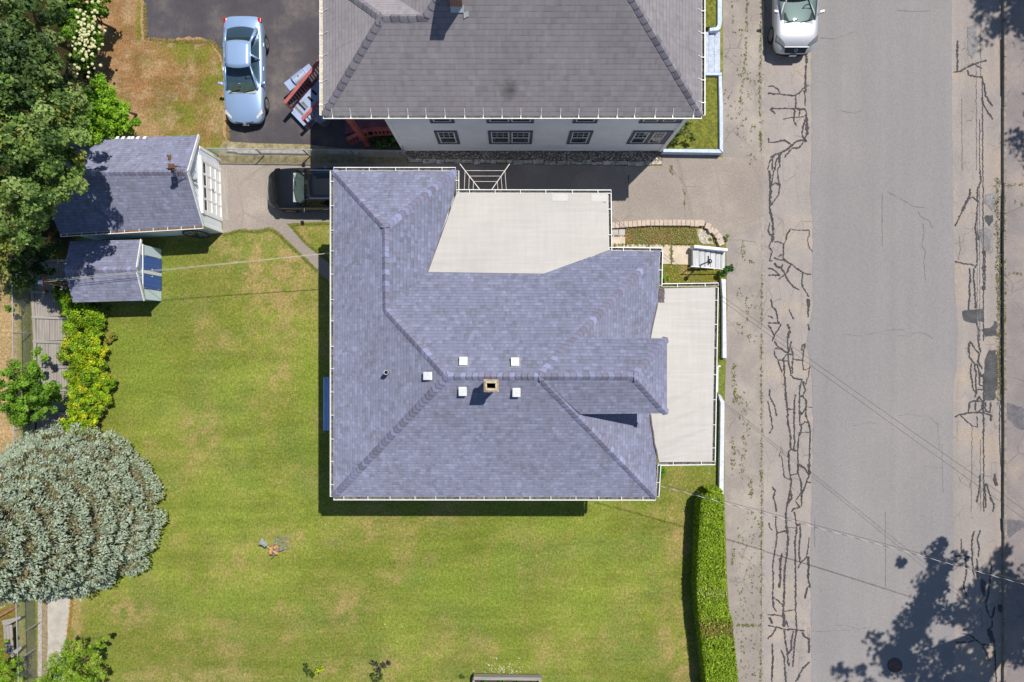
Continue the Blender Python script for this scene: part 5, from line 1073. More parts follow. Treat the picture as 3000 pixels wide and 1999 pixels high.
    for x in (wx0, wx1):
        for s in (1, -1):
            tw = MB(); tw.tube((x, s * (wy - .22), wr), (x, s * wy, wr), wr, n=28); tw.ring((x, s * (wy + .008), wr), (0, 1, 0), wr * .68, wr * .97, .02, 28)
            wo = tw.build('wheel', M['tyre'], t); rm = MB(); rm.ring((x, s * (wy + .012), wr), (0, 1, 0), wr * .56, wr * .66, .02, 24); rm.tube((x, s * wy, wr), (x, s * (wy + .02), wr), wr * .14, n=12)
            for i in range(10): a_ = i * math.pi / 5; rm.beam((x + math.cos(a_) * wr * .1, s * (wy + .014), wr + math.sin(a_) * wr * .1), (x + math.cos(a_) * wr * .6, s * (wy + .014), wr + math.sin(a_) * wr * .6), .035, .012, up=(0, 1, 0))
            rm.build('rim', M['alloy'], wo)
            ar = MB(); nn_ = 14; P = []
            for i in range(nn_ + 1):
                a_ = math.pi * i / nn_; 
                for r_ in (wr * 1.0, wr * 1.18): P.append((x + math.cos(a_) * r_, s * (wy - .012), wr + math.sin(a_) * r_))
            ar.add(P, [(2 * i, 2 * i + 1, 2 * i + 3, 2 * i + 2) if s < 0 else (2 * i + 2, 2 * i + 3, 2 * i + 1, 2 * i) for i in range(nn_)]); ar.build('wheel_arch', M['black'], t)
    mx, my, mz = mirrors
    for s in (1, -1):
        mb = MB(); mb.hexa([(mx - .05, s * my, mz - .07), (mx + .1, s * my, mz - .06), (mx + .05, s * (my + .2), mz - .06), (mx - .07, s * (my + .2), mz - .06), (mx - .05, s * my, mz + .05), (mx + .08, s * my, mz + .05), (mx + .03, s * (my + .2), mz + .07), (mx - .07, s * (my + .2), mz + .07)] if s > 0 else
            [(mx - .05, s * my, mz - .07), (mx - .07, s * (my + .2), mz - .06), (mx + .05, s * (my + .2), mz - .06), (mx + .1, s * my, mz - .06), (mx - .05, s * my, mz + .05), (mx - .07, s * (my + .2), mz + .07), (mx + .03, s * (my + .2), mz + .07), (mx + .08, s * my, mz + .05)])
        mb.build('mirror', pm, t, bevel=.02)
    for s in (1, -1):
        for x in ((xf + xr) / 2 + .35, (xf + xr) / 2 - .75): MB().beam((x - .09, s * (st[5][1] + .012), zf - .16), (x + .09, s * (st[5][1] + .012), zf - .16), .03, .03).build('door_handle', M['chrome'] if kind != 'sedan' else pm, t, bevel=.008)
    return t, bo
def place(t, x, y, z, deg): t.location = (x, y, z); t.rotation_euler = (0, 0, R(deg))
# pale blue sedan
P_blue = paint('pale_blue_car_paint', (0.33, 0.47, 0.71), 0.35, 0.35)
st = [(2.40,.55,.36,.56,.60),(2.33,.70,.28,.60,.66),(2.15,.83,.22,.68,.75),(1.85,.885,.2,.76,.84),(1.4,.91,.2,.83,.92),(.95,.915,.2,.88,.965),(0,.92,.2,.92,.96),(-1.0,.92,.2,.95,.98),(-1.6,.905,.22,.97,1.05),(-2.05,.87,.26,.97,1.05),(-2.32,.79,.34,.93,1.0),(-2.42,.66,.42,.82,.88)]
car1, b1 = car('sedan', 'pale blue four-door sedan parked nose down on the dark lot beside the lawn', 'car', 4.8, st, (.98,.70,.95,-1.72,.68,1.05,.12,-.98,.56,1.46), P_blue, (1.42,-1.38,.33,.90), (.72,.86,.98), 0, 0, 'sedan')
for s in (1, -1):
    MB().hexa([(2.15,s*.56,.64),(2.25,s*.58,.60),(1.98,s*.86,.62),(1.82,s*.84,.70),(2.14,s*.56,.735),(2.26,s*.58,.69),(2.0,s*.865,.73),(1.82,s*.85,.785)] if s>0 else [(2.15,s*.56,.64),(1.82,s*.84,.70),(1.98,s*.86,.62),(2.25,s*.58,.60),(2.14,s*.56,.735),(1.82,s*.85,.785),(2.0,s*.865,.73),(2.26,s*.58,.69)]).build('headlight', M['headlamp'], car1, bevel=.02)
    MB().box((-2.18, s*.78, .88),(.22,.16,.16)).build('taillight', M['red_lens'], car1, bevel=.03)
    MB().box((1.83, s*.875, .765),(.07,.04,.05)).build('indicator', M['amber'], car1)
g=MB(); g.beam((2.35,-.42,.63),(2.42,0,.615),.03,.07); g.beam((2.42,0,.615),(2.35,.42,.63),.03,.07); g.build('grille', M['chrome'], car1)
g=MB(); g.beam((2.33,-.6,.44),(2.425,-.2,.42),.04,.1); g.beam((2.425,-.2,.42),(2.425,.2,.42),.04,.1); g.beam((2.425,.2,.42),(2.33,.6,.44),.04,.1); g.build('lower_grille', M['black_gloss'], car1)
MB().ring((2.43,0,.64),(1,0,.6),.035,.06,.015,18).build('emblem', M['chrome'], car1)
MB().box((2.45,0,.46),(.02,.3,.12)).build('licence_plate', M['plate'], car1)
MB().box((.80,-.02,1.15),(.02,.09,.08)).build('dashboard_sticker', plain('pink_sticker',(0.6,0.35,0.6),.6), car1)
place(car1, -12.28, 12.42, .008, -90)
# black SUV, tail under the eave
P_black = paint('black_car_paint', (0.004, 0.0045, 0.006), 0.0, 0.3, .6)
st2 = [(2.42,.50,.40,.64,.70),(2.36,.68,.32,.73,.80),(2.18,.83,.28,.84,.92),(1.85,.915,.26,.94,1.02),(1.4,.945,.25,1.0,1.08),(.95,.95,.25,1.02,1.10),(0,.95,.25,1.05,1.08),(-1.0,.95,.25,1.07,1.1),(-1.7,.945,.26,1.08,1.12),(-2.2,.92,.3,1.08,1.12),(-2.36,.85,.36,1.05,1.1),(-2.42,.74,.42,.95,1.0)]
car2, b2_ = car('black_suv', 'glossy black SUV with its rear half hidden under the house eave', 'car', 4.8, st2, (.92,.76,1.09,-2.25,.76,1.12,.28,-2.0,.64,1.70), P_black, (1.45,-1.4,.36,.93), (.62,.92,1.13), 0, 0, 'suv')
for s in (1, -1):
    MB().hexa([(2.0,s*.6,.78),(2.2,s*.6,.72),(1.95,s*.9,.76),(1.75,s*.88,.84),(1.98,s*.6,.96),(2.22,s*.6,.89),(1.96,s*.915,.93),(1.74,s*.91,1.0)] if s>0 else [(2.0,s*.6,.78),(1.75,s*.88,.84),(1.95,s*.9,.76),(2.2,s*.6,.72),(1.98,s*.6,.96),(1.74,s*.91,1.0),(1.96,s*.915,.93),(2.22,s*.6,.89)]).build('headlight', M['black_gloss'], car2, bevel=.02)
    MB().beam((.2,s*.62,1.73),(-1.8,s*.62,1.73),.03,.03).build('roof_rail', M['chrome'], car2)
MB().ring((2.36,0,.80),(1,0,.9),.05,.085,.015,20).build('emblem', M['chrome'], car2)
MB().beam((2.36,-.5,.76),(2.36,.5,.76),.03,.03).build('chrome_strip', M['galv'], car2)
place(car2, -8.80, 6.95, .008, 180)
# silver pickup-style SUV on the street
P_silver = paint('silver_car_paint', (0.46, 0.47, 0.50), 0.35, 0.42)
st3 = [(2.46,.60,.42,.60,.64),(2.38,.77,.34,.74,.78),(2.2,.90,.30,.90,.96),(1.85,.96,.28,1.02,1.09),(1.4,.975,.27,1.07,1.14),(.95,.98,.27,1.09,1.17),(0,.985,.27,1.12,1.15),(-1.0,.985,.27,1.13,1.16),(-1.7,.98,.28,1.14,1.18),(-2.2,.96,.32,1.14,1.18),(-2.45,.9,.38,1.1,1.15),(-2.55,.8,.42,1.0,1.05)]
car3, b3 = car('silver_suv', 'silver SUV parked by the kerb at the top edge, only its front half in view', 'car', 5.0, st3, (1.12,.76,1.13,-2.2,.78,1.18,.02,-1.9,.67,1.80), P_silver, (1.5,-1.5,.38,.965), (.80,.94,1.2), 0, 0, 'suv')
for s in (1, -1):
    MB().hexa([(2.12,s*.56,.80),(2.34,s*.5,.74),(2.02,s*.94,.80),(1.78,s*.93,.88),(2.12,s*.56,1.0),(2.34,s*.5,.90),(2.02,s*.955,.985),(1.76,s*.94,1.08)] if s>0 else [(2.12,s*.56,.80),(1.78,s*.93,.88),(2.02,s*.94,.80),(2.34,s*.5,.74),(2.12,s*.56,1.0),(1.76,s*.94,1.08),(2.02,s*.955,.985),(2.34,s*.5,.90)]).build('headlight', M['glass_grey'], car3, bevel=.02)
g=MB(); g.hexa([(2.26,-.5,.88),(2.26,.5,.88),(2.44,.46,.70),(2.44,-.46,.70),(2.30,-.5,.945),(2.30,.5,.945),(2.49,.46,.74),(2.49,-.46,.74)]); g.build('grille', M['black_gloss'], car3)
g=MB(); g.beam((2.30,-.56,.955),(2.30,.56,.955),.03,.03); g.build('grille_bar', M['galv'], car3)
g=MB(); g.beam((2.40,-.7,.45),(2.47,-.3,.42),.05,.12); g.beam((2.47,-.3,.42),(2.47,.3,.42),.05,.12); g.beam((2.47,.3,.42),(2.40,.7,.45),.05,.12); g.build('bumper_trim', M['black'], car3)
g=MB(); g.ring((2.41,0,.86),(1,0,.9),.06,.078,.015,20)
for s in (-1,1): g.beam((2.44,s*.03,.835),(2.385,s*.036,.89),.016,.012,up=(1,0,1))
g.beam((2.412,-.03,.865),(2.412,.03,.865),.016,.012,up=(1,0,1)); g.build('emblem', M['chrome'], car3)
MB().box((2.51,0,.5),(.02,.31,.14)).build('licence_plate', M['plate'], car3)
for s in (-1, 1): MB().beam((2.1, s*.25, 1.0),(1.45, s*.33, 1.115),.014,.012).build('hood_crease', M['galv'], car3)
place(car3, 13.0, 15.72, -.12, -90)

# ================================================================ SMALLER THINGS
# back steps with red rails
stp = thing('porch_steps', tuple(W(910, 320, 0)), 'slate-blue wooden steps with two red rails beside the neighbour\'s back corner', 'steps')
c0, c1, c2, c3 = W(850, 328, .32), W(893, 373, .32), W(975, 300, .32), W(938, 228, .32)
MB().prism([tuple(c0)[:2], tuple(c1)[:2], tuple(c2)[:2], tuple(c3)[:2]], .18, .32).build('landing', M['blue_paint'], stp)
MB().prism([tuple(c1)[:2], tuple(W(900, 381, .1))[:2], tuple(W(980, 308, .1))[:2], tuple(c2)[:2]], .02, .16).build('step', M['blue_paint'], stp)
dirn = (c1 - c0).normalized(); alg = (c3 - c0).normalized()
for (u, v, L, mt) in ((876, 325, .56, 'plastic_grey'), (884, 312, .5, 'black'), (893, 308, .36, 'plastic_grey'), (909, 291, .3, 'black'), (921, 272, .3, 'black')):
    p = W(u, v, .325); MB().beam(p - dirn * L / 2, p + dirn * L / 2, .11, .012).build('dark_strip', M[mt] if mt == 'black' else plain('dark_grey_strip', (0.17, 0.165, 0.17), 0.9) if 'dark_grey_strip' not in bpy.data.materials else bpy.data.materials['dark_grey_strip'], stp)  # flat dark grey and black strips laid across the landing
for (p0, p1, n) in ((W(834, 303, 1.25), W(938, 176, 1.25), 17), (W(885, 351, 1.1), W(962, 275, 1.1), 10)):
    r_ = MB(); r_.beam(p0, p1, .15, .06); ro = r_.build('hand_rail', M['red_paint'], stp); bb = MB()
    bb.beam(p0 - Z3 * .85, p1 - Z3 * .85, .06, .06)
    for i in range(n): q = p0.lerp(p1, (i + .5) / n) ; bb.box((q.x, q.y, q.z - .44), (.04, .04, .84), .9)
    bb.build('balusters', M['red_paint'], ro); MB().box((p0.x + .05, p0.y - 0, p0.z / 2), (.09, .09, p0.z - .04), .9).build('rail_post', M['red_paint'], ro)
# grill
gr_ = W(876, 226, 1.0); gr_.z = 0; gl = thing('barbecue_grill', tuple(gr_), 'grey-blue gas barbecue grill with side shelves beside the red stair rail', 'grill'); a45 = R(38)
def loc_(dx, dy, z): ca, sa = math.cos(a45), math.sin(a45); return Vector((gr_.x + .5 * 0 + dx * ca - dy * sa, gr_.y + dx * sa + dy * ca, z))
lid = MB(); n = 10; P = []
for x in (-.32, .32):
    for i in range(n + 1): t = math.pi * i / n; P.append(loc_(x, math.cos(t) * .24, .95 + math.sin(t) * .17))
lid.add(P, [(i, i + 1, n + 2 + i, n + 1 + i) for i in range(n)] + [tuple(range(n, -1, -1)), tuple(range(n + 1, 2 * n + 2))]); lid.build('lid', M['steel_lid'], gl, smooth=False)
MB().box(tuple(loc_(0, 0, .75)), (.66, .46, .4), a45).build('firebox', M['plastic_grey'], gl)
for s in (-1, 1): MB().box(tuple(loc_(s * .53, 0, .93)), (.38, .46, .04), a45).build('side_shelf', M['blue_paint'], gl, bevel=.01)
MB().tube(loc_(-.26, .27, 1.06), loc_(.26, .27, 1.06), .015).build('lid_handle', M['chrome'], gl); MB().tube(loc_(0, 0, 1.1), loc_(0, 0, 1.15), .035, n=12).build('thermometer', M['chrome'], gl)
for sx in (-.28, .28):
    for sy in (-.18, .18): MB().box(tuple(loc_(sx, sy, .28)), (.05, .05, .56), a45).build('leg', M['dark_metal'], gl)
# bin
bp = W(952, 357, 0); tc_ = thing('trash_can', tuple(bp), 'round grey trash can in the shade below the neighbour\'s gutter corner', 'trash can')
MB().tube(bp, bp + Z3 * .82, .26, .31, 26).build('can', M['plastic_grey'], tc_); MB().tube(bp + Z3 * .82, bp + Z3 * .88, .33, .26, 26).build('lid', M['plastic_grey'], tc_)
for s in (-1, 1): MB().box((bp.x + s * .33, bp.y, .62), (.05, .12, .06)).build('handle', M['plastic_grey'], tc_)

# windmills
def windmill(name, loc, label, s, tailang, rusty, topH=1.45):
    t = thing(name, (0, 0, 0), label, 'windmill'); lg = M['rust'] if rusty else M['galv']
    hb, ht = .31, .13
    cn = [(-1, -1), (1, -1), (1, 1), (-1, 1)]
    B = [Vector((a_ * hb, b_ * hb, 0)) for a_, b_ in cn]; T = [Vector((a_ * ht * .7, b_ * ht * .7, 1.3)) for a_, b_ in cn]
    for i in range(4): MB().beam(B[i], T[i], .022, .022).build('leg', lg, t)
    br = MB()
    for f0, f1 in ((.15, .45), (.45, .7), (.7, .9)):
        for i in range(4):
            j = (i + 1) % 4; a_, b_ = B[i].lerp(T[i], f0), B[j].lerp(T[j], f0); c_, d_ = B[i].lerp(T[i], f1), B[j].lerp(T[j], f1)
            br.tube(a_, b_, .007, n=5); br.tube(a_, d_, .006, n=5); br.tube(b_, c_, .006, n=5)
    br.build('bracing', lg, t)
    frame(MB(), 0, 0, .4, .4, .09, .09, 1.29, 1.32).build('platform', M['rust_plate'] if not rusty else M['rust'], t)
    MB().tube((0, 0, 1.2), (0, 0, 1.45), .02).build('mast', lg, t)
    d = Vector((math.cos(tailang), math.sin(tailang), 0)); sd2 = Vector((-d.y, d.x, 0)); c_ = Vector((0, 0, 1.43))
    MB().tube(c_ - d * .12, c_ + d * .42, .012).build('tail_boom', lg, t)
    tl = MB(); q = c_ + d * .38
    tl.hexa([q + sd2 * .02 - Z3 * .07, q + d * .34 + sd2 * .12 - Z3 * .13, q + d * .34 + sd2 * .12 + Z3 * .13 * 1, q + sd2 * .02 + Z3 * .07, q - sd2 * .02 - Z3 * .07, q + d * .34 + sd2 * .1 - Z3 * .13, q + d * .34 + sd2 * .1 + Z3 * .13, q - sd2 * .02 + Z3 * .07])
    tl.hexa([q - sd2 * .09 - Z3 * .01, q + d * .36 - sd2 * .14 - Z3 * .01, q + d * .3 + sd2 * .1 - Z3 * .01, q + sd2 * .1 - Z3 * .01, q - sd2 * .09 + Z3 * .01, q + d * .36 - sd2 * .14 + Z3 * .01, q + d * .3 + sd2 * .1 + Z3 * .01, q + sd2 * .1 + Z3 * .01])
    tl.build('tail_vane', M['galv'] if not rusty else M['rust'], t)
    wc = c_ - d * .14; ax = (d + Vector((0, 0, .12))).normalized(); a_ = ax.cross(Z3).normalized(); b_ = ax.cross(a_); wh = MB()
    wh.tube(wc - ax * .02, wc + ax * .02, .04, n=10)
    for i in range(14):
        th = i * 2 * math.pi / 14; r_ = a_ * math.cos(th) + b_ * math.sin(th); tt = -a_ * math.sin(th) + b_ * math.cos(th)
        wh.hexa([wc + r_ * .06 - tt * .012, wc + r_ * .27 - tt * .05 + ax * .02, wc + r_ * .27 + tt * .05 - ax * .02, wc + r_ * .06 + tt * .012, wc + r_ * .06 - tt * .012 + ax * .006, wc + r_ * .27 - tt * .05 + ax * .026, wc + r_ * .27 + tt * .05 - ax * .014, wc + r_ * .06 + tt * .012 + ax * .006])
    wh.ring(wc, ax, .2, .21, .01, 24); wh.build('fan_wheel', M['galv'] if not rusty else M['rust'], t)
    t.location = loc; t.scale = (s, s, s); return t
windmill('windmill', tuple(W(831, 1587, 0)), 'ornamental metal windmill with rusty orange platform standing on the lawn', 1.0, R(142), False)
windmill('windmill', tuple(W(531, 505, 3.72)), 'small rusty windmill ornament standing on the garage roof ridge', .64, R(95), True)

# lamp post by the steps
lp = W(2048, 779, 0); lt = thing('lamp_post', tuple(lp), 'dark lamp post with round glass head beside the peeling white steps', 'lamp')
MB().tube(lp, lp + Z3 * 1.55, .035, .028, 10).build('post', M['lamp_black'], lt); MB().tube(lp, lp + Z3 * .12, .07, .04, 12).build('base', M['lamp_black'], lt)
MB().tube(lp + Z3 * 1.55, lp + Z3 * 1.72, .07, .10, 8).build('lantern', glassmat('lamp_glass', transp=.3, base=(.3, .3, .3)), lt); MB().tube(lp + Z3 * 1.72, lp + Z3 * 1.80, .115, .03, 8).build('lamp_cap', M['lamp_black'], lt); MB().tube(lp + Z3 * 1.80, lp + Z3 * 1.84, .03, .02, 8).build('finial', M['plate'], lt)
# peeling white steps
es = thing('entry_steps', tuple(W(2075, 760, 0)), 'peeling white wooden steps with white side rail leading up from the street', 'steps')
xs = [2030, 2049, 2066, 2082, 2098, 2113, 2126]
for i in range(6):
    z = .42 - i * .068; a_ = [(xs[i], 727 + i * 2), (xs[i + 1] - 1.6, 728.5 + i * 2), (xs[i + 1] - 1.6, 785 + i * .6), (xs[i], 783 + i * .6)]
    MB().prism([tuple(W(u, v, z))[:2] for u, v in a_], 0, z).build('tread', M['whitewash_wood'], es)
wr = MB(); p0 = W(2030, 723, .62); p1 = W(2128, 734, .3); wr.beam((p0.x, p0.y, .44), (p1.x, p1.y, .2), .15, .5); wr.build('side_rail', M['white_wood'], es, bevel=.04)
hr = MB(); a_, b2 = W(2024, 781, .85), W(2125, 790, .5); hr.tube(a_, b2, .025); hr.tube(a_ - Z3 * .85 + Vector((.1, 0, 0)), a_ + Vector((.1, 0, 0)), .02); hr.tube(b2 - Z3 * .5 - Vector((.1, 0, 0)), b2 - Vector((.1, 0, 0)), .02); hr.build('hand_rail', M['white'], es)
sg = MB(); sg.beam(tuple(W(2076, 750, .33)), tuple(W(2076, 777, .33)), .035, .01); sg.beam(tuple(W(2107, 758, .14)), tuple(W(2107, 779, .14)), .035, .01); sg.build('tread_gap', M['black'], es)
# buff block edging
be = thing('garden_edging', tuple(W(1950, 652, 0)), 'curved row of buff concrete blocks edging the weedy bed by the driveway', 'edging'); 
for i in range(20):
    u = 1788 + i * 12.9; v = 662 - (i * .95 if i < 8 else 7.6) + (0 if i < 17 else (i - 17) * 1.0); p = W(u + 6.4, v - 0, .1); MB().box((p.x, p.y, .11), (.192, .27 + (.03 if i > 17 else 0), .2 + rnd.uniform(0, .015)), rnd.uniform(-.03, .03)).build('block', M['block'], be, bevel=.012)
for (u, v, a_, L) in ((2052, 655, -.05, .33), (2073, 664, -.35, .25), (2083, 676, -1.0, .2), (2094, 681, -.85, .2), (2104, 694, -.8, .28), (2110, 710, -1.1, .34)):
    p = W(u, v, .1); MB().box((p.x, p.y, .1), (L, .27, .2), a_).build('block', M['block'], be, bevel=.012)
# low street-side walls of the lot
def wallpoly(label, pts, z, m=M['white_masonry'], nm='low_wall', cat='wall'):
    c_ = W(sum(p[0] for p in pts) / len(pts), sum(p[1] for p in pts) / len(pts), 0); t = thing(nm, tuple(c_), label, cat)
    MB().prism([tuple(W(u, v, z))[:2] for u, v in pts], 0, z).build('wall_body', m, t, bevel=.015); return t
wallpoly('low whitewashed wall along the sidewalk beside the upper half of the porch', [(2113, 817), (2127, 819), (2129, 1050), (2117, 1050), (2117, 870)], .28)
wallpoly('low whitewashed wall along the sidewalk from the porch steps down to the hedge', [(2104, 1156), (2111, 1158), (2123, 1178), (2122, 1290), (2120, 1450), (2107, 1450), (2110, 1280), (2111, 1180)], .28)
st_ = thing('porch_steps', tuple(W(2104, 1105, 0)), 'narrow white step between the two low walls below the porch roof edge', 'steps')
MB().prism([tuple(W(u, v, .2))[:2] for u, v in ((2098, 1073), (2105, 1073), (2104, 1150), (2098, 1150))], 0, .2).build('step', M['white_masonry'], st_); MB().box(tuple(W(2101, 1073, .35)), (.12, .06, .7)).build('step_post', M['white'], st_)
# neighbour's pale blue planter walls and steps
t = thing('planter_wall', tuple(W(2110, 330, 0)), 'pale blue low masonry wall around the lawn corner right of the grey-roofed house', 'wall')
Q = lambda pts, z: [tuple(W(u, v, z))[:2] for u, v in pts]
MB().prism(Q([(2068, 213), (2115, 213), (2115, 221), (2068, 221)], .5), 0, .5).build('wall_body', M['pale_blue'], t, bevel=.01); MB().prism(Q([(2106, 222), (2115, 222), (2118, 300), (2119, 449), (2109, 438), (2108, 300)], .5), 0, .498).build('wall_body', M['pale_blue'], t, bevel=.01)
mb = MB(); pts = Q([(1943, 437), (2108, 438), (2118, 449), (1943, 446)], .45); mb.prism(pts, 0, .45); mb.build('wall_body', M['pale_blue'], t, bevel=.01)
t = thing('planter_wall', tuple(W(2108, 40, 0)), 'pale blue rounded low wall at the top edge, above the pale blue steps', 'wall')
MB().prism(Q([(2103, -150), (2115, -150), (2116, 60), (2112, 84), (2104, 90), (2080, 92), (2079, 82), (2098, 80), (2103, 72)], .55), 0, .55).build('wall_body', M['pale_blue'], t, bevel=.02)
t = thing('front_steps', tuple(W(2090, 160, 0)), 'worn grey-blue concrete steps between the two pale blue walls', 'steps')
for i, (u0, u1, z) in enumerate(((2050, 2076, .42), (2076, 2093, .28), (2093, 2110, .14))): MB().prism(Q([(u0, 94), (u1, 94), (u1, 213), (u0, 213)], z), 0, z).build('tread', M['pale_step'], t, bevel=.015)
# raised lawn plots between those walls
for nm, pts, z in (('lawn_plot', [(2010, 222), (2107, 222), (2108, 300), (2109, 438), (1943, 437), (1965, 400)], .34), ('lawn_plot', [(2040, -150), (2103, -150), (2103, 70), (2096, 80), (2040, 80)], .4)):
    o = MB().prism(Q(pts, z), .0, z).build('lawn', plain('short_bright_grass' + str(z), app((126, 130, 44), 1.55), 0.95, var=0.28, scale=7, fine=0.3, finescale=26)); tag(o, kind='structure')

# rotary clothes dryer under the flat roof's edge
rc0 = W(1424, 566, 4.0); rd = thing('rotary_dryer', tuple(rc0), 'white rotary clothes dryer reaching out from under the edge of the flat roof', 'clothes dryer')
rc0 = rc0 + Vector((0, -.2, 0))
arms = [(W(1347, 481, 4.15)), (W(1493, 481, 4.15)), (W(1505, 645, 4.15)), (W(1340, 645, 4.15))]
MB().tube((rc0.x, rc0.y, 3.16), (rc0.x, rc0.y, 4.0), .03).build('mast', M['clothes'], rd)
for a_ in arms: MB().tube(rc0, a_, .017).build('arm', M['clothes'], rd); MB().tube(rc0 - Z3 * .3, rc0.lerp(a_, .42), .012).build('strut', M['clothes'], rd)
for f in (.8, .64, .48):
    q = [rc0.lerp(a_, f) for a_ in arms]; lb = MB()
    for i in range(4): lb.tube(q[i], q[(i + 1) % 4], .009, n=5)
    lb.build('line', M['clothes'], rd)
# clothesline pole and line at the left
cp = W(120, 828, 2.9); cb_ = Vector((cp.x + .0, cp.y - .0, 0)); ct = thing('clothesline_pole', tuple(cb_), 'rusty red clothesline pole with a crossbar behind the shed', 'pole')
MB().tube(cb_, cp, .07, .055, 12).build('post', M['redpole'], ct, smooth=True); MB().beam(cp + Vector((0.02, .33, -.1)), cp + Vector((0.06, -.45, -.1)), .07, .09).build('crossbar', M['redpole'], ct); MB().tube(cp + Vector((-.02, 0, -.02)), cp + Vector((-.02, 0, .08)), .09, .07, 12).build('cap', M['plate'], ct)
MB().beam(cp + Vector((.05, .3, -.12)), cp + Vector((.12, 0, -.7)), .04, .04).build('brace', M['redpole'], ct)
ctl = thing('clothesline', tuple(cp), 'pale double clothesline running from the red pole over the shed to the house', 'line')
lb = MB(); a_ = W(128, 827, 2.86); b2 = W(985, 741, 3.5); 
for o_ in (.0, .07):
    pts = [a_.lerp(b2, i / 24) + Vector((0, o_ * (1 - i / 30), -.12 * math.sin(math.pi * i / 24))) for i in range(25)]; lb.path(pts, .0075, 6)
lb.build('rope', M['rope'], ctl)

# chain-link fences
def chain(label, p0, p1, h, posts, rail=True, mesh_z0=.03, step=.062, lean=0.0):
    p0 = Vector(p0); p1 = Vector(p1); t = thing('chain_link_fence', tuple(p0), label, 'fence'); d = (p1 - p0); L = d.length; d.normalize(); mb = MB(); n = int(L / step); zt = h - .02
    for i in range(-int(h / step), n):
        for sgn in (1, -1):
            s0 = i * step; s1 = s0 + (zt - mesh_z0); z0, z1 = (mesh_z0, zt) if sgn > 0 else (zt, mesh_z0)
            a0, a1 = max(0, s0), min(L, s1)
            if a1 <= a0: continue
            fz = lambda s: z0 + (z1 - z0) * (s - s0) / (s1 - s0)
            q0 = p0 + d * a0; q1 = p0 + d * a1; q0.z += fz(a0); q1.z += fz(a1)
            mb.tube(q0, q1, .0025, n=3, caps=False)
    mb.build('wire_mesh', M['galv'], t)
    if rail: MB().tube(p0 + Z3 * h, p1 + Z3 * h, .022, n=10).build('top_rail', M['galv'], t)
    for s in posts: q = p0 + d * s; MB().tube(q, q + Z3 * (h + .04), .028, n=10).build('post', M['galv'], t)
    return t
f0 = W(640, 456, 0); f1 = W(1190, 463, 0); chain('chain link fence between the parking lot and the driveway, ending at the white wall', f0, f1, 1.15, [0, 2.15, 4.3, 6.45, 8.5])
chain('short chain link panel closing the fence against the white clapboard wall', W(1190, 460, 0), W(1191, 433, 0) + Vector((.02, .0, 0)), 1.15, [0])
chain('chain link fence running down the left side beside the plank walk', W(88, 690, 0), W(97, 1340, 0), 1.2, [0, 2.3, 4.6, 6.8, 9.0])
chain('chain link fence at the bottom left beside the concrete path', W(100, 1700, 0), W(110, 2020, 0), 1.2, [.6, 3.2])
fb_ = MB(); fb_.tube(W(117, 1824, .1), W(72, 1850, 1.0), .022, n=8); o = fb_.build('fence_brace', M['galv']); o.parent = bpy.data.objects['chain_link_fence.003']; o.matrix_parent_inverse = Matrix.Translation(-bpy.data.objects['chain_link_fence.003'].location)
# plank walk at the left
pw = thing('plank_walk', tuple(W(140, 1050, 0)), 'stepped walk of weathered grey planks and cross timbers along the left fence', 'boardwalk')
secs = [(762, 92, 196), (857, 92, 196), (930, 97, 200), (1001, 100, 205), (1072, 100, 205), (1140, 100, 205), (1208, 98, 200), (1280, 90, 195), (1350, 88, 190)]
r = random.Random(4)
for i in range(len(secs) - 1):
    v0, l0, r0 = secs[i]; v1, l1, r1 = secs[i + 1]; pb_ = MB(); n = 12; z = .10 - .004 * i
    for k in range(n):
        ua, ub = l0 + 10 + (r0 - l0 - 10) * k / n, l0 + 10 + (r0 - l0 - 10) * (k + .9) / n; dz = r.uniform(-.006, .006)
        pb_.prism([tuple(W(ua, v0 + 5, z))[:2], tuple(W(ub, v0 + 5, z))[:2], tuple(W(ub, v1 - 3, z))[:2], tuple(W(ua, v1 - 3, z))[:2]], .02, z + dz)
    pb_.build('planks', M['oldwood'], pw)
    p0 = W(l0 - 2, v0, .1); p1 = W(r0, v0 + 4, .1); MB().beam((p0.x, p0.y, .10), (p1.x, p1.y, .10), .13, .14).build('cross_timber', M['oldwood_x'], pw, bevel=.012)
    p0 = W(l0 + 3, v0 + 2, .1); p1 = W(l1 + 3, v1 - 2, .1); MB().beam((p0.x, p0.y, .08), (p1.x, p1.y, .08), .14, .13).build('edge_timber', M['oldwood'], pw, bevel=.012)
# weathered bench beyond the fence
bt = thing('wooden_bench', tuple(W(30, 1860, 0)), 'weathered grey wooden bench beyond the fence at the bottom left', 'bench')
for i in range(3): MB().prism(Q([(9 + i * 9, 1832), (17 + i * 9, 1832), (22 + i * 9, 1915), (14 + i * 9, 1915)], .45), .41, .45).build('seat_board', M['oldwood'], bt)
tb = MB(); a_, b2 = W(4, 1826, .6), W(62, 1810, .75); tb.prism(Q([(4, 1820), (62, 1806), (62, 1812), (12, 1838)], .6), .55, .6); tb.build('end_board', M['oldwood_x'], bt); tb = MB(); tb.prism(Q([(28, 1918), (60, 1894), (64, 1900), (34, 1930)], .6), .55, .6); tb.build('end_board', M['oldwood_x'], bt)
for (u, v) in ((14, 1838), (34, 1838), (20, 1908), (40, 1908)): p = W(u, v, .4); MB().box((p.x, p.y, .2), (.09, .09, .4)).build('leg', M['oldwood'], bt)
rp = thing('timber_rail', tuple(W(20, 1800, 0)), 'reddish timber rail lying beside the grey bench', 'rail'); MB().beam(W(-30, 1822, .35), W(52, 1776, .12), .09, .09).build('timber', M['redpole'], rp)
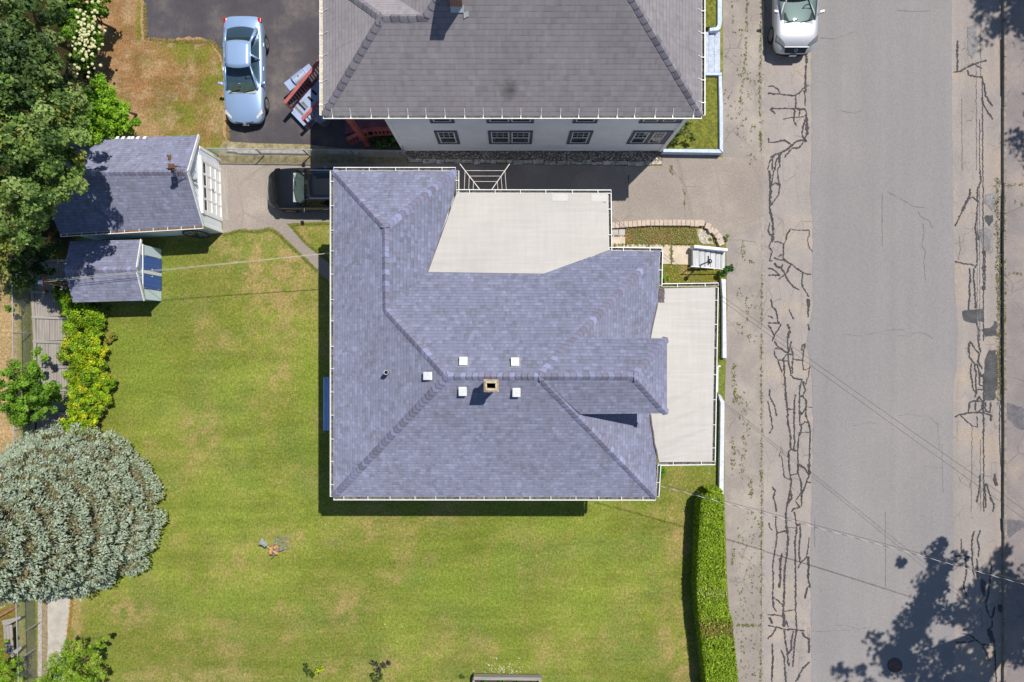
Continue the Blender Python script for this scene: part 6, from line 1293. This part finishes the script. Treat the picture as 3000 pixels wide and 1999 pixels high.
# planter at the bottom edge
pl_ = thing('planter_box', tuple(W(1485, 2000, 0)), 'long weathered grey timber planter box at the bottom edge', 'planter')
MB().beam(W(1388, 1984, .32), W(1585, 1986, .32), .14, .3).build('side_board', M['oldwood_x'], pl_); MB().box(tuple(W(1388, 1990, .17)), (.12, .3, .38)).build('corner_post', M['bark'], pl_); MB().beam(W(1582, 1986, .3), W(1582, 2060, .3), .12, .3).build('side_board', M['oldwood'], pl_)
MB().beam(W(1388, 1990, .3), W(1388, 2060, .3), .1, .3).build('side_board', M['oldwood'], pl_); MB().prism(Q([(1390, 1990), (1580, 1990), (1580, 2060), (1390, 2060)], .22), 0, .22).build('soil', plain('dark_soil', (0.05, 0.035, 0.025), 0.95), pl_)
# ================================================================ VEGETATION
DG = [(66, 90, 42), (80, 104, 50), (96, 120, 58), (54, 78, 36), (120, 138, 76), (72, 98, 52)]
def blob(u, v, z, r, rz=None): p = W(u, v, z); return ((p.x, p.y, p.z), (r, r, rz or r * .8))
tree('maple_tree', (-20.3, 13.6, 0), [blob(40, 60, 7.5, 1.9), blob(85, 150, 6.8, 1.3), blob(10, 190, 8, 1.8), blob(95, 20, 6, 1.1), blob(-60, 80, 8, 2), blob(60, 260, 7.6, 1.6), blob(120, 240, 5.6, 1.0), blob(-60, 260, 7, 2)],
     'tall leafy green tree in the upper left corner, above the garage', 'tree', DG, per=9, sub=.36, leaves=110, size=(.10, .20), seed=3, trunk=.22)
tree('maple_tree', (-19.6, 7.6, 0), [blob(90, 360, 8.2, 1.8), blob(160, 400, 7.2, 1.15), blob(40, 480, 8, 1.8), blob(135, 500, 7.0, 1.3), blob(190, 470, 6.6, .7), blob(45, 590, 7.2, 1.4), blob(90, 600, 6.4, 1.0), blob(-60, 420, 8, 2), blob(160, 540, 6.2, .6), blob(45, 670, 5.6, 1.0), blob(175, 320, 6.4, 1.1), blob(-40, 570, 6, 1.8)],
     'large leafy tree overhanging and shading the left end of the garage roof', 'tree', [(90, 116, 54), (110, 138, 64), (128, 154, 78), (74, 100, 46), (146, 166, 94), (150, 156, 72)], per=9, sub=.33, leaves=120, size=(.10, .20), seed=4, trunk=.24)
tree('shade_shrub', (-21.8, 3.9, 0), [blob(40, 740, 2.6, 1.3), blob(110, 700, 2.2, 1.0), blob(70, 800, 1.8, .9), blob(-30, 690, 3, 1.6), blob(130, 770, 1.2, .6)], 'dark bushy shrub in deep shade left of the shed', 'shrub', [(40, 62, 26), (54, 78, 30), (66, 92, 34)], per=10, sub=.3, leaves=55, size=(.1, .18), seed=6, trunk=.08)
tree('bright_shrub', (-17.6, 10.6, 0), [blob(298, 272, 2.6, .7), blob(325, 305, 2.6, .8), blob(345, 335, 2.2, .75), blob(320, 370, 2.2, .8), blob(285, 330, 2.8, .9), blob(372, 355, 1.8, .45), blob(275, 385, 2.4, .8), blob(345, 388, 1.7, .6), blob(255, 330, 2.6, .8), blob(240, 380, 2.6, .8)],
     'bright green feathery shrub beside the upper left corner of the garage roof', 'shrub', [(116, 160, 28), (134, 176, 36), (94, 138, 24), (150, 188, 52)], per=26, sub=.2, leaves=80, size=(.07, .15), seed=8, trunk=.06)
tree('grey_green_shrub', (-19.0, 11.9, 0), [blob(240, 250, 1.8, .7), blob(272, 222, 1.4, .4), blob(225, 215, 1.8, .7), blob(280, 245, 1.2, .3)], 'small grey-green shrub with pale seed heads between the flowers and the bright shrub', 'shrub', [(84, 96, 56), (70, 88, 44), (150, 146, 110)], per=16, sub=.2, leaves=50, size=(.07, .14), seed=9, trunk=.04)
hy = tree('hydrangea', (-18.6, 14.6, 0), [blob(225, 30, 2.4, .8), blob(245, 95, 2.2, .8), blob(255, 150, 2.0, .7), blob(215, 80, 2.6, .7), blob(270, 120, 1.6, .6), blob(200, 10, 2.8, .8), blob(235, 185, 1.6, .5), blob(290, 8, 2.0, .5), blob(275, 40, 1.6, .5)],
     'hydrangea bush covered in round cream flower heads at the upper left', 'shrub', [(92, 130, 32), (110, 150, 40), (74, 108, 28)], per=18, sub=.24, leaves=70, size=(.11, .2), seed=10, trunk=.06)
r = np.random.RandomState(5); fb_ = MB()
for i in range(150):
    u = 246 + r.normal() * 26; v = 100 + r.normal() * 54; z = 3.0 - abs(u - 240) * .012 + r.rand() * .25; p = W(u, v, z); s = r.uniform(.045, .085)
    n = 7; P = [(p.x, p.y, p.z + s * .6)]
    for ring_, (rr, zz2) in enumerate(((.7, .35), (1.0, -.1))):
        for k in range(n): t = 2 * math.pi * k / n + ring_ * .4; P.append((p.x + math.cos(t) * s * rr * r.uniform(.9, 1.1), p.y + math.sin(t) * s * rr, p.z + s * zz2))
    fb_.add(P, [(0, 1 + k, 1 + (k + 1) % n) for k in range(n)] + [(1 + k, 1 + n + k, 1 + n + (k + 1) % n, 1 + (k + 1) % n) for k in range(n)])
o = fb_.build('flower_heads', plain('cream_petals', (0.58, 0.57, 0.30), 0.8, var=0.2, scale=14, fine=0.2), hy, smooth=False)
o['kind'] = 'stuff'
tree('maple_sapling', (-22.3, -1.9, 0), [blob(60, 1100, 2.6, .8), blob(100, 1140, 2.8, .8), blob(40, 1160, 2.6, .8), blob(130, 1150, 2.2, .55), blob(90, 1200, 2.4, .7), blob(20, 1120, 2.4, .7), blob(110, 1050, 1.6, .45), blob(60, 1225, 1.8, .5), blob(20, 1190, 2.2, .6), blob(155, 1165, 1.6, .3), blob(120, 1195, 2.0, .5)],
     'small green tree leaning over the plank walk at the left edge', 'tree', [(100, 140, 34), (118, 160, 42), (80, 118, 26), (136, 172, 56)], per=26, sub=.2, leaves=70, size=(.07, .15), seed=12, trunk=.07)
# yellow-green vine shrubs in a row
YG = [(146, 178, 26), (160, 186, 28), (122, 158, 26), (196, 202, 38), (98, 138, 30), (140, 172, 30), (110, 148, 28), (150, 180, 34), (196, 190, 44)]
rows = [([(205, 900, .8, .5), (235, 925, .9, .55), (190, 870, .7, .4), (280, 935, .7, .45), (215, 960, .8, .45)], 'green currant shrub just below the shed, topmost of the yellow-green row'),
        ([(215, 1010, .9, .5), (255, 1010, 1.0, .5), (195, 1040, .8, .4), (240, 1055, 1.0, .55), (280, 1030, .8, .45), (275, 980, .7, .4), (205, 985, .8, .4)], 'yellow-tinged shrub second from the top of the row beside the plank walk'),
        ([(215, 1100, .9, .45), (260, 1100, 1.0, .5), (300, 1115, .8, .4), (325, 1125, .6, .3), (275, 1075, .9, .45), (215, 1150, .9, .4), (290, 1150, .8, .4), (235, 1140, .9, .45)], 'widest yellow-green shrub of the row, reaching furthest over the lawn'),
        ([(225, 1190, .9, .45), (265, 1180, .9, .45), (300, 1175, .7, .35), (215, 1225, .9, .4), (260, 1225, .9, .45), (285, 1205, .7, .3)], 'yellow-speckled shrub fourth in the row, level with the small tree'),
        ([(215, 1262, .8, .4), (255, 1262, .8, .4), (270, 1285, .6, .3), (195, 1240, .6, .3)], 'lowest shrub of the yellow-green row, touching the blue spruce')]
for i, (bl, lb) in enumerate(rows):
    p = W(bl[0][0] + 10, bl[0][1], 0); tree('currant_shrub', tuple(p), [blob(u, v, z, rr, rr * .7) for u, v, z, rr in bl], lb, 'shrub', YG[1:] if i else YG[:3] + YG[4:5], per=60, sub=.19, leaves=66, size=(.06, .12), seed=20 + i, trunk=.03, group='yellow-green shrubs beside the plank walk', jit=.25, cj=.3)
tree('fern_clump', tuple(W(325, 990, 0)), [blob(318, 995, .25, .22), blob(330, 985, .3, .18)], 'little red-tipped plant on the lawn edge right of the yellow-green shrubs', 'plant', [(130, 144, 50), (110, 138, 40), (140, 140, 50), (120, 140, 44), (180, 116, 76)], per=30, sub=.1, leaves=26, size=(.05, .1), seed=31, trunk=.015)
tree('shade_vine', tuple(W(60, 880, 0)), [blob(38, 850, .9, .3), blob(34, 900, .9, .26), blob(50, 830, 1.0, .35), blob(75, 820, 1.0, .35)], 'bright green vine climbing the left chain link fence', 'vine', [(104, 142, 26), (122, 160, 36), (80, 118, 24)], per=26, sub=.15, leaves=38, size=(.06, .12), seed=33, trunk=.03)
tree('undergrowth_shrub', tuple(W(165, 855, 0)), [blob(150, 850, .6, .35), blob(185, 870, .6, .3), blob(175, 835, .7, .3), (tuple(W(300, 905, .4)), (.9, .3, .25)), blob(230, 905, .4, .3)], 'dark green ground-hugging shrub along the lower wall of the shed', 'shrub', [(52, 88, 22), (66, 102, 26), (42, 72, 20)], per=22, sub=.15, leaves=36, size=(.06, .12), seed=35, trunk=.03)
# bottom-left shrubs
tree('willow_shrub', (-20.0, -15.2, 0), [blob(215, 1900, 1.6, .55), blob(180, 1945, 1.8, .6), blob(250, 1935, 1.5, .55), blob(215, 1985, 1.8, .7), blob(280, 1900, 1.6, .3), blob(290, 1975, 1.2, .45), blob(160, 1995, 1.6, .6), blob(120, 1998, .9, .5), blob(305, 1870, 1.4, .2), blob(240, 2030, 1.8, .8)],
     'feathery bright green shrub covering the end of the concrete path at the bottom edge', 'shrub', [(124, 158, 36), (142, 174, 44), (100, 134, 28), (156, 176, 70)], per=34, sub=.18, leaves=60, size=(.07, .16), seed=40, trunk=.05, aspect=.35)
tree('willow_shrub', (-23.3, -15.4, 0), [blob(20, 1950, 1.6, .5), blob(0, 1900, 1.5, .45), blob(50, 1985, 1.2, .4), blob(-20, 1990, 1.8, .8)], 'feathery green shrub in the bottom left corner, beyond the fence', 'shrub', [(126, 160, 34), (108, 142, 28), (144, 174, 48)], per=32, sub=.17, leaves=55, size=(.07, .15), seed=41, trunk=.05, aspect=.35)
# lawn shrubs
def small(nm, lb, u, v, bl, pal, seed, **k): return tree(nm, tuple(W(u, v, 0)), [blob(*b_) for b_ in bl], lb, 'shrub', pal, seed=seed, trunk=.02, **k)
small('spirea_shrub', 'lime green round little shrub on the lawn near the bottom edge', 935, 1970, [(933, 1971, .3, .2), (941, 1962, .25, .14)], [(176, 200, 22), (150, 186, 20), (190, 206, 60)], 50, per=90, sub=.08, leaves=45, size=(.04, .07))
small('leggy_shrub', 'dark leggy green plant touching the lime green shrub', 903, 1965, [(897, 1950, .45, .12), (905, 1972, .4, .16), (915, 1980, .3, .14), (893, 1962, .4, .1)], [(70, 92, 30), (96, 120, 30), (56, 76, 26)], 51, per=60, sub=.1, leaves=14, size=(.06, .11), aspect=.4)
small('barberry_shrub', 'dark purple shrub with a green base on the lawn near the bottom edge', 1105, 1960, [(1098, 1945, .5, .17), (1125, 1950, .45, .15), (1108, 1962, .5, .2), (1140, 1945, .4, .07)], [(72, 62, 66), (88, 78, 82), (52, 44, 48), (96, 88, 84)], 52, per=60, sub=.1, leaves=22, size=(.05, .1), aspect=.4)
small('leafy_shrub', 'dark-green-leaved low plant just below the purple shrub', 1103, 1985, [(1095, 1985, .35, .16), (1115, 1982, .35, .16), (1105, 2000, .35, .2)], [(92, 112, 40), (108, 124, 56), (76, 92, 40)], 53, per=60, sub=.1, leaves=22, size=(.06, .11), aspect=.5)
small('grass_tuft', 'small tuft of grass left of the timber planter', 1357, 1982, [(1355, 1982, .12, .12)], [(80, 120, 40), (96, 132, 52)], 54, per=120, sub=.08, leaves=30, size=(.08, .14), aspect=.15)
small('planter_plants', 'leafy plants filling the timber planter at the bottom edge', 1480, 2002, [(1420, 2006, .4, .2), (1470, 2006, .4, .2), (1520, 2008, .4, .22), (1560, 2010, .4, .2)], [(80, 130, 30), (60, 104, 26)], 55, per=60, sub=.1, leaves=24, size=(.06, .12))
small('holly_shrub', 'dark glossy little shrub spilling over the corner where the white steps meet the sidewalk', 2128, 795, [(2128, 793, .5, .2), (2142, 787, .5, .14), (2118, 803, .4, .14)], [(66, 108, 40), (84, 128, 50), (46, 80, 34)], 56, per=70, sub=.12, leaves=28, size=(.08, .15))
small('boxwood_shrub', 'bright green bush tucked against the house below the slab path', 1944, 822, [(1940, 815, .5, .3), (1950, 830, .4, .26), (1935, 800, .4, .2)], [(96, 146, 24), (114, 162, 32), (78, 124, 20)], 57, per=60, sub=.12, leaves=34, size=(.05, .1))
small('boxwood_shrub', 'bright green bush at the house corner beside the lower end of the porch roof', 1938, 1385, [(1936, 1375, .4, .22), (1942, 1385, .35, .2), (1935, 1395, .3, .16)], [(100, 150, 24), (116, 164, 32), (84, 130, 20)], 58, per=60, sub=.12, leaves=34, size=(.05, .1))
small('rose_bush', 'sprawling green bush at the right corner of the grey-roofed house', 2000, 385, [(2000, 378, 1.2, .32), (2015, 372, 1.3, .22), (1990, 390, 1.0, .28), (2020, 398, .9, .2), (2028, 407, .8, .12), (1978, 398, .9, .2), (2005, 366, 1.2, .2), (1965, 420, .5, .3)], [(92, 110, 52), (108, 126, 64), (74, 94, 42)], 59, per=60, sub=.12, leaves=16, size=(.07, .12), aspect=.5)
small('foundation_shrub', 'dark green shrub in the shade behind the fence, against the white wall', 1140, 420, [(1120, 415, .6, .35), (1155, 415, .6, .35), (1140, 405, .7, .3), (1100, 422, .4, .2)], [(64, 104, 28), (84, 126, 36), (46, 80, 22)], 60, per=50, sub=.14, leaves=30, size=(.07, .13))
small('driveway_weed', 'weed growing at the end of the buff block edging', 2128, 702, [(2131, 692, .2, .08), (2128, 705, .12, .06)], [(104, 150, 30), (120, 160, 44)], 61, per=200, sub=.06, leaves=18, size=(.06, .1), aspect=.25)
# blue spruce
sp_ = thing('blue_spruce', (-19.95, -7.7, 0), 'big silvery blue spruce filling the lower left, its skirt spread on the lawn', 'tree')
r = np.random.RandomState(77); PP = []; NN = []; DD = []; SZ = []; CC = []; HT = 12.0; RB = 4.3; bm = MB(); bz = Vector((-19.95, -7.7, 0))
silver = np.array(s2l((154, 166, 144))); sil2 = np.array(s2l((134, 148, 126))); sil3 = np.array(s2l((174, 186, 164))); twig = np.array(s2l((134, 116, 84))); inner = np.array(s2l((104, 106, 62)))
for k in range(13):
    z0 = 1.2 + k * .86; rr = RB * (1 - (z0 - 1.25) / (HT - 1.25)) ** .85; nb_ = max(6, int(2 * math.pi * rr / .72)); ph = r.rand() * 6.28
    for j in range(int(nb_ * 1.5)):
        low = j >= nb_        # shorter, lower under-branches fill between the main ones
        az = (ph + 2 * math.pi * j / nb_ if not low else ph + 2 * math.pi * (2 * (j - nb_) + .5) / nb_) + r.normal() * .05; Lr = rr * r.uniform(.92, 1.04) * (.88 if low else 1); dx, dy = math.cos(az), math.sin(az) * .9; zj = r.normal() * .05 - (.12 if low else 0)
        bm.tube(bz + Vector((dx * .1, dy * .1, z0 + .1)), bz + Vector((dx * Lr * .9, dy * Lr * .9, z0 - .02)), .035, .01, 5)
        side = r.uniform(.36, .44); steps = 11
        for s in range(steps):
            dt = .86 * s / steps; rad = Lr - dt
            if rad < .15: continue
            wd = 1.12 * side * math.sin(math.pi * min(1, (dt + .12) / 1.1)) ** .5 * (.45 + .55 * Lr / RB); zc = z0 + .25 + zj - .22 * rad / RB - .42 * max(0, .38 - dt) - .32 * max(0, dt - .45)
            m = max(1, int(wd / .07))
            for q in range(-m, m + 1):
                lat = q / m * wd; cx = rad - abs(lat) * .5; px, py = cx * dx - lat * dy, cx * dy + lat * dx; c0_ = np.array([bz.x + px, bz.y + py, zc - abs(lat) * .42 + r.normal() * .03]) + r.normal(size=3) * .02
                sg_ = np.sign(lat or r.normal()); td = np.array([dx - dy * .6 * sg_, dy + dx * .6 * sg_, .15]); td /= np.linalg.norm(td)
                isn = r.rand() < (.98 if dt < .34 else .42); base = (silver, sil2, sil3)[r.randint(3)] if isn else (twig if r.rand() < .45 else inner)
                for _ in range(8 if dt < .34 else 4):
                    dd = td + r.normal(size=3) * .30; dd[2] += .12; dd /= np.linalg.norm(dd)
                    nn = np.array([0, 0, 1.0]) + r.normal(size=3) * .45; L_ = r.uniform(.08, .16) if isn else r.uniform(.10, .18)
                    PP.append(c0_ + dd * L_ * .4); NN.append(nn); DD.append(dd); SZ.append(L_); CC.append(base * r.uniform(.8, 1.2))
cards('foliage', np.array(PP), np.array(NN), np.array(SZ), np.clip(np.array(CC), 0, 1), M['needle'], sp_, .24, np.array(DD), seed=3)
bm.tube(bz, bz + Z3 * 11, .24, .03, 12); bm.build('trunk', M['bark'], sp_)
# hedge along the sidewalk
hg = thing('hedge', tuple(W(2095, 1750, 0)), 'long clipped bright green hedge along the sidewalk at the lower right of the lawn', 'hedge')
HLn = [(1440, 2088, 2112), (1455, 2062, 2120), (1480, 2055, 2123), (1560, 2050, 2123), (1640, 2046, 2126), (1720, 2044, 2130), (1770, 2046, 2133), (1790, 2048, 2138), (1820, 2050, 2148), (1860, 2055, 2152), (1920, 2062, 2158), (1999, 2070, 2164), (2080, 2078, 2170)]
hgt = 1.25; P = []; N = []; r = np.random.RandomState(9)
def hx(v):
    for (a_, l0, r0), (b_, l1, r1) in zip(HLn[:-1], HLn[1:]):
        if a_ <= v <= b_: t = (v - a_) / (b_ - a_); return l0 + (l1 - l0) * t, r0 + (r1 - r0) * t
    return HLn[-1][1:]
for i in range(47000):
    v = r.uniform(1441, 2078); l, rr_ = hx(v); y = (1000 - v) * (H - hgt) / 2000; xl = (l - 1500) * (H - hgt) / 2000; xr_ = (rr_ - 1500) * (H - hgt) / 2000; wd = xr_ - xl
    s = r.rand(); lump = (vnoise(np.array(v * .05), np.array(s * 4.0), 5, 1.0) - .5) * .26
    if s < .5: x = xl + wd * r.rand(); e_ = min(x - xl, xr_ - x) / wd; z = hgt - .10 * max(0, 1 - e_ * 6) + lump - abs(r.normal()) * .07; n_ = (0, 0, 1)
    elif s < .72: x = xl + r.rand() * .08; z = r.uniform(.08, hgt - .05); n_ = (-1, 0, .2)
    elif s < .94: x = xr_ - r.rand() * .1; z = r.uniform(.08, hgt - .05); n_ = (1, 0, .3)
    else: l, rr_ = hx(1452); xl = (l - 1500) * (H - hgt) / 2000; wd = (rr_ - 1500) * (H - hgt) / 2000 - xl; x = xl + wd * (.2 + .8 * r.rand()); y = (1000 - 1443) * (H - hgt) / 2000 + r.normal() * .04; z = r.uniform(.1, hgt); n_ = (0, 1, .2)
    P.append((x, y, z)); N.append(np.array(n_) + r.normal(size=3) * .55)
P = np.array(P); N = np.array(N); pal = np.array([s2l(c) for c in ((138, 168, 24), (156, 184, 34), (116, 148, 20), (170, 190, 60), (96, 126, 20), (130, 140, 44))])
cN = pal[r.randint(0, 6, len(P))] * (1 + (r.rand(len(P), 1) - .5) * .5); vv_ = 1000 - P[:, 1] * 2000 / (H - hgt)
bare = (np.exp(-((vv_ - 1845) / 22) ** 2) > r.rand(len(P)) * 1.3) & (P[:, 2] > 1); cN[bare] = np.array(s2l((140, 122, 66)))
bare2 = (np.exp(-((vv_ - 1740) / 14) ** 2) > r.rand(len(P)) * 2.5) & (P[:, 2] > 1); cN[bare2] = np.array(s2l((176, 176, 110)))
cards('foliage', P, N, r.uniform(.05, .11, len(P)), np.clip(cN, 0, 1), M['leaf'], hg, .65, seed=2)
hb = MB()
for (a_, l0, r0), (b_, l1, r1) in zip(HLn[:-1], HLn[1:]):
    k = (H - hgt) / 2000; q = [((l0 - 1500) * k + .1, (1000 - a_) * k - (.15 if a_ == 1440 else 0)), ((r0 - 1500) * k - .1, (1000 - a_) * k - (.15 if a_ == 1440 else 0)), ((r1 - 1500) * k - .1, (1000 - b_) * k), ((l1 - 1500) * k + .1, (1000 - b_) * k)]
    hb.prism(q, 0, hgt - .16)
hb.build('twigs', plain('hedge_twigs', (0.03, 0.04, 0.012), 0.95, var=0.4, scale=15), hg)
# big street trees beyond the right edge (their shade falls on the road)
def bigtree(nm, lb, x, y, z0, z1, rad, n, seed, shape=None):
    r_ = random.Random(seed); bl = []
    for i in range(n):
        f = r_.random(); a_ = r_.uniform(0, 6.28); z = z0 + (z1 - z0) * f; rr = rad * (1 - .55 * abs(f - .3)) * math.sqrt(r_.random()); s = r_.uniform(.9, 1.7)
        bl.append(((x + math.cos(a_) * rr, y + math.sin(a_) * rr, z), (s, s, s * .75)))
    return tree(nm, (x, y, 0), bl, lb, 'tree', DG, per=3.0, sub=.5, leaves=44, size=(.18, .36), seed=seed, trunk=.38)
bigtree('street_tree', 'tall street tree standing beyond the lower right edge, its shade spread on the road', 26.6, -10.9, 10.5, 16.5, 6.3, 46, 101)
bigtree('street_tree', 'tall street tree beyond the upper right edge, its shade dappling the far shoulder', 28.9, 21.6, 8.5, 14.5, 3.8, 20, 102)
bigtree('street_tree', 'street tree beyond the right edge, behind the far sidewalk', 30.4, 13.4, 8.0, 12.0, 2.4, 9, 103)
# weeds in the sidewalk joints
r = np.random.RandomState(12); P = []; 
def weedline(pts, dens, spread, z=.01):
    for (a_, b_) in zip(pts[:-1], pts[1:]):
        L_ = math.hypot(b_[0] - a_[0], b_[1] - a_[1]); k = int(L_ * dens); t = 0
        while t < k:
            c_ = r.rand(); m = r.randint(3, 11); cx, cy = a_[0] + (b_[0] - a_[0]) * c_ + r.normal() * spread, a_[1] + (b_[1] - a_[1]) * c_ + r.normal() * spread * .6; s = r.uniform(.5, 2.2)
            for _ in range(m): q = W(cx + r.normal() * s, cy + r.normal() * s * 1.5, z + r.rand() * .03); P.append(tuple(q))
            t += m
weedline([(2190, -10), (2188, 60), (2184, 180), (2170, 300)], 1.4, 2); weedline([(2145, 5), (2148, 70)], .8, 1.5); weedline([(2150, 95), (2180, 85), (2165, 110)], .8, 2); weedline([(2140, 150), (2210, 260), (2150, 330), (2210, 380)], .9, 12)
weedline([(2120, 250), (2180, 420), (2215, 480)], .8, 14); weedline([(2232, 0), (2226, 250), (2229, 455)], 1.6, 1.5); weedline([(2175, 700), (2178, 760), (2220, 775)], 1.2, 3); weedline([(2160, 840), (2200, 900), (2170, 960), (2210, 1000)], 1.3, 14)
weedline([(2150, 1060), (2155, 1180)], 3, 4); weedline([(2185, 1160), (2180, 1290), (2172, 1400)], 1.5, 8); weedline([(2233, 800), (2231, 1100), (2232, 1450), (2229, 1998)], 1.3, 1.5); weedline([(2200, 1400), (2202, 1460)], 3, 3)
weedline([(2145, 1270), (2150, 1390)], 1.5, 5); weedline([(2170, 1540), (2172, 1660), (2170, 1840), (2175, 1998)], .9, 8); weedline([(2150, 1590), (2145, 1660)], 1.4, 2); weedline([(2160, 1832), (2226, 1834)], 3.5, 1.5); weedline([(2210, 1500), (2200, 1840), (2215, 1998)], .8, 10)
weedline([(2925, 520), (2922, 640), (2925, 800), (2928, 1180)], 2.2, 4, -.11); weedline([(2945, 560), (2946, 1150)], 1.0, 1.5, .01); weedline([(2950, 545), (3000, 540)], 1.5, 2, .01); weedline([(2960, 800), (3000, 806)], 1.6, 2, .01); weedline([(2970, 590), (3000, 600)], 1.4, 4, .01)
weedline([(1786, 719), (1900, 717), (2030, 716)], 3.0, 3, .05); weedline([(1964, 725), (1968, 760), (1966, 775)], 4, 3, .05); weedline([(2078, 700), (2100, 712)], 5, 4, .03); weedline([(1966, 486), (1968, 510)], 4, 2); weedline([(2003, 555), (2006, 600)], 1.2, 2)
P = np.array(P); n = len(P); N = np.zeros((n, 3)); N[:, 2] = 1; N += r.normal(size=(n, 3)) * .6
pal = np.array([s2l(c) for c in ((118, 122, 62), (134, 134, 70), (110, 122, 54), (150, 138, 92))]); o = cards('joint_weeds', P, N, r.uniform(.03, .08, n), pal[r.randint(0, 4, n)] * (1 + (r.rand(n, 1) - .5) * .4), M['leaf'], None, .5)
tag(o, 'small green weeds growing in the joints of the sidewalks and slabs', 'weeds', kind='stuff')
# ragged grass along the paving edges and sparse tufts in the weedy bed
P = []; CCc = []
def fringe(pts, dens, spread, c_): 
    for (a_, b_) in zip(pts[:-1], pts[1:]):
        L_ = math.hypot(b_[0] - a_[0], b_[1] - a_[1])
        for _ in range(int(L_ * dens)): t = r.rand(); q = W(a_[0] + (b_[0] - a_[0]) * t + r.normal() * spread, a_[1] + (b_[1] - a_[1]) * t + r.normal() * spread, r.rand() * .04 + .01); P.append(tuple(q)); CCc.append(np.array(s2l(c_[r.randint(len(c_))])) * r.uniform(.75, 1.2))
gcs = [(122, 138, 50), (104, 122, 40), (150, 136, 78)]
fringe([(654, 690), (700, 676), (752, 679), (790, 671), (812, 682), (880, 748), (930, 795)], 10, 2.2, gcs); fringe([(850, 659), (892, 708), (970, 770)], 10, 2.2, gcs); fringe([(862, 658), (968, 654)], 9, 2, gcs); fringe([(424, 10), (426, 114), (500, 121), (620, 121), (655, 160), (668, 300), (668, 410)], 6, 3, [(150, 128, 70), (120, 132, 48), (176, 146, 100)])
fringe([(2108, 870), (2108, 1060)], 8, 2, gcs); fringe([(2104, 1160), (2108, 1290), (2106, 1440)], 8, 2, gcs); fringe([(216, 1650), (206, 1800), (196, 1880)], 8, 2.5, [(176, 132, 64), (140, 130, 54)])
for _ in range(5200): q = W(r.uniform(1834, 2045), r.uniform(664, 716), r.rand() * .1); P.append(tuple(q)); CCc.append(np.array(s2l([(176, 144, 96), (150, 136, 84), (136, 148, 70), (190, 164, 120)][min(3, max(0, int(fbm(np.array(q[0]), np.array(q[1]), 3, .6, 3) * 5 - 1 + r.normal() * .8)))])) * r.uniform(.7, 1.2))
P = np.array(P); n = len(P); N = r.normal(size=(n, 3)) * .7; N[:, 2] = np.abs(N[:, 2]) + .6
o = cards('edge_grass', P, N, r.uniform(.05, .11, n), np.clip(np.array(CCc), 0, 1), M['needle'], None, .22); tag(o, 'ragged grass blades along the paving edges and in the weedy bed', 'grass', kind='stuff')
# fallen pale petals and yellow leaves
P = []; CCc = []
for _ in range(95): q = W(1470 + r.normal() * 38, 1964 + r.normal() * 11, .02); P.append(tuple(q)); CCc.append(s2l([(226, 220, 214), (206, 170, 140), (236, 232, 228)][r.randint(3)]))
for (u, v) in ((1128, 1830), (1179, 1838), (1403, 1838), (1400, 1872), (1165, 1880), (1520, 1930), (1514, 1936), (1702, 1775), (1550, 1955), (1513, 1968), (811, 1592)): P.append(tuple(W(u, v, .02))); CCc.append(s2l((228, 222, 214)))
for _ in range(170): 
    u, v = (r.uniform(1930, 2100), r.uniform(1375, 1530)) if r.rand() < .5 else (r.uniform(1945, 2105), r.uniform(780, 860)); P.append(tuple(W(u, v, .02))); CCc.append(s2l((196, 176, 96)))
P = np.array(P); n = len(P); N = r.normal(size=(n, 3)) * .3; N[:, 2] = 1; o = cards('fallen_petals', P, N, r.uniform(.04, .10, n), np.array(CCc), M['petal'], None, .45); tag(o, 'pale petals and yellow leaves scattered on the lawn', 'petals', kind='stuff')

# ================================================================ OVERHEAD WIRES
pp_ = Vector((24.9, -10.6, 0)); up_ = thing('utility_pole', tuple(pp_), 'dark wooden utility pole just beyond the right edge, carrying the wires', 'pole')
MB().tube(pp_, pp_ + Z3 * 8.6, .15, .11, 14).build('pole_shaft', M['creosote'], up_, smooth=True); MB().beam(pp_ + Vector((-.7, 0, 8.2)), pp_ + Vector((.7, 0, 8.2)), .1, .12).build('crossarm', M['creosote'], up_)
def sagline(p0, p1, sag, n=30): return [p0.lerp(p1, i / n) - Z3 * (sag * 4 * (i / n) * (1 - i / n)) for i in range(n + 1)]
def wire(label, p0, p1, sag, r_, m, nm='overhead_wire', twist=False):
    t = thing(nm, tuple(p0), label, 'wire'); pts = sagline(p0, p1, sag); MB().path(pts, r_, 6).build('cable', m, t)
    if twist:
        tw = MB(); n = 260; P = sagline(p0, p1, sag, n); q = [p + Vector((0, math.cos(i * .9), math.sin(i * .9))) * (r_ * 1.0) for i, p in enumerate(P)]; tw.path(q, r_ * .75, 5); tw.build('messenger_strand', M['cable_light'], t)
wire('twisted pale service cable from the lower right house corner across the road', W(1930, 1424, 5.3), pp_ + Z3 * 7.2, .35, .009, M['cable_dark'], twist=True)
wire('thin dark wire just above the twisted service cable', W(1930, 1418, 5.35), pp_ + Vector((0, .15, 7.5)), .32, .007, M['cable_dark'])
wire('thin dark wire crossing the road from the flat roof corner, the upper of two', W(1795, 637, 5.2), pp_ + Vector((0, .2, 6.9)), .4, .007, M['cable_dark'])
wire('thin dark wire crossing the road from the flat roof corner, the lower of two', W(1790, 642, 5.1), pp_ + Vector((-.15, -.05, 6.7)), .4, .007, M['cable_dark'])
